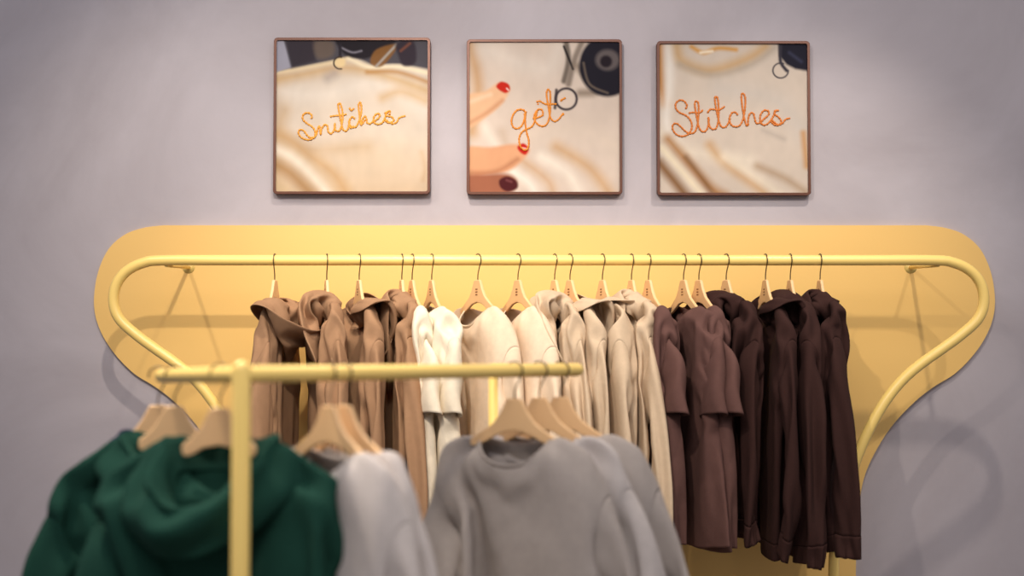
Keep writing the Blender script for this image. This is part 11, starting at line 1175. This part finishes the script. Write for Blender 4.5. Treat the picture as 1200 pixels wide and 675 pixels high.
# back rail : shape, material, hook px, turn, ...
HH = .0575
B = 'brown pullover hoodies at the left end of the wall rail'
ROW = [
 ('hooded_sweatshirt', 'hB', 'brown', 322, -4, 0, 'leftmost brown hoodie on the wall rail, its hood flared open to the right', 1, .8, 1.1),
 ('hooded_sweatshirt', 'hC', 'brown', 383, 14, 0, 'second brown hoodie from the left on the wall rail, hood draped over both sides', 1, .85, 1.1),
 ('hooded_sweatshirt', 'hD', 'brown', 421, 19, 0, 'third brown hoodie from the left on the wall rail, hood flap hanging right', 1, .75, 1.1),
 ('hooded_sweatshirt', 'hE', 'brown', 471, 14, 0, 'fourth brown hoodie from the left, pressed against the cream tee', 1, .75, 1.1),
 ('t_shirt', 'eA', 'cream', 483, 20, 0, 'cream t-shirt half hidden between the last brown hoodie and the next cream tee', 1, .5, 1.05),
 ('t_shirt', 'eB', 'cream', 506, 19, 0, 'cream short-sleeve t-shirt whose open sleeve end shows, left of the beige crewnecks', 1, .8, 1.05),
 ('long_sleeve_top', 'dA', 'beige_tee', 560, 31, 0, 'left of two pale beige crewnecks, its wide neckline showing', 1, .8, 1.08),
 ('long_sleeve_top', 'dA', 'beige_tee', 607, 27, 0, 'right of two pale beige crewnecks, beside the beige hoodies', 1, .8, 1.08),
 ('hooded_sweatshirt', 'hC', 'beige', 650, 20, 0, 'leftmost beige hoodie, its hood spread over the hanger', 1, .6, 1.1),
 ('hooded_sweatshirt', 'hD', 'beige', 668, 23, 0, 'second beige hoodie, squeezed close to the leftmost beige one', 1, .55, 1.1),
 ('hooded_sweatshirt', 'hB', 'beige', 706, 19, 1, 'third beige hoodie from the left, in the middle of the wall rail', 1, .75, 1.1),
 ('hooded_sweatshirt', 'hE', 'beige', 740, 16, 0, 'rightmost beige hoodie, beside the dark mauve t-shirts', 1, .6, 1.1),
 ('t_shirt', 'eA', 'mauve', 760, 17, 0, 'leftmost dark mauve-brown t-shirt, directly right of the beige hoodies', 1, .8, 1.08),
 ('t_shirt', 'eB', 'mauve', 801, 18, 0, 'middle dark mauve-brown t-shirt with its collar open', 1, .65, 1.08),
 ('t_shirt', 'eA', 'mauve', 819, 18, 0, 'rightmost dark mauve-brown t-shirt, beside the very dark hoodies', 1, .6, 1.1),
 ('hooded_sweatshirt', 'hC', 'dark', 851, 19, 1, 'leftmost very dark brown hoodie, next to the mauve t-shirts', 1, .8, 1.03),
 ('hooded_sweatshirt', 'hD', 'dark', 897, 8, 0, 'second very dark brown hoodie from the left', 1, .7, 1.12),
 ('hooded_sweatshirt', 'hE', 'dark', 926, 6, 1, 'very dark brown hoodie second from the right end of the wall rail', 1, .7, 1.14),
 ('hooded_sweatshirt', 'hE', 'dark', 961, 4, 0, 'rightmost very dark brown hoodie at the end of the wall rail', 1, .85, 1.11),
]
def short(lab):
    w_ = lab.split(); return ' '.join(w_[:12]).rstrip(',')
CATS = {'hooded_sweatshirt': 'hoodie', 't_shirt': 't-shirt', 'long_sleeve_top': 'sweatshirt'}
GROUPS = {'brown': 'brown hoodies on the wall rail', 'cream': 'cream t-shirts on the wall rail', 'beige_tee': 'pale beige crewnecks on the wall rail', 'beige': 'beige hoodies on the wall rail',
          'mauve': 'dark mauve t-shirts on the wall rail', 'dark': 'very dark brown hoodies on the wall rail'}
for kn, shp, mt, px, dl, fl, lab, sx, sy, st in ROW:
    rz = R(-90+dl)
    p = W(px, 305, YR); loc = (p.x, YR, RZ-HH)
    garment(kn, shp, M[mt], loc, rz, lab, CATS[kn], GROUPS[mt], sx, sy, st, flip=bool(fl), hy_=.85 if px == 322 else .5)
    hanger(loc, rz, 'wooden hanger of the '+short(lab), 'wooden hangers on the wall rail', cut=kn == 'hooded_sweatshirt')

# ------------------------------------------------------------------ near rack
FR = .0145
P0 = WD(283, 438.6, 2.40); P1 = WD(676, 433.3, 3.12)
L1 = WD(190, 440.5, 2.82)
dirr = (P1-P0); dl_ = (L1-P0)
rack = thing('clothes_rack', 'yellow tubular standing clothes rack in the foreground with two posts', 'clothes rack', (P0.x, P0.y, 0))
bm = bmesh.new(); tube(bm, [rel(P0+dirr.normalized()*.012, rack), rel(P1, rack)], FR, 20, roundcap=True); obj('rail_tube', bm, M['yellow_tube'], rack)
bm = bmesh.new(); tube(bm, [rel(P0+dl_.normalized()*.012, rack), rel(L1, rack)], FR, 20, roundcap=True); obj('rail_tube', bm, M['yellow_tube'], rack)
bm = bmesh.new(); tube(bm, [(0, 0, .012), (0, 0, P0.z+.008)], .0158, 24, roundcap=True); obj('post', bm, M['yellow_tube'], rack)
def on(px, A=P0, Dv=dirr):
    k = (px-600)/FPX  # x = k*(depth)
    t = (k*(A.y-CAMY)-A.x)/(Dv.x-k*Dv.y); return A+Dv*t
P2 = WD(578, 430, 3.36); P2.z = P1.z; q = rel(P2, rack)
bm = bmesh.new(); tube(bm, [(q.x, q.y, .012), (q.x, q.y, q.z)], .0115, 20); obj('post', bm, M['yellow_tube'], rack)
bm = bmesh.new(); tube(bm, [rel(P1, rack), q], .0115, 20, roundcap=True); obj('crossbar', bm, M['yellow_tube'], rack)
ce = rel(P1, rack); le = rel(L1, rack)
bm = bmesh.new(); tube(bm, [(0, 0, .016), (ce.x, ce.y, .016)], .0145, 16, roundcap=True); tube(bm, [(0, 0, .016), (le.x, le.y, .016)], .0145, 16, roundcap=True)
n_ = Vector((-dirr.y, dirr.x, 0)).normalized()*.28
tube(bm, [Vector((0, 0, .016))-n_, Vector((0, 0, .016))+n_], .0145, 16, roundcap=True); tube(bm, [(ce.x, ce.y, .016), (q.x, q.y, .016)], .0145, 16, roundcap=True)
obj('base_frame', bm, M['yellow_tube'], rack)

def cowl(t, m, side=1, drop=0):
    """collapsed hood lying open around the neck : one folded surface"""
    n = 72; prof = 22; V = []; F = []
    for i in range(n):
        th = 2*math.pi*i/n; s, c = math.sin(th), -math.cos(th)      # c=-1 .. front at th=0 (y-)
        fr = max(0, -c); bk = max(0, c)
        f2 = fr**1.5
        skew = -.03*f2*side
        keys = [  # profile control points (x, y, z)
            (.052*s+skew, .024*c-.010*f2, -.112-.090*f2),
            (.060*s+skew, .030*c-.022*f2, -.088-.085*f2),
            (.066*s+skew, .036*c-.034*f2, -.064-.108*f2-drop*f2),
            (.074*s+skew, .042*c-.042*f2, -.054-.116*f2-drop*f2),
            (.084*s+skew, .048*c-.046*f2, -.062-.122*f2-drop*f2),
            (.095*s+skew, .050*c-.044*f2, -.080-.130*f2-.03*bk-drop*f2),
            (.106*s+skew*1.2, .050*c-.038*f2, -.104-.134*f2-.07*bk-drop*f2),
            (.112*s+skew*1.2, .044*c-.026*f2, -.128-.128*f2-.10*bk-drop*f2),
            (.102*s+skew, .034*c-.018*f2, -.126-.115*f2-.10*bk),
            (.088*s+skew, .026*c-.010*f2, -.118-.10*f2-.08*bk)]
        pr_ = catmull(keys, 3)
        for j, p in enumerate(pr_):
            t_ = j/(len(pr_)-1)
            amp = math.sin(math.pi*t_)
            nn = noise.noise(Vector((s*2.1, c*2.1, t_*5+side*7)))*.018*amp
            fold = math.sin(t_*17+3.2*s+1.4*c*side)*.009*amp*(.5+.5*fr)
            out = Vector((s, c*.8, .25)).normalized()
            V.append(p+out*(nn+fold)+Vector((0, 0, noise.noise(Vector((s*3, c*3, t_*3+20)))*.012*amp)))
    m_ = len(pr_)
    for i in range(n):
        for j in range(m_-1):
            F.append((i*m_+j, ((i+1) % n)*m_+j, ((i+1) % n)*m_+j+1, i*m_+j+1))
    me = bpy.data.meshes.new('hood'); me.from_pydata([tuple(v) for v in V], [], F)
    o = obj('hood', me, m, t); s_ = o.modifiers.new('solid', 'SOLIDIFY'); s_.thickness = .004; s_.offset = 0
    u = o.modifiers.new('sub', 'SUBSURF'); u.levels = 1; u.render_levels = 2
    return o

NEAR = [  # kind, shape, mat, rail, px, turn, label, wide, sy, stretch, cowl, flip
 ('hooded_sweatshirt', 'hE', 'navy', 'L', 186, 10, 'navy hoodie mostly hidden behind the green ones on the near rack', .95, .8, 1.0, (-1, -.03), 0),
 ('hooded_sweatshirt', 'hE', 'green', 'L', 205, 2, 'left green hoodie on the near rack, half behind the front one', 1.3, .8, 1.05, (-1, -.02), 0),
 ('hooded_sweatshirt', 'hC', 'green', 'L', 258, -8, 'front green hoodie with a deep draped hood, behind the yellow post', 1.38, .9, 1.05, (1, 0), 0),
 ('sweatshirt', 'dA', 'grey_light', 'R', 386, -42, 'pale grey crewneck sweatshirt on the near rack, right of the green hoodie', 1, .8, 1.05, None, 0),
 ('sweatshirt', 'dB', 'grey_light', 'R', 404, -38, 'pale grey sweatshirt whose sleeve shows behind its grey twin', 1, .7, 1.05, None, 0),
 ('sweatshirt', 'dA', 'grey', 'R', 603, -24, 'front grey crewneck sweatshirt facing the viewer on the near rack', 1.07, .9, 1.05, None, 0),
 ('sweatshirt', 'dB', 'grey_light', 'R', 632, -22, 'middle grey sweatshirt directly behind the front grey one', 1.1, .7, 1.05, None, 1),
 ('sweatshirt', 'dA', 'grey', 'R', 657, -16, 'rearmost grey sweatshirt at the right tip of the near rack', 1.12, .8, 1.05, None, 0),
]
CATS['sweatshirt'] = 'sweatshirt'
for kn, shp, mt, rl, px, dg, lab, wd, sy, st, cw_, fl in NEAR:
    p = on(px) if rl == 'R' else on(px, P0, dl_)
    loc = (p.x, p.y, p.z-HH); rz = R(dg)
    t = garment(kn, shp, M[mt], loc, rz, lab, CATS[kn], None, 1, sy, st, nohood=cw_ is not None, flip=bool(fl), wide=wd)
    if cw_: cowl(t, M[mt], cw_[0], cw_[1])
    hanger(loc, rz, 'wooden hanger of the '+short(lab), 'wooden hangers on the near rack', stamp=False, cut=kn == 'hooded_sweatshirt')

# ------------------------------------------------------------------ light
def spot(x, y, z, tx, ty, tz, watt, size=50, blend=.6, rad=.03, col=(1, .9, .78)):
    l = bpy.data.lights.new('spot', 'SPOT'); l.energy = watt; l.spot_size = R(size); l.spot_blend = blend; l.shadow_soft_size = rad; l.color = col
    o = bpy.data.objects.new('spot_light', l); C.objects.link(o); o.location = (x, y, z)
    o.rotation_euler = (Vector((tx, ty, tz))-Vector((x, y, z))).to_track_quat('-Z', 'Y').to_euler()
def area(x, y, z, tx, ty, tz, sx, sy, watt, col=(1, .96, .92)):
    l = bpy.data.lights.new('area', 'AREA'); l.shape = 'RECTANGLE'; l.size = sx; l.size_y = sy; l.energy = watt; l.color = col
    o = bpy.data.objects.new('area_light', l); C.objects.link(o); o.location = (x, y, z)
    o.rotation_euler = (Vector((tx, ty, tz))-Vector((x, y, z))).to_track_quat('-Z', 'Y').to_euler()
spot(1.05, -1.08, 3.05, .85, -.15, 1.55, 70, 64, 1)
spot(-.35, -1.08, 3.05, -.25, -.2, 1.5, 88, 64, 1)
spot(-1.5, -1.4, 3.05, -.9, -.15, 1.6, 52, 64, 1)
spot(-.4, -2.6, 3.1, -.2, -.1, 1.75, 175, 66, 1)
spot(1.7, -2.5, 3.1, .9, -.1, 1.75, 55, 66, 1)
spot(-1.15, -1.75, 3.1, -.62, -1.98, 1.3, 190, 40, .8, .05)
spot(.35, -1.15, 3.1, .05, -1.5, 1.2, 75, 50, .8, .05)
spot(-.1, -3.3, 3.1, -.1, -1.7, 1.3, 60, 60, 1, .08)
area(0, -3.4, 3.4, 0, -.6, 1.6, 3.5, 1.5, 45, (.93, .93, 1))
w = bpy.data.worlds.new('world'); bpy.context.scene.world = w; w.use_nodes = True
w.node_tree.nodes['Background'].inputs[0].default_value = (.78, .76, .82, 1); w.node_tree.nodes['Background'].inputs[1].default_value = .42
vs = bpy.context.scene.view_settings; vs.view_transform = 'Standard'; vs.look = 'None'; vs.exposure = 0; vs.gamma = 1
